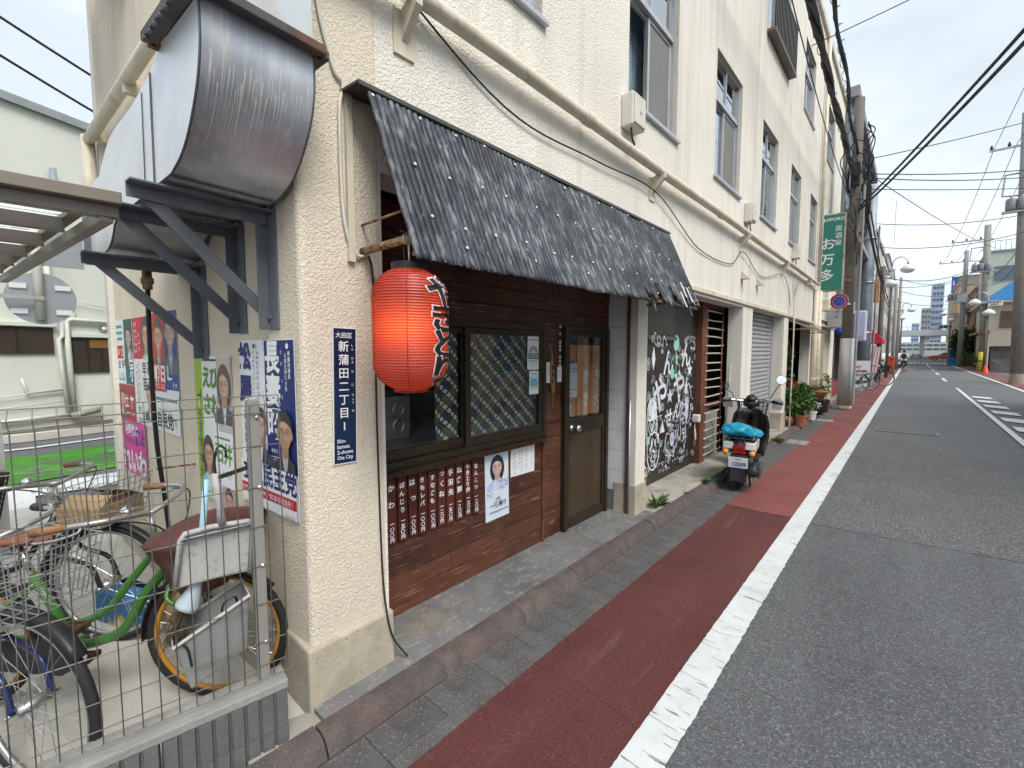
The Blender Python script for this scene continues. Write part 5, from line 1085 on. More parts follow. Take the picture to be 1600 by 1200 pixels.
def wire_basket(parent, cx, z0, z1, l, w, mat, name='basket', taper=.8, n=9, rows=6, r=.0022):
    b = MB(); rect = lambda k: [(cx - l / 2 * k, -w / 2 * k), (cx + l / 2 * k, -w / 2 * k), (cx + l / 2 * k, w / 2 * k), (cx - l / 2 * k, w / 2 * k)]
    for i in range(rows + 1):
        t = i / rows; k = taper + (1 - taper) * t; z = z0 + (z1 - z0) * t
        b.tube([(x, y, z) for x, y in rect(k)], r * (1.6 if i == rows else 1), 5, closed=True)
    for e in range(4):
        for i in range(n):
            f = i / n; p0 = rect(taper)[e]; p1 = rect(taper)[(e + 1) % 4]; q0 = rect(1)[e]; q1 = rect(1)[(e + 1) % 4]
            b.tube([(p0[0] + (p1[0] - p0[0]) * f, p0[1] + (p1[1] - p0[1]) * f, z0), (q0[0] + (q1[0] - q0[0]) * f, q0[1] + (q1[1] - q0[1]) * f, z1)], r, 5)
    for i in range(1, n): y = -w / 2 * taper + w * taper * i / n; b.tube([(cx - l / 2 * taper, y, z0), (cx + l / 2 * taper, y, z0)], r, 5)
    return b.build(name, mat, parent, local=True)
def bicycle(label, loc, rz, frame, rim, r=.31, saddle=None, grip=None, basket='wire', fend=BLKMETAL, lean=0, rear_basket=False, swept=True, group='bicycles parked behind the fence'):
    b = thing('bicycle', label, 'bicycle', loc, rz, group); b.rotation_euler = (lean, 0, rz); WM[b] = Matrix.Translation(V(loc)) @ b.rotation_euler.to_matrix().to_4x4()
    fx, rx = .60, -.46; bbz = .275; hd0, hd1 = V((.40, 0, .60)), V((.355, 0, .74)); sad = V((-.20, 0, .74))
    f = MB()
    f.tube(bez([hd0 + V((0, 0, .02)), (.30, 0, .50), (.20, 0, .34), (.08, 0, .285), (0, 0, bbz)]), .021, 10)
    f.tube(bez([hd1 - V((.01, 0, .05)), (.24, 0, .56), (.12, 0, .42), (-.05, 0, .36), (-.075, 0, .37)]), .016, 10)
    f.tube([(0, 0, bbz), (-.16, 0, .60)], .017, 10)
    for y in (-.055, .055): f.tube([(0, y * .5, bbz), (rx, y, r)], .010, 8).tube([(-.14, y * .3, .57), (rx, y, r)], .008, 8)
    f.tube([hd0 - V((-.012, 0, .045)), hd1 + V((0, 0, .03))], .022, 12); f.cyl((0, -.04, bbz), (0, .04, bbz), .025, 12)
    f.build('frame', frame, b, smooth=True, local=True)
    k = MB(); cr_ = hd0 - V((-.016, 0, .06))
    for y in (-.055, .055): k.tube(bez([cr_ + V((0, y * .4, .0)), (cr_.x + .015, y, cr_.z - .05), (fx - .05, y, r + .12), (fx, y, r)]), .011, 8)
    k.build('fork', frame, b, smooth=True, local=True)
    wheel(b, fx, r, rim, 'front_wheel'); wheel(b, rx, r, rim, 'rear_wheel')
    fender(b, fx, r, 40, 185, fend); fender(b, rx, r, -5, 165, fend)
    m = MB(); m.tube([(-.155, 0, .59), (-.205, 0, .73)], .0125, 10).build('seat_post', CHROME, b, smooth=True, local=True)
    m = MB(); vs = []; prof_ = [(.14, .012), (.10, .022), (.03, .035), (-.04, .075), (-.10, .095), (-.135, .07)]
    for x, w in prof_:
        for j in range(10): a = 2 * math.pi * j / 10; vs.append((sad.x + x, w * math.cos(a), sad.z + .015 + (.026 if math.sin(a) > 0 else .020) * math.sin(a) + (.01 if x < -.02 else 0)))
    m.add(vs, [(i * 10 + j, i * 10 + (j + 1) % 10, (i + 1) * 10 + (j + 1) % 10, (i + 1) * 10 + j) for i in range(5) for j in range(10)] + [tuple(range(10)), tuple(50 + j for j in range(10))[::-1]])
    sd2 = m.build('saddle', saddle or BLACKPL, b, smooth=True, local=True)
    m = MB()
    for y in (-.05, .05): m.torus((sad.x - .07, y, sad.z - .03), (0, 0, 1), .022, .005, 12, 5).cyl((sad.x - .07, y, sad.z - .05), (sad.x - .07, y, sad.z + .0), .016, 8)
    m.build('saddle_spring', DULL, sd2, local=True)
    hb = MB().tube([hd1, (.335, 0, .86)], .013, 10)
    for sy in (-1, 1): hb.tube(bez([(.335, 0, .86), (.36, sy * .07, .885), (.36, sy * .18, .91), (.30, sy * .25, .915), (.14, sy * .285, .90)]), .011, 8)
    h = hb.build('handlebar', DULL, b, smooth=True, local=True)
    for sy in (-1, 1):
        MB().tube([(.225, sy * .27, .909), (.12, sy * .288, .897)], [.015, .017], 10).build('grip', grip or BLACKPL, h, smooth=True, local=True)
        MB().tube(bez([(.27, sy * .255, .905), (.26, sy * .27, .885), (.20, sy * .29, .868), (.13, sy * .30, .862)]), .005, 6).build('brake_lever', CHROME, h, smooth=True, local=True)
        MB().tube(bez([(.28, sy * .25, .90), (.38, sy * .20, .90), (.44, sy * .08, .82), (.42, 0, .66), (.45, 0, .60)]), .0035, 5).build('brake_cable', CABLE, h, local=True)
    MB().lathe([(.026, 0), (.024, .012), (.012, .022), (.003, .026)], 12, Matrix.Translation((.34, -.13, .915))).build('bell', CHROME, h, smooth=True, local=True)
    c = MB().lathe([(.085, 0), (.09, .004), (.085, .008)], 24, Matrix.Translation((0, -.056, bbz)) @ Matrix.Rotation(R(90), 4, 'X')).build('chain_disc', WHITEPL, b, local=True)
    for sy, a in ((-1, R(60)), (1, R(240))):
        e_ = V((.165 * math.cos(a), sy * .075, bbz + .165 * math.sin(a)))
        MB().bar((0, sy * .068, bbz), e_, .012, .024, up=(0, 1, 0)).build('crank_arm', CHROME, c, local=True)
        pd = MB(); pd.box(e_.x - .045, e_.x - .03, e_.y if sy > 0 else e_.y - .09, e_.y + .09 if sy > 0 else e_.y, e_.z - .012, e_.z + .012).box(e_.x + .03, e_.x + .045, e_.y if sy > 0 else e_.y - .09, e_.y + .09 if sy > 0 else e_.y, e_.z - .012, e_.z + .012)
        for q in (0, .3, .62, .9): yy = e_.y + sy * q * .09; pd.box(e_.x - .03, e_.x + .03, yy - .004, yy + .004, e_.z - .010, e_.z + .010)
        pd.build('pedal', RUSTPED, c, local=True)
    MB().prism([(-.46, r - .05), (-.49, r), (-.46, r + .05), (0, bbz + .085), (.06, bbz + .05), (.06, bbz - .05), (0, bbz - .085)], (0, -.072, 0), (1, 0, 0), (0, 0, 1), (0, -1, 0), .012).build('chain_guard', BLKMETAL, b, bevel=.004, local=True)
    MB().tube([(rx, .07, r), (rx - .02, .09, .02), (rx - .06, .09, .01)], .006, 6).tube([(rx, -.07, r), (rx - .02, -.09, .02)], .006, 6).build('kickstand', DULL, b, smooth=True, local=True)
    MB().tube([(rx, .07, r), (rx - .08, .07, .66)], .005, 6).tube([(rx, -.07, r), (rx - .08, -.07, .66)], .005, 6).tube([(-.2, -.06, .67), (rx - .2, -.06, .68), (rx - .2, .06, .68), (-.2, .06, .67)], .005, 6).build('rear_rack', DULL, b, smooth=True, local=True)
    if basket == 'wire': wire_basket(b, .585, .68, .90, .28, .34, DULL)
    if basket == 'dark': wire_basket(b, .585, .68, .92, .28, .36, BLKMETAL, n=14, rows=9, r=.0045)
    if basket == 'cover':
        m = MB(); n = 20
        rings = []
        for z, l, w in ((.55, .10, .11), (.60, .125, .14), (.70, .155, .175), (.775, .19, .215), (.80, .20, .225), (.812, .185, .21), (.845, .09, .10), (.852, .02, .02)):
            rings.append([(.585 + l * (1 if math.cos(a) > 0 else 1) * (abs(math.cos(a)) ** .6) * (1 if math.cos(a) > 0 else -1), w * (abs(math.sin(a)) ** .6) * (1 if math.sin(a) > 0 else -1), z + .02 * math.cos(a) + random.uniform(-.004, .004)) for a in [2 * math.pi * i / n for i in range(n)]])
        m.add([p for rg in rings for p in rg], [(i * n + j, i * n + (j + 1) % n, (i + 1) * n + (j + 1) % n, (i + 1) * n + j) for i in range(len(rings) - 1) for j in range(n)] + [tuple(range(n))[::-1], tuple((len(rings) - 1) * n + j for j in range(n))])
        m.build('basket_cover', surf('maroon_cover_cloth', (.10, .035, .03), .55, var=.2, vs=6, bump=.004, bs=14, spot=[((.22, .12, .10), 5, .55, .7, .5)]), b, smooth=True, local=True)
        MB().lathe([(.008, 0), (.006, .004)], 10, Matrix.Translation((.70, -.165, .71)) @ Matrix.Rotation(R(90), 4, 'X')).build('snap_button', WHITEPL, b, local=True)
    if rear_basket: wire_basket(b, rx - .06, .69, .88, .30, .34, DULL)
    return b
GRN = surf('green_frame_paint', (.055, .19, .03), .3, var=.12, vs=5, coat=.4)
ORIM = surf('orange_rim', (.50, .22, .03), .5, var=.1)
BRN = surf('brown_saddle_vinyl', (.20, .065, .035), .4, var=.15, vs=6)
GRIPB = surf('tan_brown_grip', (.26, .13, .055), .6, var=.2, vs=20)
bicycle('green bicycle with orange rims, brown saddle and maroon basket cover beside the side wall', (-2.70, .135, .028), R(46), GRN, ORIM, .305, BRN, GRIPB, 'cover')
BLU = surf('dark_blue_frame', (.015, .025, .10), .3, coat=.4)
bicycle('dark blue bicycle with an empty wire basket, its front wheel nearest the fence', (-2.80, -.27, .028), R(26), BLU, surf('grey_alloy_rim', (.35, .35, .35), .4, metal=.7), .33, BLACKPL, BLACKPL, 'wire', fend=BLKMETAL)
bicycle('black bicycle carrying a cardboard box in its wire basket behind the green bicycle', (-3.62, -.10, .028), R(42), BLKMETAL, DULL, .325, BLACKPL, GRIPB, 'wire')
bicycle('black bicycle with dark woven basket at the far left of the lot', (-4.05, -.62, .028), R(38), BLKMETAL, DULL, .325, BLACKPL, BLACKPL, 'dark')
CARD = surf('cardboard', (.42, .28, .15), .85, var=.12, vs=4)
def boxthing(name, label, cat, c, rz, l, w, h, mat, tilt=0):
    t = thing(name, label, cat, c, rz); mt = MB(); mt.box(-l / 2, l / 2, -w / 2, w / 2, 0, .006).box(-l / 2, l / 2, -w / 2, -w / 2 + .006, .006, h).box(-l / 2, l / 2, w / 2 - .006, w / 2, .006, h).box(-l / 2, -l / 2 + .006, -w / 2 + .006, w / 2 - .006, .006, h).box(l / 2 - .006, l / 2, -w / 2 + .006, w / 2 - .006, .006, h)
    mt.build('carton', mat, t, local=True)
    for s_, a in ((-1, .5), (1, .35)): mt = MB(); mt.add([(-l / 2, s_ * w / 2, h), (l / 2, s_ * w / 2, h), (l / 2, s_ * w * a * .4, h + .05), (-l / 2, s_ * w * a * .4, h + .05)], [(0, 1, 2, 3)]); mt.build('flap', mat, t, local=True)
    return t
hx, hy = math.cos(R(42)), math.sin(R(42))
boxthing('cardboard_box', 'open cardboard box sitting in the black bicycle basket', 'box', (-3.62 + .585 * hx, -.10 + .585 * hy, .705), R(42), .22, .27, .10, CARD)
boxthing('cardboard_box', 'blue and yellow printed carton standing on the lot floor behind the bicycles', 'box', (-3.35, .40, .03), R(20), .36, .16, .18, surf('printed_carton', (.04, .16, .34), .7, var=.2, vs=3, spot=[((.55, .38, .08), 3, .56, .58, 1), ((.6, .6, .58), 2.4, .60, .62, 1)]))
boxthing('cardboard_box', 'plain brown cardboard carton leaning under the side posters', 'box', (-3.05, .58, .03), R(-4), .36, .16, .40, CARD)
# ================================================================ CARPORT CANOPY at the left
can = thing('bicycle_canopy', 'brown aluminium canopy with translucent roof panels at the upper left', 'canopy', (-3.4, -.6, 0))
CB = surf('brown_grey_aluminium', (.21, .18, .15), .45, metal=.2, var=.06)
ca, cb_ = R(3), 2.2
cu = V((-math.cos(R(6)), -math.sin(R(6)), 0)); cv = V((-math.sin(R(3)), -math.cos(R(3)), 0)); CO = V((-2.32, .30, 2.125))
def CP(a, b, z=0): return CO + cu * a + cv * b + UP * z
MB().bar(CP(-.02, -.02, .055), CP(-.02, 2.6, .055), .06, .045).bar(CP(.02, -.02, .01), CP(.02, 2.6, .01), .05, .045).build('fascia', CB, can, bevel=.003)
MB().bar(CP(0, .02, -.01), CP(2.6, .02, -.01), .04, .045).bar(CP(.03, .05, .055), CP(2.6, .05, .055), .045, .03).build('end_rail', CB, can, bevel=.003)
for i in range(5): MB().bar(CP(.45 + i * .44, .06, .02), CP(.45 + i * .44, 2.6, .02), .035, .06).build('rafter', CB, can, bevel=.003)
PC = bpy.data.materials.new('translucent_sheet'); PC.use_nodes = True; pn, pl_ = PC.node_tree.nodes, PC.node_tree.links; pn.remove(pn['Principled BSDF'])
td, tt = pn.new('ShaderNodeBsdfDiffuse'), pn.new('ShaderNodeBsdfTranslucent'); td.inputs[0].default_value = (.7, .74, .74, 1); tt.inputs[0].default_value = (.85, .9, .9, 1); tm = pn.new('ShaderNodeMixShader'); tm.inputs[0].default_value = .75
pl_.new(td.outputs[0], tm.inputs[1]); pl_.new(tt.outputs[0], tm.inputs[2]); pl_.new(tm.outputs[0], pn['Material Output'].inputs[0])
for i in range(6):
    a = .05 + (0 if i == 0 else .42 + (i - 1) * .44); b = .44 + i * .44
    m = MB(); m.add([CP(a, .06, .062), CP(b, .06, .062), CP(b, 2.6, .062), CP(a, 2.6, .062)], [(0, 1, 2, 3)]); m.build('roof_panel', PC, can)
for a, b in ((.1, 2.5), (2.5, 2.5)): MB().bar(CP(a, b, -2.09), CP(a, b, .0), .06, .06, up=(0, 1, 0)).build('post', CB, can, bevel=.004)
o = thing('white_post', 'smooth white post at the left edge of the bicycle lot', 'post', (-5.3, -.12, .03)); MB().cyl((-5.3, -.12, .03), (-5.3, -.12, 1.05), .06, 16).lathe([(.06, 0), (.04, .03), (.0, .035)], 16, Matrix.Translation((-5.3, -.12, 1.05)), caps=False).build('post_tube', WHITEPAINT, o, smooth=True)
MB().cyl((-5.3, -.12, .6), (-5.3, -.12, .68), .063, 16).build('band', flat((.5, .5, .5)), o)

# ================================================================ WHITE BUILDING across the back road, road signs seen from behind
bb = thing('pale_back_building', 'pale green-white building with brown shuttered windows across the back road', 'building', (-13.0, .8, .1))
BA = R(112); BD = V((math.cos(BA), math.sin(BA), 0)); BN = V((math.sin(BA), -math.cos(BA), 0)); BO = V((-12.95, .8, 0))
def BP(t, z, d=0): return BO + BD * t + BN * d + UP * z
BWM = surf('pale_green_white_wall', (.68, .69, .62), .8, var=.05, vs=.5, streak=((.5, .5, .42), .4, 2, .3))
m = MB(); m.obox(BP(0, 3.1, -4), BD, UP, BN, 7, 3.1, 4); m.build('wall', BWM, bb)
m = MB(); m.prism([(-7.1, 6.2), (7.1, 6.2), (7.1, 6.35), (-7.1, 6.35)], BP(0, 0, -8.1), BD, UP, BN, 8.2); m.build('roof_edge', surf('grey_roof_edge', (.30, .32, .32), .6), bb)
SHT = surf('brown_shutter', (.045, .032, .026), .5, var=.2)
tp = lambda px: (px - 100) / 107.; zp = lambda py: 1.6 + (549 - py) / 80.
for x0, x1, y0, y1 in ((-150, 78, 512, 553), (110, 215, 527, 585)):
    t0, t1, z0, z1 = tp(x0), tp(x1), zp(y1), zp(y0)
    o = MB(); o.obox(BP((t0 + t1) / 2, (z0 + z1) / 2, .02), BD, UP, BN, (t1 - t0) / 2, (z1 - z0) / 2, .02); o = o.build('window', SHT, bb)
    f = MB(); f.obox(BP((t0 + t1) / 2, z1 + .06, .05), BD, UP, BN, (t1 - t0) / 2 + .03, .045, .05); f.build('shutter_box', BWM, o, bevel=.01)
    for q in range(1, 4): g = MB(); g.obox(BP(t0 + (t1 - t0) * q / 4, (z0 + z1) / 2, .043), BD, UP, BN, .012, (z1 - z0) / 2, .004); g.build('stile', BRONZE, o)
o = MB(); o.obox(BP(tp(170), zp(536), .045), BD, UP, BN, .28, .09, .003); o.build('wood_pane', surf('orange_brown_wood', (.25, .12, .04), .6), bb)
PW = surf('pale_pipe', (.64, .65, .58), .5)
for pts, r in (([(73, 380), (76, 484), (92, 490), (92, 524), (85, 530), (93, 650)], .042), ([(185, 499), (108, 497), (101, 500), (104, 650)], .042), ([(96, 490), (99, 640)], .014), ([(22, 590), (27, 613), (90, 610)], .022), ([(-80, 620), (90, 612)], .012), ([(-80, 636), (92, 630)], .012), ([(117, 500), (116, 466), (178, 474)], .010), ([(-100, 655), (100, 652)], .035)):
    MB().tube([BP(tp(a), zp(z), .07) for a, z in pts], r, 8).build('wall_pipe', PW, bb, smooth=True)
MB().cyl(BP(tp(95), zp(655), .12), BP(tp(150), zp(648), .12), .06, 10).build('wall_pipe', surf('mossy_grey_pipe', (.3, .29, .24), .7, var=.2), bb, smooth=True)
for a, z in ((57, 500), (170, 511)): MB().lathe([(.07, 0), (.07, .05), (.045, .08), (.0, .085)], 14, Matrix.Translation(BP(tp(a), zp(z), .02)) @ Matrix.Rotation(BA - R(90), 4, 'Z') @ Matrix.Rotation(R(90), 4, 'Y')).build('vent_cap', DULL, bb, smooth=True)
ac = MB(); ac.obox(BP(tp(205), .62, .2), BD, UP, BN, .22, .22, .1); ac = ac.build('condenser_unit', surf('pale_condenser', (.5, .5, .46), .5), bb, bevel=.01)
for k in range(6): q = MB(); q.obox(BP(tp(188) + k * .04, .62, .303), BD, UP, BN, .008, .18, .003); q.build('grille_bar', BLKMETAL, ac)
wn_ = MB(); wn_.obox(BP(tp(116), zp(367), .02), BD, UP, BN, .17, .16, .02); wn_ = wn_.build('window', surf('red_brown_frame', (.12, .05, .04), .5), bb); g = MB(); g.obox(BP(tp(114), zp(366), .045), BD, UP, BN, .12, .12, .003); g.build('pane', surf('frosted_pane', (.25, .25, .24), .3), wn_)
MB().tube([BP(tp(95), zp(320), .1), BP(tp(94), zp(261), .1)], .055, 12).build('vent_pipe', surf('blue_grey_pipe', (.28, .33, .38), .5), bb, smooth=True)
rs = thing('road_sign_post', 'grey round and square road signs seen from behind on an overhanging arm', 'road sign', (-7.9, .12, 0))
SGB = surf('sign_back_grey', (.36, .38, .40), .4, metal=.5, var=.05)
sx, sy = -7.9, .31; sn = V((.97, .0, 0)).normalized(); su = V((0, 1, 0)); SZ = 2.24
MB().cyl((sx, sy - .02, SZ - .26), (sx, sy - .02, SZ + 1.0), .045, 12).build('pole', surf('cream_sign_pole', (.55, .54, .48), .5), rs, smooth=True)
MB().prism([(.31 * math.cos(2 * math.pi * i / 28), .31 * math.sin(2 * math.pi * i / 28)) for i in range(28)], V((sx - .06, sy, SZ)), su, UP, sn, .01).build('sign_disc', SGB, rs)
MB().prism([(-.30, -.22), (.30, -.22), (.30, .22), (-.30, .22)], V((sx - .06, sy + .1, SZ + .62)), su, UP, sn, .01).build('sign_board', SGB, rs, bevel=.003)
MB().prism([(-.30, -.22), (.30, -.22), (.30, .22), (-.30, .22)], V((sx - .06, sy - .72, SZ)), su, UP, sn, .01).build('sign_board', SGB, rs, bevel=.003)
MB().bar((sx + .05, sy - 3.2, SZ), (sx + .05, sy + .02, SZ), .03, .05).build('cross_arm', DULL, rs)
MB().cyl((sx + .05, sy - 3.2, 0), (sx + .05, sy - 3.2, SZ + 1), .06, 10).build('post', DULL, rs, smooth=True)
for dz in (-.16, .14):
    for dy in (-.19, .19): MB().obox((sx - .04, sy + dy, SZ + dz), su, UP, sn, .07, .03, .012).build('channel', flat((.66, .67, .68)), rs)

# ================================================================ SCOOTER
sc = thing('motor_scooter', 'black motor scooter with white rear panels parked on the red strip', 'scooter', (-1.43, 5.62, .006), R(98))
GB = surf('gloss_black_panel', (.012, .012, .014), .18, var=.1, coat=.6)
MATB = surf('matte_black_plastic', (.022, .023, .026), .55, var=.15, vs=14)
WPAN = surf('white_scooter_panel', (.70, .70, .68), .25, var=.04, coat=.4)
def L_(mb, name, mat, par=None, **k): return mb.build(name, mat, par or sc, local=True, **k)
RW = .205
for x, nme in ((0, 'rear_wheel'), (1.20, 'front_wheel')):
    w = L_(MB().torus((x, 0, RW), (0, 1, 0), RW - .042, .042, 32, 10), nme, TYRE, smooth=True)
    L_(MB().lathe([(.125, -.035), (.12, -.02), (.04, -.018), (.04, .018), (.12, .02), (.125, .035)], 24, Matrix.Translation((x, 0, RW)) @ Matrix.Rotation(R(90), 4, 'X'), caps=False), 'rim', DULL, w, smooth=True)
    L_(MB().cyl((x, -.08, RW), (x, .08, RW), .018, 10), 'axle', DULL, w)
def loft(secs, n=20, sup=.7):     # secs: (x, zc, halfw, halfh)
    m = MB(); vs = []
    for x, zc, w, h in secs:
        for j in range(n):
            a = 2 * math.pi * j / n; c, s = math.cos(a), math.sin(a)
            vs.append((x, w * abs(c) ** sup * (1 if c > 0 else -1), zc + h * abs(s) ** sup * (1 if s > 0 else -1)))
    k = len(secs)
    m.add(vs, [(i * n + j, i * n + (j + 1) % n, (i + 1) * n + (j + 1) % n, (i + 1) * n + j) for i in range(k - 1) for j in range(n)] + [tuple(range(n))[::-1], tuple((k - 1) * n + j for j in range(n))])
    return m
L_(loft([(-.20, .53, .085, .05), (-.16, .53, .125, .085), (0, .52, .15, .12), (.22, .49, .155, .15), (.42, .44, .13, .17), (.50, .38, .10, .16)]), 'rear_body', GB, smooth=True)
for s_ in (-1, 1):
    L_(MB().prism([(-.20, .50), (-.17, .575), (.02, .59), (.30, .55), (.20, .46), (-.02, .47), (-.18, .46)], (0, s_ * .155 - .008, 0), (1, 0, 0), (0, 0, 1), (0, 1, 0), .018), 'side_panel', WPAN, bevel=.006)
    L_(MB().box(-.225, -.16, min(s_ * .06, s_ * .165), max(s_ * .06, s_ * .165), .495, .575), 'tail_panel', WPAN, bevel=.012)
    L_(MB().lathe([(.032, 0), (.032, .02), (.020, .034), (.0, .038)], 14, Matrix.Translation((-.225, s_ * .135, .462)) @ Matrix.Rotation(R(-90), 4, 'Y')), 'turn_signal', surf('amber_lens_%d' % s_, (.75, .26, .02), .2, coat=.5), smooth=True)
    L_(MB().bar((-.215, s_ * .06, .462), (-.215, s_ * .115, .462), .015, .015), 'signal_stalk', MATB)
L_(MB().box(-.235, -.17, -.062, .062, .440, .545), 'tail_light', surf('red_lens', (.30, .01, .012), .15, coat=.6), bevel=.012)
L_(MB().box(-.24, -.236, -.055, .055, .489, .493), 'lens_divider', flat((.04, .01, .01)))
L_(MB().prism([(-.235, .43), (-.19, .44), (-.10, .40), (-.16, .20), (-.235, .13), (-.262, .13), (-.25, .30)], (0, -.085, 0), (1, 0, 0), (0, 0, 1), (0, 1, 0), .17), 'mudguard', MATB, bevel=.01)
pl = L_(MB().prism([(-.10, -.062), (.10, -.062), (.10, .062), (-.10, .062)], (-.266, 0, .355), (0, -1, 0), (-.14, 0, .99), (-1, 0, -.14), .004), 'number_plate', flat((.74, .76, .80)), bevel=.003)
tm_ = MB(); po_ = V((-.2722, 0, .355)); uu, vv = V((0, -1, 0)), V((-.14, 0, .99))
tm_.text('12509', po_ + uu * .015 - vv * .016 + V((-.0006, 0, 0)), uu, vv, .066, bold=.03, sx=.88); tm_.text('大田区', po_ + vv * .040 + V((-.0004, 0, 0)), uu, vv, .022, bold=.01); tm_.text('し', po_ - uu * .082 - vv * .02, uu, vv, .026)
L_(tm_, 'plate_lettering', flat((.03, .06, .30)), pl)
L_(loft([(.02, .645, .11, .035), (.08, .66, .13, .045), (.25, .66, .135, .045), (.40, .645, .11, .04), (.47, .63, .06, .03)]), 'seat', MATB, smooth=True)
rk = MB()
for y in (-.12, -.04, .04, .12): rk.tube([(-.26, y, .625), (.06, y, .63)], .008, 6)
for x in (-.26, -.10, .05): rk.tube([(x, -.13, .625), (x, .13, .625)], .008, 6)
rk.tube([(-.18, .10, .62), (-.10, .11, .55)], .008, 6).tube([(-.18, -.10, .62), (-.10, -.11, .55)], .008, 6); L_(rk, 'rear_rack', MATB)
L_(MB().box(.42, .86, -.15, .15, .235, .275), 'floorboard', MATB, bevel=.012)
# front: leg shield, apron, fender
m = MB(); rows = []
for z, x, w in ((.24, .86, .17), (.32, .93, .20), (.48, .965, .225), (.64, .955, .225), (.76, .93, .20), (.84, .90, .15)): rows.append([(x - .10 * abs(t) ** 2.0, w * t, z) for t in (-1, -.75, -.4, 0, .4, .75, 1)])
m.add([p for r_ in rows for p in r_], [(i * 7 + j, i * 7 + j + 1, i * 7 + 8 + j, i * 7 + 7 + j) for i in range(5) for j in range(6)])
o = L_(m, 'leg_shield', GB, smooth=True); so_ = o.modifiers.new('thick', 'SOLIDIFY'); so_.thickness = .03
L_(loft([(.93, .55, .10, .20), (1.0, .56, .12, .22), (1.06, .56, .085, .18), (1.09, .55, .04, .12)]), 'front_cowl', GB, smooth=True)
L_(MB().lathe([(.028, 0), (.028, .004), (.0, .005)], 14, Matrix.Translation((.912, -.09, .74)) @ Matrix.Rotation(R(-90), 4, 'Y')), 'ignition_cap', WPAN)
f = MB(); vs = []
for i in range(13):
    a = R(20 + 150 * i / 12)
    for y, dr in ((-.065, -.03), (-.045, .012), (0, .025), (.045, .012), (.065, -.03)): vs.append((1.20 + (RW + dr) * math.cos(a), y, RW + (RW + dr) * math.sin(a)))
f.add(vs, [(i * 5 + j, i * 5 + j + 1, i * 5 + 6 + j, i * 5 + 5 + j) for i in range(12) for j in range(4)]); o = L_(f, 'front_mudguard', GB, smooth=True)
L_(MB().tube([(1.20, .07, RW), (1.12, .06, .42), (1.03, 0, .62)], .018, 8).tube([(1.20, -.07, RW), (1.12, -.06, .42), (1.03, 0, .62)], .018, 8), 'fork', DULL, smooth=True)
L_(loft([(.86, .90, .07, .05), (.90, .915, .10, .06), (.99, .92, .10, .065), (1.04, .91, .07, .05)]), 'handle_cowl', GB, smooth=True)
L_(MB().lathe([(.062, 0), (.065, .02), (.05, .04)], 18, Matrix.Translation((.90, 0, .965)) @ Matrix.Rotation(R(-25), 4, 'Y')), 'speedometer', BLACKPL, smooth=True)
hb = L_(MB().tube(bez([(.84, .34, .93), (.90, .22, .945), (.95, .10, .93), (.96, 0, .92), (.95, -.10, .93), (.90, -.22, .945), (.84, -.34, .93)]), .013, 8), 'handlebar', CHROME, smooth=True)
for s_ in (-1, 1):
    L_(MB().tube([(.88, s_ * .24, .945), (.835, s_ * .355, .928)], .019, 10), 'grip', BLACKPL, hb, smooth=True)
    L_(MB().box(.90, .95, min(s_ * .17, s_ * .23), max(s_ * .17, s_ * .23), .92, .975), 'switch_housing', DULL, hb, bevel=.012)
    L_(MB().tube(bez([(.95, s_ * .2, .945), (.96, s_ * .28, .935), (.92, s_ * .37, .93)]), .006, 6), 'brake_lever', CHROME, hb, smooth=True)
    gd = MB(); gd.prism([(-.075, -.085), (-.06, .045), (.02, .07), (.065, .02), (.045, -.085)], (.975, s_ * .30, .92), (0, s_, 0), (.1, 0, .99), (1, 0, 0), .006); L_(gd, 'hand_guard', surf('smoky_guard_%d' % s_, (.36, .36, .35), .35), hb, bevel=.002)
    p0, p1 = V((.93, s_ * .21, .96)), V((.90, s_ * .33, 1.20 if s_ < 0 else 1.10))
    L_(MB().tube([p0, V((.92, s_ * .24, 1.04)), p1], .006, 6), 'mirror_stem', BLACKPL, hb, smooth=True)
    M_ = Matrix.Translation(p1 + V((0, 0, .03))) @ V((-1, .05 * s_, .05)).to_track_quat('Z', 'Y').to_matrix().to_4x4()
    mr = L_(MB().lathe([(.02, -.025), (.055, -.012), (.062, 0), (.058, .004)], 22, M_), 'mirror_housing', BLACKPL, hb, smooth=True)
    L_(MB().lathe([(.0, .0052), (.056, .0050)], 22, M_, caps=False), 'mirror_glass', surf('mirror_glass_%d' % s_, (.92, .94, .95), .02, metal=1, var=0), sc)
wb = wire_basket(sc, 1.10, .74, .93, .26, .36, BLKMETAL, 'front_basket', .85, 7, 4, .004)
# engine, muffler, stand
L_(MB().box(-.02, .32, .06, .14, .16, .30).box(.10, .34, -.10, .06, .20, .34), 'engine', surf('grey_engine', (.10, .10, .10), .5, metal=.4), bevel=.02)
L_(MB().tube([(-.30, -.15, .27), (-.27, -.15, .27), (.08, -.15, .25), (.12, -.14, .24)], [.03, .062, .066, .03], 14), 'muffler', MATB, smooth=True)
L_(MB().box(-.26, .06, -.225, -.195, .20, .33), 'muffler_guard', surf('dark_grey_guard', (.06, .06, .062), .5), bevel=.02)
L_(MB().tube([(.12, .12, .14), (.10, .20, .01), (.04, .23, .005)], .012, 8).tube([(.12, -.08, .14), (.08, -.10, .01)], .012, 8), 'stand', MATB, smooth=True)
L_(MB().tube([(-.02, .15, .22), (-.06, .20, .12), (-.14, .22, .13)], .010, 6), 'kick_lever', MATB, smooth=True)
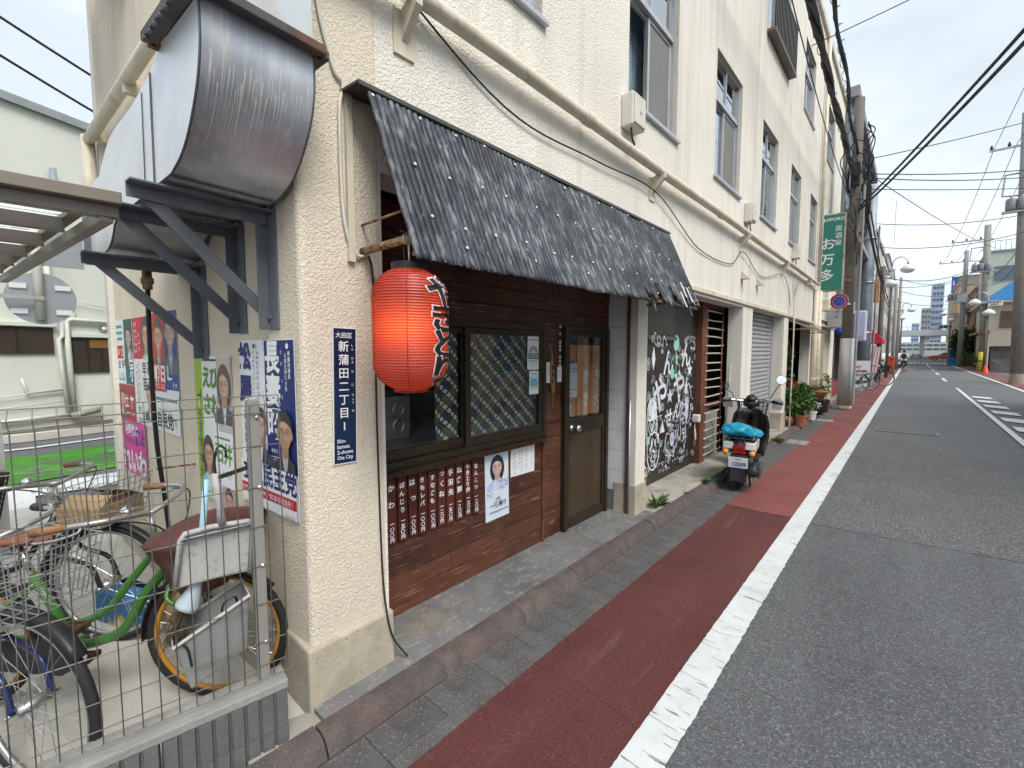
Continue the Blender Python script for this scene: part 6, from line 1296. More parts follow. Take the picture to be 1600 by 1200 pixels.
# blue rain cape bundled on the rack
cape = thing('blue_cloth', 'crumpled bright blue rain cape bundled on the scooter rack', 'cloth', (-1.43, 5.62, .64), R(98))
CY = surf('cyan_nylon', (.012, .26, .40), .45, var=.12, vs=9, bump=.012, bs=16, bdet=5)
rc = random.Random(11)
def lump(c, r, n=16, k=10):
    m = MB(); vs = []
    for i in range(k + 1):
        t = math.pi * i / k
        for j in range(n):
            a = 2 * math.pi * j / n; w = 1 + .16 * math.sin(3 * a + i) + .12 * math.sin(5 * a - 2 * i) + rc.uniform(-.07, .07)
            vs.append((c[0] + r[0] * w * math.sin(t) * math.cos(a), c[1] + r[1] * w * math.sin(t) * math.sin(a), max(0, c[2] + r[2] * (w * .6 + .4) * math.cos(t))))
    m.add(vs, [(i * n + j, (i + 1) * n + j, (i + 1) * n + (j + 1) % n, i * n + (j + 1) % n) for i in range(k) for j in range(n)]); return m
b_ = lump((-.10, .03, .06), (.15, .17, .085)); c_ = lump((-.05, -.13, .03), (.17, .09, .05)); d_ = lump((-.16, .14, .05), (.07, .06, .05))
b_.add(c_.v, c_.f).add(d_.v, d_.f); ob = b_.build('cape', CY, cape, smooth=True, local=True); ss_ = ob.modifiers.new('smooth', 'SUBSURF'); ss_.levels = 1; ss_.render_levels = 1

# ================================================================ POTS, PLANTS, WEEDS
def leaves(c, rad, n, size, mat, name, parent, seed=1, droop=.3, hollow=.35):
    rg = random.Random(seed); m = MB()
    for _ in range(n):
        while True:
            d = V((rg.uniform(-1, 1), rg.uniform(-1, 1), rg.uniform(-1, 1)))
            if hollow < d.length < 1: break
        clump = .82 + .25 * math.sin(d.x * 5 + seed) * math.sin(d.y * 4.3 + 2) * math.cos(d.z * 5)
        p = V(c) + V((d.x * rad[0], d.y * rad[1], d.z * rad[2])) * clump
        out = (d + V((rg.uniform(-.6, .6), rg.uniform(-.6, .6), rg.uniform(-.2, .9)))).normalized(); sd_ = out.cross(V((rg.uniform(-1, 1), rg.uniform(-1, 1), 1))).normalized(); s = size * rg.uniform(.6, 1.3)
        tip = p + out * s - UP * (droop * s); mid = p + out * s * .5 + UP * .06 * s
        m.add([p, mid + sd_ * s * .32, tip, mid - sd_ * s * .32], [(0, 1, 2), (0, 2, 3)])
    return m.build(name, mat, parent)
LEAF = surf('garden_leaf', (.075, .155, .035), .5, var=.4, vs=9, det=2); LEAFD = surf('dark_leaf', (.03, .065, .022), .5, var=.4, vs=7, det=2); LEAFY = surf('yellow_green_leaf', (.16, .22, .04), .5, var=.3, vs=12)
TER = surf('terracotta', (.36, .13, .06), .8, var=.15, vs=8)
def pot(parent, c, r, h, mat): return MB().lathe([(r * .72, 0), (r * .95, h * .82), (r * 1.05, h * .83), (r * 1.06, h), (r * .92, h), (r * .88, h * .85)], 20, Matrix.Translation(c)).build('pot', mat, parent, smooth=True, auto=40)
p = thing('potted_plant', 'big leafy green bush in a terracotta pot beside the shutter pillar', 'plant', (-1.66, 10.75, .07)); pot(p, (-1.66, 10.75, .07), .14, .24, TER)
leaves((-1.72, 10.85, .62), (.33, .62, .36), 1500, .085, LEAF, 'foliage', p, 3); MB().tube([(-1.66, 10.75, .2), (-1.70, 10.8, .6)], .012, 6).build('stem', WOODLT, p)
leaves((-1.78, 10.6, .95), (.2, .35, .12), 60, .05, surf('red_flower', (.45, .07, .03), .5, var=.3), 'blossom', p, 9, hollow=.1)
p = thing('potted_plant', 'small white flowers in a white pot at the kerb edge', 'plant', (-1.62, 11.9, .07)); pot(p, (-1.62, 11.9, .07), .11, .2, WHITEPAINT); leaves((-1.62, 11.95, .36), (.16, .2, .12), 220, .06, LEAF, 'foliage', p, 4, hollow=.1); leaves((-1.55, 12.05, .38), (.08, .14, .05), 40, .06, flat((.8, .8, .78)), 'blossom', p, 5, hollow=.1)
p = thing('potted_plant', 'terracotta bowl of red flowers raised on a black pot', 'plant', (-1.66, 13.0, .07)); MB().lathe([(.12, 0), (.16, .36), (.17, .38), (.15, .38)], 18, Matrix.Translation((-1.66, 13.0, .07))).build('stand_pot', BLACKPL, p, smooth=True); MB().lathe([(.12, 0), (.22, .17), (.23, .19), (.2, .19)], 20, Matrix.Translation((-1.66, 13.0, .455))).build('bowl', TER, p, smooth=True); leaves((-1.66, 13.0, .68), (.2, .25, .1), 200, .05, LEAFD, 'foliage', p, 6, hollow=.1)
p = thing('potted_plant', 'young slender plant in a second black pot behind the terracotta bowl', 'plant', (-1.62, 13.6, .07)); pot(p, (-1.62, 13.6, .07), .15, .32, BLACKPL); leaves((-1.60, 13.7, .75), (.12, .22, .32), 130, .09, LEAFY, 'foliage', p, 7, hollow=.1)
p = thing('tall_shrub', 'tall dark shrub filling the recess under the tin canopy', 'plant', (-2.25, 11.2, .07)); pot(p, (-2.25, 11.2, .07), .18, .28, BLACKPL); leaves((-2.2, 11.35, 1.05), (.28, .62, .55), 1100, .10, LEAFD, 'foliage', p, 8); MB().tube([(-2.25, 11.2, .2), (-2.22, 11.3, .9)], .02, 6).build('stem', WOODLT, p)
leaves((-2.15, 11.9, 1.55), (.16, .3, .2), 130, .10, LEAFY, 'foliage', p, 12)
o = Sheet('notice_board', 'white notice board inside the plant recess', 'notice', (-2.3, 12.0, 1.45), FU, FV, FN, .62, .62, PAPER, .02); o.scribble(.08, .1, .45, .03, (.3, .3, .32), 4, 3); o.done()
o = Sheet('brown_board', 'plain brown board leaning behind the flower pots', 'board', (-1.95, 12.1, .85), FU, FV, FN, .75, .72, surf('brown_board', (.12, .095, .085), .7, var=.1), .02); o.done()
o = Sheet('red_notice', 'small red notice hanging high in the plant recess', 'notice', (-2.2, 12.15, 1.85), FU, FV, FN, .25, .18, flat((.45, .02, .03)), .01); o.scribble(.03, .05, .18, .02, WH, 3, 2); o.done()
for i, (c, r, n, lab) in enumerate((((-1.80, 4.20, .08), .10, 110, 'tuft of green weeds at the foot of the pillar beside the drawing panel'), ((-1.72, 5.35, .075), .075, 60, 'small sparse weed on the kerb left of the scooter'), ((-1.66, 8.75, .02), .12, 120, 'low spreading weed in the gutter behind the scooter'), ((-1.73, 4.75, .075), .035, 24, 'tiny weed sprouting in the step joint'))):
    t = thing('weed', lab, 'weed', c, 0, 'weeds along the kerb'); m = MB(); rg = random.Random(i + 20)
    for k in range(n):
        a = rg.uniform(0, 6.28); l = r * rg.uniform(.5, 1.3); b0 = V(c) + V((rg.uniform(-.3, .3) * r, rg.uniform(-.8, .8) * r, 0)); tp = b0 + V((math.cos(a) * l * .7, math.sin(a) * l, l * rg.uniform(.25, .9))); w = V((-math.sin(a), math.cos(a), 0)) * l * .10
        m.add([b0, (b0 + tp) / 2 + w + UP * l * .12, tp, (b0 + tp) / 2 - w + UP * l * .12], [(0, 1, 2), (0, 2, 3)])
    m.build('leaves', MOSS, t)

# ================================================================ POLES, SIGNS, LAMPS
PC_ = surf('concrete_pole', (.27, .26, .24), .85, var=.12, vs=2, bump=.001, bs=60, streak=((.17, .16, .15), .5, 9, .4))
PCD = surf('brown_grey_pole', (.15, .135, .12), .85, var=.15, vs=2)
GALVP = surf('galvanised_pole', (.30, .35, .39), .55, metal=.15, var=.15, vs=3)
def pole(name, label, x, y, h, r, mat=PC_, lean=(0, 0), group='utility poles'):
    t = thing(name, label, 'pole', (x, y, 0), 0, group); MB().tube([(x, y, 0), (x + lean[0] * .5, y, h * .5), (x + lean[0], y, h)], [r, r * .86, r * .72], 16).build('shaft', mat, t, smooth=True); return t
p1 = pole('utility_pole', 'dark concrete utility pole carrying the green bar sign beside the flower pots', -1.33, 15.2, 8.2, .15, PCD)
MB().cyl((-1.33, 15.2, .12), (-1.33, 15.2, 1.95), .162, 18).build('pole_wrap', surf('pale_pole_wrap', (.40, .41, .41), .9, var=.06, spec=.1), p1, smooth=True)
MB().cyl((-1.33, 15.2, .0), (-1.33, 15.2, .12), .168, 18).build('pole_foot', PLINTH, p1, smooth=True)
rp = random.Random(2); m = MB()
for k in range(28):
    a = rp.uniform(0, 6.28); z = rp.uniform(5.2, 7.6); m.tube(bez([(-1.33 + .2 * math.cos(a), 15.2 + .2 * math.sin(a), z), (-1.33 + .36 * math.cos(a + .6), 15.2 + .36 * math.sin(a + .6), z - rp.uniform(.1, .5)), (-1.33 + .28 * math.cos(a + 1.2), 15.2 + .28 * math.sin(a + 1.2), z - rp.uniform(.4, 1)), (-1.33 + .18 * math.cos(a + 1.5), 15.2 + .18 * math.sin(a + 1.5), z - rp.uniform(.7, 1.6))], 4), .014, 5)
m.build('cable_tangle', CABLE, p1)['kind'] = 'stuff'
MB().box(-1.42, -1.22, 14.9, 15.05, 5.9, 6.5).box(-1.12, -.98, 15.1, 15.3, 5.2, 5.9).build('junction_box', BLACKPL, p1, bevel=.02)
MB().cyl((-1.12, 15.02, 0.2), (-1.12, 15.02, 6.0), .03, 8).build('riser_pipe', surf('grey_riser', (.3, .3, .3), .5), p1)
# green bar sign
gs = thing('bar_sign', 'tall green bar sign with white lettering projecting over the pavement', 'sign', (-1.69, 14.2, 3.15))
SGY = 14.2
MB().box(-1.97, -1.40, SGY, SGY + .16, 3.15, 5.10).build('sign_case', surf('rusty_sign_case', (.42, .36, .30), .6, var=.2, spot=[((.28, .10, .04), 6, .52, .64, .9)]), gs, bevel=.008)
MB().box(-1.945, -1.425, SGY - .006, SGY, 3.18, 5.07).build('sign_face', surf('green_sign_face', (.028, .20, .15), .35, var=.06, vs=2), gs)
tu = V((1, 0, 0)); tmb = MB(); ty = SGY - .0075
tmb.text('S★PPORO', (-1.685, ty, 4.96), tu, UP, .118, bold=.012, sx=.98)
tmb.vtext('居酒屋', (-1.535, ty, 4.72), tu, UP, .155, 1.15)
tmb.vtext('お万多', (-1.745, ty, 4.36), tu, UP, .32, 1.25, bold=.012)
tmb.build('lettering', flat((.78, .80, .78)), gs)
for z in (3.5, 4.8): MB().bar((-1.86, SGY + .22, z), (-1.30, SGY + .9, z), .03, .03).build('sign_arm', RUST, gs)
ns = thing('no_parking_sign', 'round blue and red no parking sign below the green bar sign', 'road sign', (-1.48, 14.4, 2.5))
def disc(mb, c, r, y, n=32): mb.poly([(r * math.cos(2 * math.pi * i / n), r * math.sin(2 * math.pi * i / n)) for i in range(n)], (c[0], y, c[1]), tu, UP)
c0 = (-1.475, 2.89)
MB().prism([(.2 * math.cos(2 * math.pi * i / 32), .2 * math.sin(2 * math.pi * i / 32)) for i in range(32)], (c0[0], 14.41, c0[1]), tu, UP, (0, -1, 0), .01).build('sign_disc', flat((.75, .72, .72)), ns)
m = MB(); disc(m, c0, .192, 14.3985); m.cur = 1; disc(m, c0, .142, 14.3975); m.cur = 2; disc(m, c0, .132, 14.397); m.cur = 0
q = V((1, 0, -1)).normalized(); m.obox((c0[0], 14.3966, c0[1]), q, (0, 0, 1), (0, 1, 0), .132, .016, .0004)
m.build('sign_print', [flat((.42, .01, .03)), flat((.7, .5, .6)), flat((.01, .09, .45))], ns)
MB().bar((-1.48, 14.42, 2.86), (-1.30, 15.05, 2.86), .03, .03).bar((-1.2, 15.0, 2.6), (-1.2, 15.0, 2.9), .03, .03).build('sign_arm', flat((.6, .6, .58)), ns)
wsb = thing('box_sign', 'white lit box sign with small print mounted under the no parking sign', 'sign', (-1.6, 15.9, 2.3))
MB().box(-1.85, -1.42, 15.6, 16.5, 2.28, 2.86).build('sign_case', surf('pale_sign_case', (.55, .57, .56), .5), wsb, bevel=.01)
q = MB(); 
for k in range(3): q.vtext('酒処' if k == 1 else '一二', (-1.75 + k * .12, 15.594, 2.72), tu, UP, .11, 1.3)
q.build('lettering', flat((.10, .10, .35)), wsb)
# second galvanised pole and things of the next shops
gp = pole('utility_pole', 'tall bluish galvanised steel pole beyond the green sign', -1.62, 25.5, 8.8, .27, GALVP)
for z in (2.4, 4.6, 6.5): MB().cyl((-1.62, 25.5, z), (-1.62, 25.5, z + .06), .27, 18).build('pole_band', ALU, gp, smooth=True)
MB().cyl((-1.28, 25.3, .1), (-1.30, 25.3, 7), .035, 8).build('riser_pipe', flat((.25, .26, .27)), gp)
g2 = thing('grey_building', 'grey panelled building with concrete frame and dark shuttered ground floor beyond the cream building', 'building', (-4, 17.4, 0))
G2 = surf('grey_panel_wall', (.34, .34, .35), .7, var=.08, vs=1); G2B = surf('raw_concrete_frame', (.27, .28, .27), .8, var=.12, vs=1.2); GBL = surf('mauve_grey_sheet', (.36, .35, .40), .6, var=.1)
MB().box(-6, -2.3, 17.45, 26.5, 0, 8.4).build('wall', G2, g2)
MB().box(-6.2, -1.55, 17.45, 27.0, 9.3, 9.6).build('roof', G2B, g2)
for y in (17.5, 20.5, 23.5, 26.4): MB().box(-2.05, -1.75, y, y + .28, 2.9, 9.3).build('column', G2B, g2)
for z in (5.6,): MB().box(-2.3, -1.62, 17.45, 27.0, z, z + .2).build('balcony_slab', G2B, g2)
MB().box(-2.28, -2.2, 17.9, 20.3, 5.9, 8.9).build('wall_panel', GBL, g2); MB().box(-2.28, -2.18, 20.9, 23.3, 3.2, 5.5).build('wall_panel', GBL, g2)
for y in (18.2, 21.2, 24.1): 
    o = MB().box(-2.29, -2.22, y, y + 1.3, 6.6, 7.9).build('window', BRONZE, g2); MB().box(-2.22, -2.215, y + .06, y + 1.24, 6.66, 7.84).build('pane', surf('dark_pane', (.10, .12, .14), .1), o)
MB().cyl((-1.72, 18.0, 5.8), (-1.72, 18.0, 9.3), .12, 10).build('blue_ladder_pole', surf('pale_blue_steel', (.4, .5, .66), .5), g2)
MB().box(-2.29, -1.72, 17.5, 20.5, 2.2, 3.1).build('blue_canopy', surf('bright_blue_canvas', (.01, .06, .36), .6, var=.1), g2, bevel=.03)
so2 = MB().box(-2.29, -2.15, 17.7, 20.4, .1, 2.15).build('dark_shutter', surf('dark_shutter_paint', (.05, .045, .045), .5), g2)
for k in range(14): MB().box(-2.149, -2.13, 17.7, 20.4, .12 + k * .145, .21 + k * .145).build('slat', surf('dark_slat_paint', (.06, .055, .055), .5) if k == 0 else bpy.data.materials['dark_slat_paint'], so2)
MB().box(-2.29, -1.95, 17.6, 20.5, .05, .55).build('red_step', surf('dark_red_tile', (.20, .03, .03), .5), g2)
MB().box(-2.29, -2.0, 20.8, 26.4, .1, 3.3).build('ground_floor_front', surf('charcoal_front', (.075, .07, .07), .6, var=.2), g2)
o = thing('shop_sign', 'small white lit box sign beyond the dark pole', 'sign', (-1.6, 20.5, 2)); MB().box(-2.0, -1.25, 20.3, 20.55, 1.95, 3.05).build('sign_case', surf('lilac_white_case', (.60, .60, .72), .4), o, bevel=.06); MB().box(-1.95, -1.30, 20.29, 20.299, 2.1, 2.9).build('sign_face', flat((.62, .62, .78)), o)
# pink house with red shop awning, then a run of far buildings on the left
def facade_building(name, label, x0, x1, y0, y1, h, wall, win=None, rows=(), n=3, face='x', glassm=None, ww=.9, wh=1.1):
    b = thing(name, label, 'building', ((x0 + x1) / 2, y0, 0)); MB().box(x0, x1, y0, y1, 0, h).build('wall', wall, b); MB().box(x0 - .1, x1 + .1, y0 - .1, y1 + .1, h, h + .18).build('roof', surf(name + '_roof', (.3, .3, .29), .8), b)
    gm = glassm or PANEF
    for z in rows:
        for i in range(n):
            if face == 'x':    # windows on the street side x1 and the side facing the viewer
                yc = y0 + (y1 - y0) * (i + .5) / n; o = MB().box(x1, x1 + .05, yc - ww / 2, yc + ww / 2, z, z + wh).build('window', FRAMEF, b); MB().box(x1 + .051, x1 + .056, yc - ww / 2 + .06, yc + ww / 2 - .06, z + .06, z + wh - .06).build('pane', gm, o)
            elif face == '-x':
                yc = y0 + (y1 - y0) * (i + .5) / n; o = MB().box(x0 - .05, x0, yc - ww / 2, yc + ww / 2, z, z + wh).build('window', FRAMEF, b); MB().box(x0 - .056, x0 - .051, yc - ww / 2 + .06, yc + ww / 2 - .06, z + .06, z + wh - .06).build('pane', gm, o)
            else:
                xc = x0 + (x1 - x0) * (i + .5) / n; o = MB().box(xc - ww / 2, xc + ww / 2, y0 - .05, y0, z, z + wh).build('window', FRAMEF, b); MB().box(xc - ww / 2 + .06, xc + ww / 2 - .06, y0 - .056, y0 - .051, z + .06, z + wh - .06).build('pane', gm, o)
    return b
FRAMEF = surf('far_window_frame', (.4, .4, .4), .5, metal=.4); PANEF = surf('far_window_pane', (.10, .13, .16), .08, var=.05, spec=.7)
b = facade_building('cream_shop_house', 'narrow cream house with a red shop awning down the street', -7, -2.0, 27.2, 33, 7.6, surf('cream_far_wall', (.52, .47, .40), .8, var=.1), rows=(3.4, 5.6), n=3)
m = MB(); m.prism([(-2.0, 3.1), (-1.15, 2.25), (-1.15, 2.0), (-2.0, 2.0)], (0, 29.5, 0), (1, 0, 0), (0, 0, 1), (0, 1, 0), 3.2); o = m.build('red_awning', surf('red_awning_cloth', (.48, .02, .05), .6, var=.1), b)
MB().box(-1.99, -1.93, 29.5, 32.6, .1, 1.95).build('shop_glass', PANEF, b); MB().box(-2.0, -1.45, 30, 31, 4.2, 5.3).build('orange_sign', surf('orange_board', (.55, .20, .03), .5), b)
o = thing('shop_banner', 'tall red and white striped shop banner beside the parked bicycles', 'banner', (-1.45, 28.6, .5)); mm = MB(); mm.cur = 0
mm.box(-1.95, -1.22, 28.6, 28.62, .5, 1.85); mm.cur = 1
for k in range(6): mm.poly([(0, 0), (.08, 0), (.20, 1.3), (.12, 1.3)], (-1.90 + k * .11, 28.595 - k * .0005, .52), tu, UP)
mm.build('banner_cloth', [flat((.6, .03, .06)), flat((.75, .62, .64))], o); MB().cyl((-1.95, 28.61, 0.03), (-1.95, 28.61, 2.0), .015, 6).build('banner_pole', WHITEPAINT, o)
sb = thing('salon_board', 'white standing board with red script among the parked bicycles', 'sign board', (-1.75, 24.2, .02)); MB().prism([(-.4, 0), (.4, 0), (.42, 1.15), (-.38, 1.15)], (-1.72, 24.2, .06), tu, (0, .12, .99), (0, -1, 0), .03).build('board', PAPER, sb)
mm = MB(); mm.text('Beauty', (-1.80, 24.245, .98), tu, (0, .12, .99), .17, bold=.02); mm.text('Salon', (-1.62, 24.23, .80), tu, (0, .12, .99), .17, bold=.02); mm.build('red_lettering', flat((.55, .03, .06)), sb)
mm = MB()
for k in range(7): mm.obox((-1.86 + k * .06, 24.19, .55 + .02 * (k % 3)), (1, 0, .5 * (-1) ** k), UP, (0, 1, 0), .04, .012, .001)
mm.build('blue_lettering', flat((.05, .12, .5)), sb)
for k, (x, y, a, lab, bs_) in enumerate(((-1.62, 23.2, 12, 'silver wheeled bicycle parked in front of the white standing board', 'wire'), (-1.45, 26.6, -8, 'black bicycle parked beyond the white standing board', 'dark'), (-1.85, 21.9, 20, 'dark bicycle half hidden behind the pale wrapped pole', 'wire'))):
    bicycle(lab, (x, y, .03), R(195 + a) if k != 1 else R(8), BLKMETAL, DULL, .34, BLACKPL, BLACKPL, bs_, group='bicycles parked down the street')
pb = thing('post_box', 'red pillar post box on the left pavement', 'post box', (-1.12, 40.5, .03)); MB().box(-1.36, -.88, 40.3, 40.7, .55, 1.28).build('box_body', surf('post_red', (.50, .05, .02), .4), pb, bevel=.06); MB().cyl((-1.12, 40.5, 0), (-1.12, 40.5, .55), .09, 10).build('leg', surf('post_red_leg', (.4, .05, .02), .4), pb); MB().box(-1.30, -.94, 40.292, 40.299, 1.05, 1.10).build('slot', BLACKPL, pb)
# street lamps with twin oval globes and name board
GLOBE = surf('white_lamp_globe', (.72, .74, .75), .3, var=.03)
def lamp(x, y, flip, label, h=6.2):
    t = thing('street_lamp', label, 'street lamp', (x, y, 0), 0, 'twin globe street lamps'); d = 1 if not flip else -1
    MB().tube([(x, y, 0), (x, y, h - .3)], [.09, .06], 12).build('pole', PCD, t, smooth=True); MB().tube([(x, y, h - .3), (x, y, h + .6)], .03, 8).build('mast', WHITEPL, t)
    MB().tube(bez([(x, y, h + .45), (x + d * .05, y, h + .8), (x + d * .35, y, h + 1.0), (x + d * .65, y, h + .8), (x + d * .7, y, h + .5)]), .03, 8).build('arm', DULL, t, smooth=True)
    for cx, cz in ((x + d * .7, h + .25), (x, h - .55 + .0)):
        MB().lathe([(.03, .30), (.09, .25), (.26, .14), (.36, 0), (.33, -.10), (.20, -.20), (.0, -.24)], 20, Matrix.Translation((cx if cz > h else cx + d * -.05, y - .12 if cz < h else y, cz)), caps=False).build('globe', GLOBE, t, smooth=True)
        MB().lathe([(.05, .24), (.05, .36), (.02, .40)], 12, Matrix.Translation((cx if cz > h else cx + d * -.05, y - .12 if cz < h else y, cz))).build('globe_cap', PCD, t)
    sg = MB(); sg.box(x - d * .75 if d > 0 else x + .0, x + .15 if d > 0 else x + .75, y - .03, y + .03, h - .05, h + .33); sg = sg.build('name_board', WHITEPL, t)
    c = x - .3 * d; mm = MB(); mm.text('蓮沼本通り', (c, y - .035, h + .22), tu, UP, .15, bold=.02); mm.text('商店街', (c, y - .035, h + .06), tu, UP, .13, bold=.02); mm.build('lettering', flat((.06, .06, .12)), sg)
lamp(-1.12, 35.6, False, 'twin globe street lamp with name board, nearest on the left side')
lamp(-.95, 62, False, 'twin globe street lamp, second on the left side down the street', 5.6)
lamp(4.05, 48.5, True, 'twin globe street lamp with yellow mast on the right beside the house', 5.0)
lamp(3.4, 78, True, 'distant twin globe street lamp on the right before the overpass', 6.0)
pole('utility_pole', 'thin grey utility pole behind the red post box', -1.05, 43, 6.4, .12)
pole('utility_pole', 'farther grey utility pole at the left road edge with curved lamp arm', -1.0, 52, 8.0, .13)
pole('utility_pole', 'dark pole in front of the red awning', -1.30, 30.5, 6.0, .13, PCD)
rb1 = pole('utility_pole', 'big concrete utility pole at the right edge of the picture', 3.95, 33, 13.0, .28, PC_, (-.35, 0))
MB().cyl((3.95, 33, 0), (3.95, 33, .5), .30, 18).build('pole_foot', PLINTH, rb1)
def crossarm(t, x, y, z, l, n=3, mat=DULL):
    MB().bar((x - l / 2, y, z), (x + l / 2, y, z), .09, .09).build('crossarm', mat, t)
    for k in range(n): xx = x - l / 2 + l * (k + .1) / n; MB().lathe([(.05, 0), (.07, .08), (.03, .16), (.05, .2)], 10, Matrix.Translation((xx, y, z + .05))).build('insulator', BLKMETAL, t)
def transformer(t, x, y, z): 
    for k in range(3): MB().lathe([(.18, 0), (.2, .05), (.2, .5), (.16, .58), (.06, .62), (.05, .72)], 14, Matrix.Translation((x + k * .36, y, z))).build('transformer_tank', surf('transformer_grey', (.24, .24, .25), .5, metal=.3) if 'transformer_grey' not in bpy.data.materials else bpy.data.materials['transformer_grey'], t, smooth=True)
    MB().box(x - .3, x + 1.3, y - .1, y + .1, z - .1, z).build('transformer_shelf', DULL, t)
def loopframe(t, x, y, z): MB().tube([(x, y, z), (x - .9, y, z), (x - .95, y, z - 1.0), (x, y, z - 1.1)], .05, 8).build('loop_frame', DULL, t)
crossarm(rb1, 3.3, 33, 11.5, 1.8); loopframe(rb1, 3.9, 33, 10.2); transformer(rb1, 3.25, 32.8, 8.4)
rb2 = pole('utility_pole', 'utility pole with transformers in front of the beige house', 4.28, 52.3, 11.6, .27, PC_, (-.25, 0)); crossarm(rb2, 3.2, 52.3, 10.5, 2.4); loopframe(rb2, 4.1, 52.3, 9.9); transformer(rb2, 3.45, 52.1, 8.0)
rb3 = pole('utility_pole', 'thin utility pole farther on the right beside the green tree', 3.72, 66, 11.9, .24, PC_); crossarm(rb3, 3.0, 66, 10.8, 2.6); transformer(rb3, 2.7, 65.8, 6.9); MB().box(3.2, 3.9, 65.6, 65.9, 6.6, 7.6).build('equipment_box', DULL, rb3)
rb4 = pole('utility_pole', 'short stout pole behind the thin pole on the right', 4.9, 76, 8, .3, PCD)
yg = thing('guy_wire_guard', 'bright yellow guy-wire guard tube on the right pavement', 'guard tube', (4.2, 53.5, 0)); MB().tube([(4.1, 50.4, .05), (4.05, 50.4, 1.55)], .19, 12).build('guard_tube', surf('yellow_guard', (.62, .48, .02), .5), yg, smooth=True); MB().cyl((4.06, 50.4, .8), (4.06, 50.4, .9), .2, 12).build('band', BLACKPL, yg)
cn_ = thing('traffic_cone', 'orange red traffic cone at the foot of the right pole', 'cone', (4.0, 46.5, 0)); MB().lathe([(.19, .04), (.17, .06), (.04, .70), (.0, .70)], 16, Matrix.Translation((4.0, 46.5, 0))).build('cone', surf('cone_red', (.6, .06, .03), .5), cn_, smooth=True); MB().box(3.78, 4.22, 46.28, 46.72, 0, .04).build('base', surf('cone_base', (.5, .05, .03), .5), cn_)
vm = thing('vending_machine', 'bright blue vending machine on the right before the tree', 'vending machine', (3.45, 71.4, 0)); MB().box(3.1, 4.0, 71.0, 71.7, 0, 1.83).build('cabinet', surf('vending_blue', (.03, .25, .62), .4), vm, bevel=.03); MB().box(3.2, 3.9, 70.985, 70.999, .9, 1.7).build('display', PANEF, vm)
rbx = thing('red_sign_box', 'orange red box standing at the right picture edge', 'box', (4.9, 34.5, 0)); MB().box(4.62, 5.2, 34.2, 34.7, 0, 1.15).build('body', surf('orange_box', (.6, .10, .03), .5), rbx, bevel=.02); MB().box(4.66, 5.16, 34.19, 34.199, .6, 1.0).build('label', flat((.7, .6, .5)), rbx)
# right side buildings
hs = thing('beige_house', 'beige two-storey house with bright blue tile roof on the right', 'house', (7, 47, 0))
HW = surf('beige_house_wall', (.50, .44, .36), .8, var=.06, vs=.7)
MB().box(4.75, 11, 43.5, 53, 2.0, 5.6).build('wall', HW, hs); 
rm = surf('blue_roof_tile', (.03, .19, .42), .35, var=.15, vs=6)
ev = [(4.2, 43.0, 5.5), (11.5, 43.0, 5.5), (11.5, 53.5, 5.5), (4.2, 53.5, 5.5)]; rg_ = [(6.4, 48.2, 7.5), (9.3, 48.2, 7.5)]
for e0, e1, q0, q1 in ((ev[0], ev[1], rg_[0], rg_[1]), (ev[3], ev[0], rg_[0], rg_[0]), (ev[1], ev[2], rg_[1], rg_[1]), (ev[2], ev[3], rg_[1], rg_[0])):
    for k in range(12):
        A, B, Cc, D = V(e0).lerp(V(q0), k / 12), V(e1).lerp(V(q1), k / 12), V(e1).lerp(V(q1), (k + 1.1) / 12 if k < 11 else 1), V(e0).lerp(V(q0), (k + 1.1) / 12 if k < 11 else 1)
        lift = V((0, 0, .07)); mm = MB(); mm.add([A + lift, B + lift, Cc, D, A, B], [(0, 1, 2, 3), (0, 4, 5, 1)]); mm.build('tile_course', rm, hs)
MB().box(4.15, 11.55, 42.95, 53.55, 5.36, 5.49).build('eaves', HW, hs)
MB().box(4.72, 4.75, 43.45, 53.1, 3.2, 3.3).box(4.2, 4.75, 43.4, 53, 3.05, 3.2).build('red_eave', surf('red_brown_eave', (.24, .09, .07), .6), hs)
o = MB().box(5.25, 7.2, 43.42, 43.5, 3.45, 4.7).build('window_shutter', surf('brown_house_shutter', (.15, .085, .06), .6), hs); MB().box(6.2, 6.25, 43.40, 43.42, 3.45, 4.7).build('stile', BRONZE, o)
MB().box(4.70, 4.76, 45, 46.6, 3.5, 4.7).build('window', FRAMEF, hs)
MB().box(4.9, 11, 43.7, 53, 0, 2.0).build('dark_ground_floor', surf('dark_grey_base', (.10, .095, .09), .8, var=.2), hs); MB().cyl((4.72, 43.55, .2), (4.72, 43.55, 5.4), .05, 8).build('down_pipe', CREAMPIPE, hs)
hs.location += V((-.25, 8.0, 0))
bw2 = thing('garden_wall', 'grey concrete block garden wall below the beige house', 'wall', (6.3, 49.9, 0))
for r_ in range(5):
    for k in range(12): MB().box(4.55 + k * .405 + (.2 if r_ % 2 else 0), 4.945 + k * .405 + (.2 if r_ % 2 else 0), 49.8, 49.95, .005 + r_ * .2, .195 + r_ * .2).build('block', surf('garden_block', (.15, .145, .14), .9, var=.15, rnd=.15) if (r_ == 0 and k == 0) else bpy.data.materials['garden_block'], bw2)
facade_building('green_white_house', 'pale green flat-roofed house with a roof terrace behind the beige house', 5.0, 13, 63, 69.5, 11.0, surf('pale_green_house_wall', (.52, .55, .45), .8, var=.05), rows=(8.2,), n=3, face='y', ww=1.8, wh=1.5)
o = bpy.data.objects['green_white_house']; rr_ = MB(); 
for k in range(22): rr_.cyl((5.1 + k * .35, 63.2, 11.18), (5.1 + k * .35, 63.2, 12.1), .025, 5)
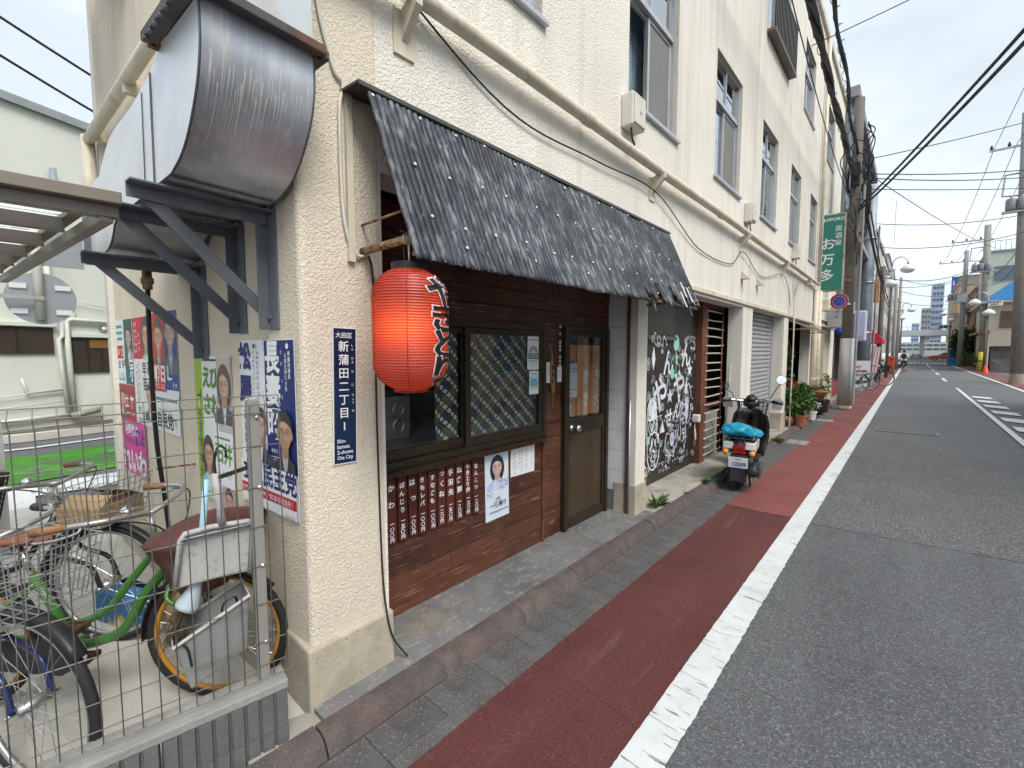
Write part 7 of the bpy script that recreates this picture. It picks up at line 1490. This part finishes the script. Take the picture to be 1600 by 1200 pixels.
rr_.cyl((5.0, 63.2, 12.1), (12.9, 63.2, 12.1), .035, 6).cyl((5.0, 63.2, 12.1), (5.0, 69.3, 12.1), .035, 6).build('terrace_rail', DULL, o)
b = facade_building('brown_balcony_house', 'brown tiled house with rounded balconies beyond the thin pole', 4.9, 11, 70, 80, 8.4, surf('brown_tile_wall', (.26, .15, .10), .8, var=.1), rows=(5.8,), n=3, face='y')
for z in (3.4, 6.2): MB().box(4.2, 4.9, 70.2, 79, z, z + 1.1).build('balcony', surf('pinkish_balcony_%d' % int(z), (.42, .27, .20), .7), b, bevel=.1)
o = thing('red_shop_sign', 'small red and white shop sign hung under the brown house', 'sign', (4.6, 69.5, 3)); MB().box(4.3, 5.6, 69.3, 69.5, 2.6, 3.5).build('sign_case', flat((.6, .04, .05)), o, bevel=.03); MB().box(4.35, 5.55, 69.28, 69.299, 2.62, 2.85).build('sign_band', flat((.7, .7, .7)), o); mm = MB(); mm.torus((4.95, 69.28, 3.15), (0, 1, 0), .2, .05, 16, 6); mm.build('emblem', flat((.75, .7, .7)), o)
facade_building('far_shop_block', 'grey brown shop block far along the right side', 4.6, 12, 82, 100, 6.6, surf('grey_brown_block', (.34, .28, .22), .8, var=.15), rows=(3.5,), n=5, face='-x')
tr = thing('roadside_tree', 'bushy dark green tree beside the blue vending machine', 'tree', (4.1, 68.8, 0)); MB().tube([(4.3, 69, 0), (4.3, 69, 1.2), (4.15, 68.9, 2.4)], [.12, .1, .06], 8).tube([(4.3, 69, 1.2), (4.9, 69.1, 2.5)], [.07, .03], 6).build('trunk', WOODLT, tr)
leaves((4.2, 68.9, 2.7), (1.25, 1.3, 1.55), 1700, .28, LEAFD, 'crown', tr, 14, hollow=.45); leaves((4.4, 67.6, .8), (1.0, 1.0, .7), 500, .22, LEAF, 'crown', tr, 15)
hg = thing('hedge_plants', 'low green hedge at the foot of the right poles', 'hedge', (4.8, 58, 0)); leaves((4.75, 58, .6), (.5, 4.5, .7), 900, .22, LEAF, 'foliage', hg, 16); MB().tube([(4.75, 55, 0), (4.75, 58, .4), (4.75, 61, 0)], .05, 6).build('stem', WOODLT, hg)
pl_box = thing('planter_box', 'grey stone planter box beside the yellow guard tube', 'planter', (4.6, 55.5, 0)); MB().box(4.2, 4.9, 54.6, 55.4, 0, .5).box(4.1, 5.0, 54.5, 55.5, .5, .6).build('trough', PLINTH, pl_box, bevel=.02)
facade_building('tan_walkup', 'tan walk-up block with orange tint behind the thin right pole', 5.2, 10, 104, 125, 12.4, surf('tan_walkup_wall', (.46, .33, .20), .8, var=.12), rows=(3.4, 6.2, 9.0), n=3, face='y', ww=.9, wh=1.3)
facade_building('brown_grey_walkup', 'taller brown grey block behind the tan walk-up', 6.6, 13, 128, 150, 16.6, surf('brown_grey_walkup_wall', (.30, .25, .22), .8, var=.12), rows=(10.5, 13.5), n=4, face='y', ww=.9, wh=1.3)
facade_building('added_tan_house', 'added tan two-storey house opposite the shop, out of view, mirrored in its window', 5.4, 11, 5.5, 19, 6.2, surf('added_tan_wall', (.36, .30, .24), .8, var=.1), rows=(.9, 3.7), n=4, face='-x', ww=1.5, wh=1.3)  # added out of view so the shop panes reflect a building
# left far run
facade_building('beige_apartment', 'tall beige apartment block on the left beyond the red awning', -9, -2.1, 33.6, 47, 9.2, surf('beige_block_wall', (.48, .45, .40), .8, var=.1), rows=(3.2, 5.8), n=5)
facade_building('white_apartment', 'white balcony apartment block farther along the left', -12, -2.3, 48, 66, 10.2, surf('white_block_wall', (.58, .58, .57), .8, var=.08), rows=(3, 5.6, 8.2), n=6)
facade_building('grey_apartment', 'grey apartment block far along the left', -14, -2.5, 67, 95, 12.5, surf('grey_block_wall', (.42, .42, .42), .8, var=.1), rows=(3, 5.8, 8.6, 11), n=8)
facade_building('distant_left_block', 'pale distant block at the left end of the street', -20, -3.4, 97, 180, 15, surf('pale_block_wall', (.5, .5, .5), .8, var=.1), rows=(4, 8, 12), n=10)
# far end: overpass, towers, billboard
ov = thing('overpass', 'white road overpass spanning the far end of the street', 'overpass', (4, 175, 0)); OVW = surf('white_overpass_paint', (.62, .64, .68), .6, var=.05)
MB().box(-6, 14, 172, 180, 6.0, 7.6).build('deck', OVW, ov); 
for x in (-3.5, 1.5, 11.0): MB().box(x, x + 1.0, 174, 176, 0, 6.0).build('pier', OVW, ov)
for k in range(14): MB().box(-5.5 + k * 1.4, -5.4 + k * 1.4, 172, 172.1, 7.6, 8.5).build('rail_post', OVW, ov)
MB().box(-6, 14, 172, 172.12, 8.5, 8.6).build('handrail', OVW, ov)
tl = thing('traffic_light', 'horizontal traffic light hanging before the overpass', 'traffic light', (5, 110, 0)); MB().box(3.2, 5.2, 110, 110.3, 5.6, 6.3).build('housing', DULL, tl, bevel=.1); 
for k in range(3): MB().lathe([(.2, 0), (.22, .06), (.18, .07)], 12, Matrix.Translation((3.6 + k * .6, 110, 5.95)) @ Matrix.Rotation(R(90), 4, 'X')).build('lens', flat(((.02, .03, .06), (.03, .03, .03), (.3, .03, .03))[k]), tl)
MB().cyl((6.2, 110.2, 0), (6.2, 110.2, 6.2), .1, 8).bar((5.2, 110.2, 6.0), (6.2, 110.2, 6.0), .08, .08).build('mast', WHITEPL, tl)
def tower(name, label, x0, x1, y, z1, mat, fl, n, d=20):
    b = thing(name, label, 'building', ((x0 + x1) / 2, y, 0)); MB().box(x0, x1, y, y + d, 0, z1).build('wall', mat, b)
    k = MB(); hh = (z1 - 2) / fl
    for i in range(fl):
        o = MB().box(x0 + .3, x1 - .3, y - .06, y - .01, 1.5 + i * hh + hh * .35, 1.5 + i * hh + hh * .8).build('window', PANEF, b)
        for q in range(1, n): MB().box(x0 + .3 + (x1 - x0 - .6) * q / n - .12, x0 + .3 + (x1 - x0 - .6) * q / n + .12, y - .12, y - .07, 1.5 + i * hh + hh * .3, 1.5 + i * hh + hh * .85).build('mullion', mat, o)
    return b
tower('blue_white_tower', 'pale blue tower block far beyond the overpass', 6.0, 10.2, 300, 34, surf('pale_blue_tower_wall', (.36, .44, .60), .6), 11, 3)
tower('lilac_tower', 'lilac grey apartment tower left of the blue tower', 2.6, 6.0, 290, 22, surf('lilac_tower_wall', (.40, .38, .42), .7), 8, 3)
tower('tan_tower', 'tan office block right of the blue tower', 11.0, 22, 260, 24, surf('tan_tower_wall', (.44, .38, .30), .7), 8, 6)
tower('brown_block', 'brown apartment block behind the street poles', 9, 18, 150, 13.5, surf('brown_block_wall', (.30, .22, .17), .7), 5, 5)
tower('hazy_blue_block', 'hazy blue glass building in the gap above the overpass', -1.0, 3.0, 420, 21, surf('hazy_blue_wall', (.36, .46, .62), .4), 6, 4)
tower('far_white_block', 'low white buildings under the overpass', -8, 16, 240, 5.2, surf('far_white_wall', (.5, .5, .48), .7), 2, 12)
bbd = thing('billboard', 'blue and white rooftop billboard with white katakana on the right', 'billboard', (18, 255, 24)); MB().box(10.6, 22.5, 254.5, 255, 25, 31.5).build('panel', surf('billboard_blue', (.03, .12, .46), .5), bbd); mm = MB(); mm.text('リ', (11.9, 254.45, 28.6), tu, UP, 3.0, bold=.03); mm.text('ライフ', (18.6, 254.45, 28.6), tu, UP, 3.4, bold=.03); mm.build('lettering', flat((.75, .77, .8)), bbd)
for x in (12, 16, 20): MB().box(x, x + .4, 255.1, 255.6, 23.5, 31).build('frame_leg', DULL, bbd)

# ================================================================ VEHICLES AND CYCLIST
def car(label, loc, rz, paint, name='car'):
    c = thing(name, label, 'car', loc, rz); B = lambda mb, n, m, p=None, **k: mb.build(n, m, p or c, local=True, **k)
    prof = [(-2.1, .35), (-2.15, .6), (-2.05, .9), (-1.6, .98), (1.0, .95), (1.9, .82), (2.12, .62), (2.1, .35)]
    B(MB().prism(prof, (0, .85, 0), (1, 0, 0), (0, 0, 1), (0, -1, 0), 1.7), 'body', paint, bevel=.08, seg=3, smooth=True, auto=40)
    B(MB().prism([(-1.75, .97), (-1.2, 1.42), (.25, 1.44), (1.05, .96)], (0, .72, 0), (1, 0, 0), (0, 0, 1), (0, -1, 0), 1.44), 'cabin', surf(name + '_roof_' + str(int(loc[1])), (.66, .70, .70), .3), bevel=.06, smooth=True, auto=40)
    for s_ in (-1, 1): B(MB().prism([(-1.5, 1.0), (-1.12, 1.36), (.2, 1.38), (.85, 1.0)], (0, s_ * .725, 0), (1, 0, 0), (0, 0, 1), (0, s_, 0), .01), 'side_window', PANEF)
    for x in (-1.3, 1.3):
        for s_ in (-1, 1):
            w = B(MB().cyl((x, s_ * .70, .31), (x, s_ * .88, .31), .31, 20), 'wheel', TYRE); B(MB().cyl((x, s_ * .881, .31), (x, s_ * .89, .31), .19, 16), 'rim', DULL, w)
    for y in (-.6, .6): B(MB().box(2.05, 2.16, y - .18, y + .18, .60, .75), 'headlight', flat((.7, .7, .65))); B(MB().box(-2.17, -2.08, y - .15, y + .15, .65, .85), 'tail_light', flat((.4, .02, .02)))
    return c
car('orange red car crossing the street before the overpass', (4.3, 108, 0), R(180), surf('car_orange_red', (.62, .09, .04), .25, coat=.6))
car('white car parked at the left far beyond the cyclist', (-1.5, 58, 0), R(90), surf('car_white', (.66, .67, .68), .25, coat=.6))
car('pale silver car far away under the overpass', (.8, 150, 0), R(90), surf('car_silver', (.5, .52, .54), .25, coat=.6))
cyc = bicycle('bicycle ridden away down the left road edge', (-.42, 44.6, .0), R(90), BLKMETAL, DULL, .33, BLACKPL, BLACKPL, 'dark', group='ridden bicycle')
per = thing('person', 'person in white shirt and dark shorts with black backpack riding a bicycle away', 'person', (-.42, 44.5, 0), R(90), None)
def skin_body():
    # one continuous figure from a skin modifier; local x forward, y left
    J = {'pel': (-.18, 0, .86, .13), 'sp': (-.10, 0, 1.06, .125), 'ch': (.0, 0, 1.26, .145), 'nk': (.05, 0, 1.42, .05), 'hd': (.09, 0, 1.55, .085), 'ht': (.10, 0, 1.62, .07)}
    E_ = [('pel', 'sp'), ('sp', 'ch'), ('ch', 'nk'), ('nk', 'hd'), ('hd', 'ht')]
    for s_, k in ((1, 'L'), (-1, 'R')):
        J['sh' + k] = (.02, s_ * .17, 1.36, .065); J['el' + k] = (.20, s_ * .24, 1.12, .045); J['wr' + k] = (.34, s_ * .25, .97, .032); J['ha' + k] = (.42, s_ * .26, .95, .035)
        J['hp' + k] = (-.14, s_ * .09, .82, .095); kn = (.20, s_ * .11, .62 if s_ > 0 else .48, .062); J['kn' + k] = kn; J['an' + k] = (.04, s_ * .12, .22 if s_ > 0 else .14, .04); J['to' + k] = (.17, s_ * .13, .17 if s_ > 0 else .09, .035)
        E_ += [('ch', 'sh' + k), ('sh' + k, 'el' + k), ('el' + k, 'wr' + k), ('wr' + k, 'ha' + k), ('pel', 'hp' + k), ('hp' + k, 'kn' + k), ('kn' + k, 'an' + k), ('an' + k, 'to' + k)]
    ks_ = list(J); me = bpy.data.meshes.new('body'); me.from_pydata([J[k][:3] for k in ks_], [(ks_.index(a), ks_.index(b)) for a, b in E_], [])
    o = bpy.data.objects.new('body', me); COL.objects.link(o); md = o.modifiers.new('skin', 'SKIN'); 
    for i, k in enumerate(ks_): me.skin_vertices[0].data[i].radius = (J[k][3], J[k][3])
    me.skin_vertices[0].data[0].use_root = True; ss = o.modifiers.new('sub', 'SUBSURF'); ss.levels = 2; ss.render_levels = 2; md.use_smooth_shade = True
    dg = bpy.context.evaluated_depsgraph_get(); nm = bpy.data.meshes.new_from_object(o.evaluated_get(dg)); bpy.data.objects.remove(o)
    for m_ in (surf('shirt_white', (.62, .64, .68), .8), surf('shorts_dark', (.02, .02, .03), .8), surf('skin_tone', (.42, .25, .17), .6), surf('shoe_dark', (.03, .03, .03), .6)): nm.materials.append(m_)
    for pgn in nm.polygons:
        c = pgn.center; pgn.use_smooth = True
        pgn.material_index = 3 if c.z < .26 else 2 if (c.z < .5 or c.z > 1.42 or (c.x > .24 and c.z > .9)) else 1 if c.z < .93 else 0
    b = bpy.data.objects.new('body', nm); COL.objects.link(b); attach(b, per, True)
skin_body()
lump((.085, 0, 1.585), (.092, .085, .095), 12, 8).build('hair', surf('black_hair', (.012, .012, .014), .6), per, smooth=True, local=True)
bpk = thing('backpack', 'black backpack worn by the cyclist in white shirt', 'backpack', (-.42, 44.5, 0), R(90)); MB().box(-.30, -.12, -.15, .15, 1.06, 1.42).build('pack', surf('black_pack', (.015, .015, .018), .6), bpk, bevel=.05, seg=3, local=True); MB().box(-.32, -.30, -.11, .11, 1.10, 1.25).build('pocket', surf('dark_pack_pocket', (.03, .03, .035), .6), bpk, bevel=.01, local=True)

# ================================================================ OVERHEAD CABLES
def cable(label, pts, r, group='overhead cables', mat=CABLE, n=5):
    o = MB().tube(pts, r, n).build('overhead_cable', mat); return tag(o, label, 'cable', group)
P1 = V((-1.33, 15.2, 6.4))
cable('upper thick black cable slanting from the dark pole to the right picture edge', sag((-1.2, 15.2, 5.45), (2.9, -1.0, 5.1), .2, 24), .022)
cable('lower thick black cable slanting from the dark pole to the right picture edge', sag((-1.2, 15.2, 5.35), (2.9, -1.0, 4.95), .22, 24), .024)
def bundle(label, a, b, s, r, n=3, seed=0):
    rg = random.Random(seed); t = thing('cable_bundle', label, 'cable', tuple(V(b)), 0, 'cable bundles along the facade'); P = sag(a, b, s, 40)
    for k in range(n): 
        ph = rg.uniform(0, 6); MB().tube([p + V((.03 * math.cos(i * .5 + ph), 0, .035 * math.sin(i * .5 + ph))) for i, p in enumerate(P)], r, 5).build('strand', CABLE, t)
    w = MB(); w.tube([P[int(i / 4)].lerp(P[min(40, int(i / 4) + 1)], (i % 4) / 4) + V((.06 * math.cos(i * .9), 0, .06 * math.sin(i * .9) - .01)) for i in range(160)], .006, 4); w.build('wrap_wire', CABLE, t)
bundle('thick lower cable bundle running along the upper facade to the dark pole', (-1.2, 5.2, 6.35), (-1.33, 15.1, 6.15), .12, .030, 4, 1)
bundle('upper cable bundle running along the upper facade to the dark pole', (-1.15, 5.2, 7.9), (-1.33, 15.1, 6.75), .05, .026, 3, 2)
cable('thin black wire sagging below the cable bundles on the facade', sag((-1.3, 4.9, 6.2), (-1.45, 14.9, 5.7), .25, 24), .008)
for k, (a, b, s, r, lab) in enumerate((
    ((-1.33, 15.2, 6.6), (9.0, 33, 13.4), .3, .012, 'thin wire rising from the dark pole to the upper right'),
    ((-1.33, 15.2, 6.3), (8.5, 33, 10.4), .5, .014, 'pair of wires crossing the street from the dark pole, upper one'),
    ((-1.33, 15.2, 6.2), (8.5, 33, 10.2), .6, .014, 'pair of wires crossing the street from the dark pole, lower one'),
    ((-1.33, 15.2, 5.9), (8.0, 33, 8.9), .2, .012, 'wire crossing the street level with the loop frame'),
    ((-1.33, 15.2, 6.5), (5.0, 52, 9.4), .3, .012, 'wire falling from the dark pole to the house pole'),
    ((-1.62, 25.5, 7.2), (6.0, 33, 8.6), .5, .016, 'heavy wire curving from the galvanised pole to the right pole'),
    ((-1.62, 25.5, 6.2), (6.0, 33, 8.2), .7, .016, 'second heavy wire curving from the galvanised pole to the right pole'),
    ((-1.62, 25.5, 5.0), (4.2, 52, 9.0), .9, .020, 'low sagging wire from the galvanised pole to the house pole'),
    ((-1.0, 43, 6.2), (4.2, 52, 8.4), .5, .018, 'wire across the middle street from the post box pole'),
    ((-.95, 52, 7.8), (3.7, 66, 9.0), .5, .02, 'far wire across the street above the lamp'),
    ((-.95, 52, 6.8), (3.7, 66, 7.6), .4, .02, 'lower far wire across the street above the lamp'),
    ((-1.0, 43, 5.2), (3.7, 66, 6.8), .4, .016, 'lowest far wire across the street'),
    ((2.55, 33, 11.6), (2.2, 52.3, 10.6), .3, .014, 'left power line between the right hand poles'), ((3.3, 33, 11.6), (3.2, 52.3, 10.6), .3, .014, 'middle power line between the right hand poles'), ((4.0, 33, 11.6), (4.2, 52.3, 10.6), .3, .014, 'right power line between the right hand poles'),
    ((2.2, 52.3, 10.6), (2.0, 66, 10.9), .2, .016, 'left power line between the two far right poles'), ((3.2, 52.3, 10.6), (3.0, 66, 10.9), .2, .016, 'middle power line between the two far right poles'), ((4.2, 52.3, 10.6), (4.1, 66, 10.9), .2, .016, 'right power line between the two far right poles'),
    ((3.9, 33, 7.2), (4.28, 52.3, 7.4), .4, .02, 'telephone cable from the big right pole to the house pole'), ((3.9, 33, 6.4), (4.28, 52.3, 6.9), .5, .02, 'lower telephone cable from the big right pole to the house pole'),
    ((2.55, 33, 11.6), (3.2, 8, 12.5), .2, .012, 'left power line leaving the big right pole towards the viewer'), ((3.3, 33, 11.6), (4.4, 8, 12.5), .2, .012, 'right power line leaving the big right pole towards the viewer'),
    ((-1.86, 11.4, 7.9), (6.5, 16, 11.9), .15, .010, 'thin wire from the upper facade across the sky'))):
    cable(lab, sag(a, b, s, 18), r)
for k, (x, z0, z1) in enumerate(((0, 6.0, 5.3), (.06, 5.6, 5.0), (.12, 5.2, 4.4), (.02, 6.4, 4.8))): cable('black cable dropping from the dark pole along the left side, %s' % ('outermost', 'second', 'third', 'innermost')[k], sag((-1.2 + x, 15.3, z0), (-1.35 + x, 35.4 + 2 * k, z1), .35, 18), .024)
for k, (z, lab) in enumerate(((9.2, 'upper wire in the sky at the top left corner'), (8.6, 'middle wire in the sky at the top left corner'), (6.6, 'lower wire crossing in front of the pale back building roof'), (6.05, 'lowest wire crossing in front of the pale back building'))):
    cable(lab, sag((-10.3, -3.2, z + 1.6), (-10.8 - k * .2, 4.5, z - 1.2), .25, 18), .022 if k != 1 else .012)
cable('thin vertical drop wire in the sky above the left street lamp', [(-1.12, 35.6, 10.5), (-1.12, 35.6, 8.0)], .010)
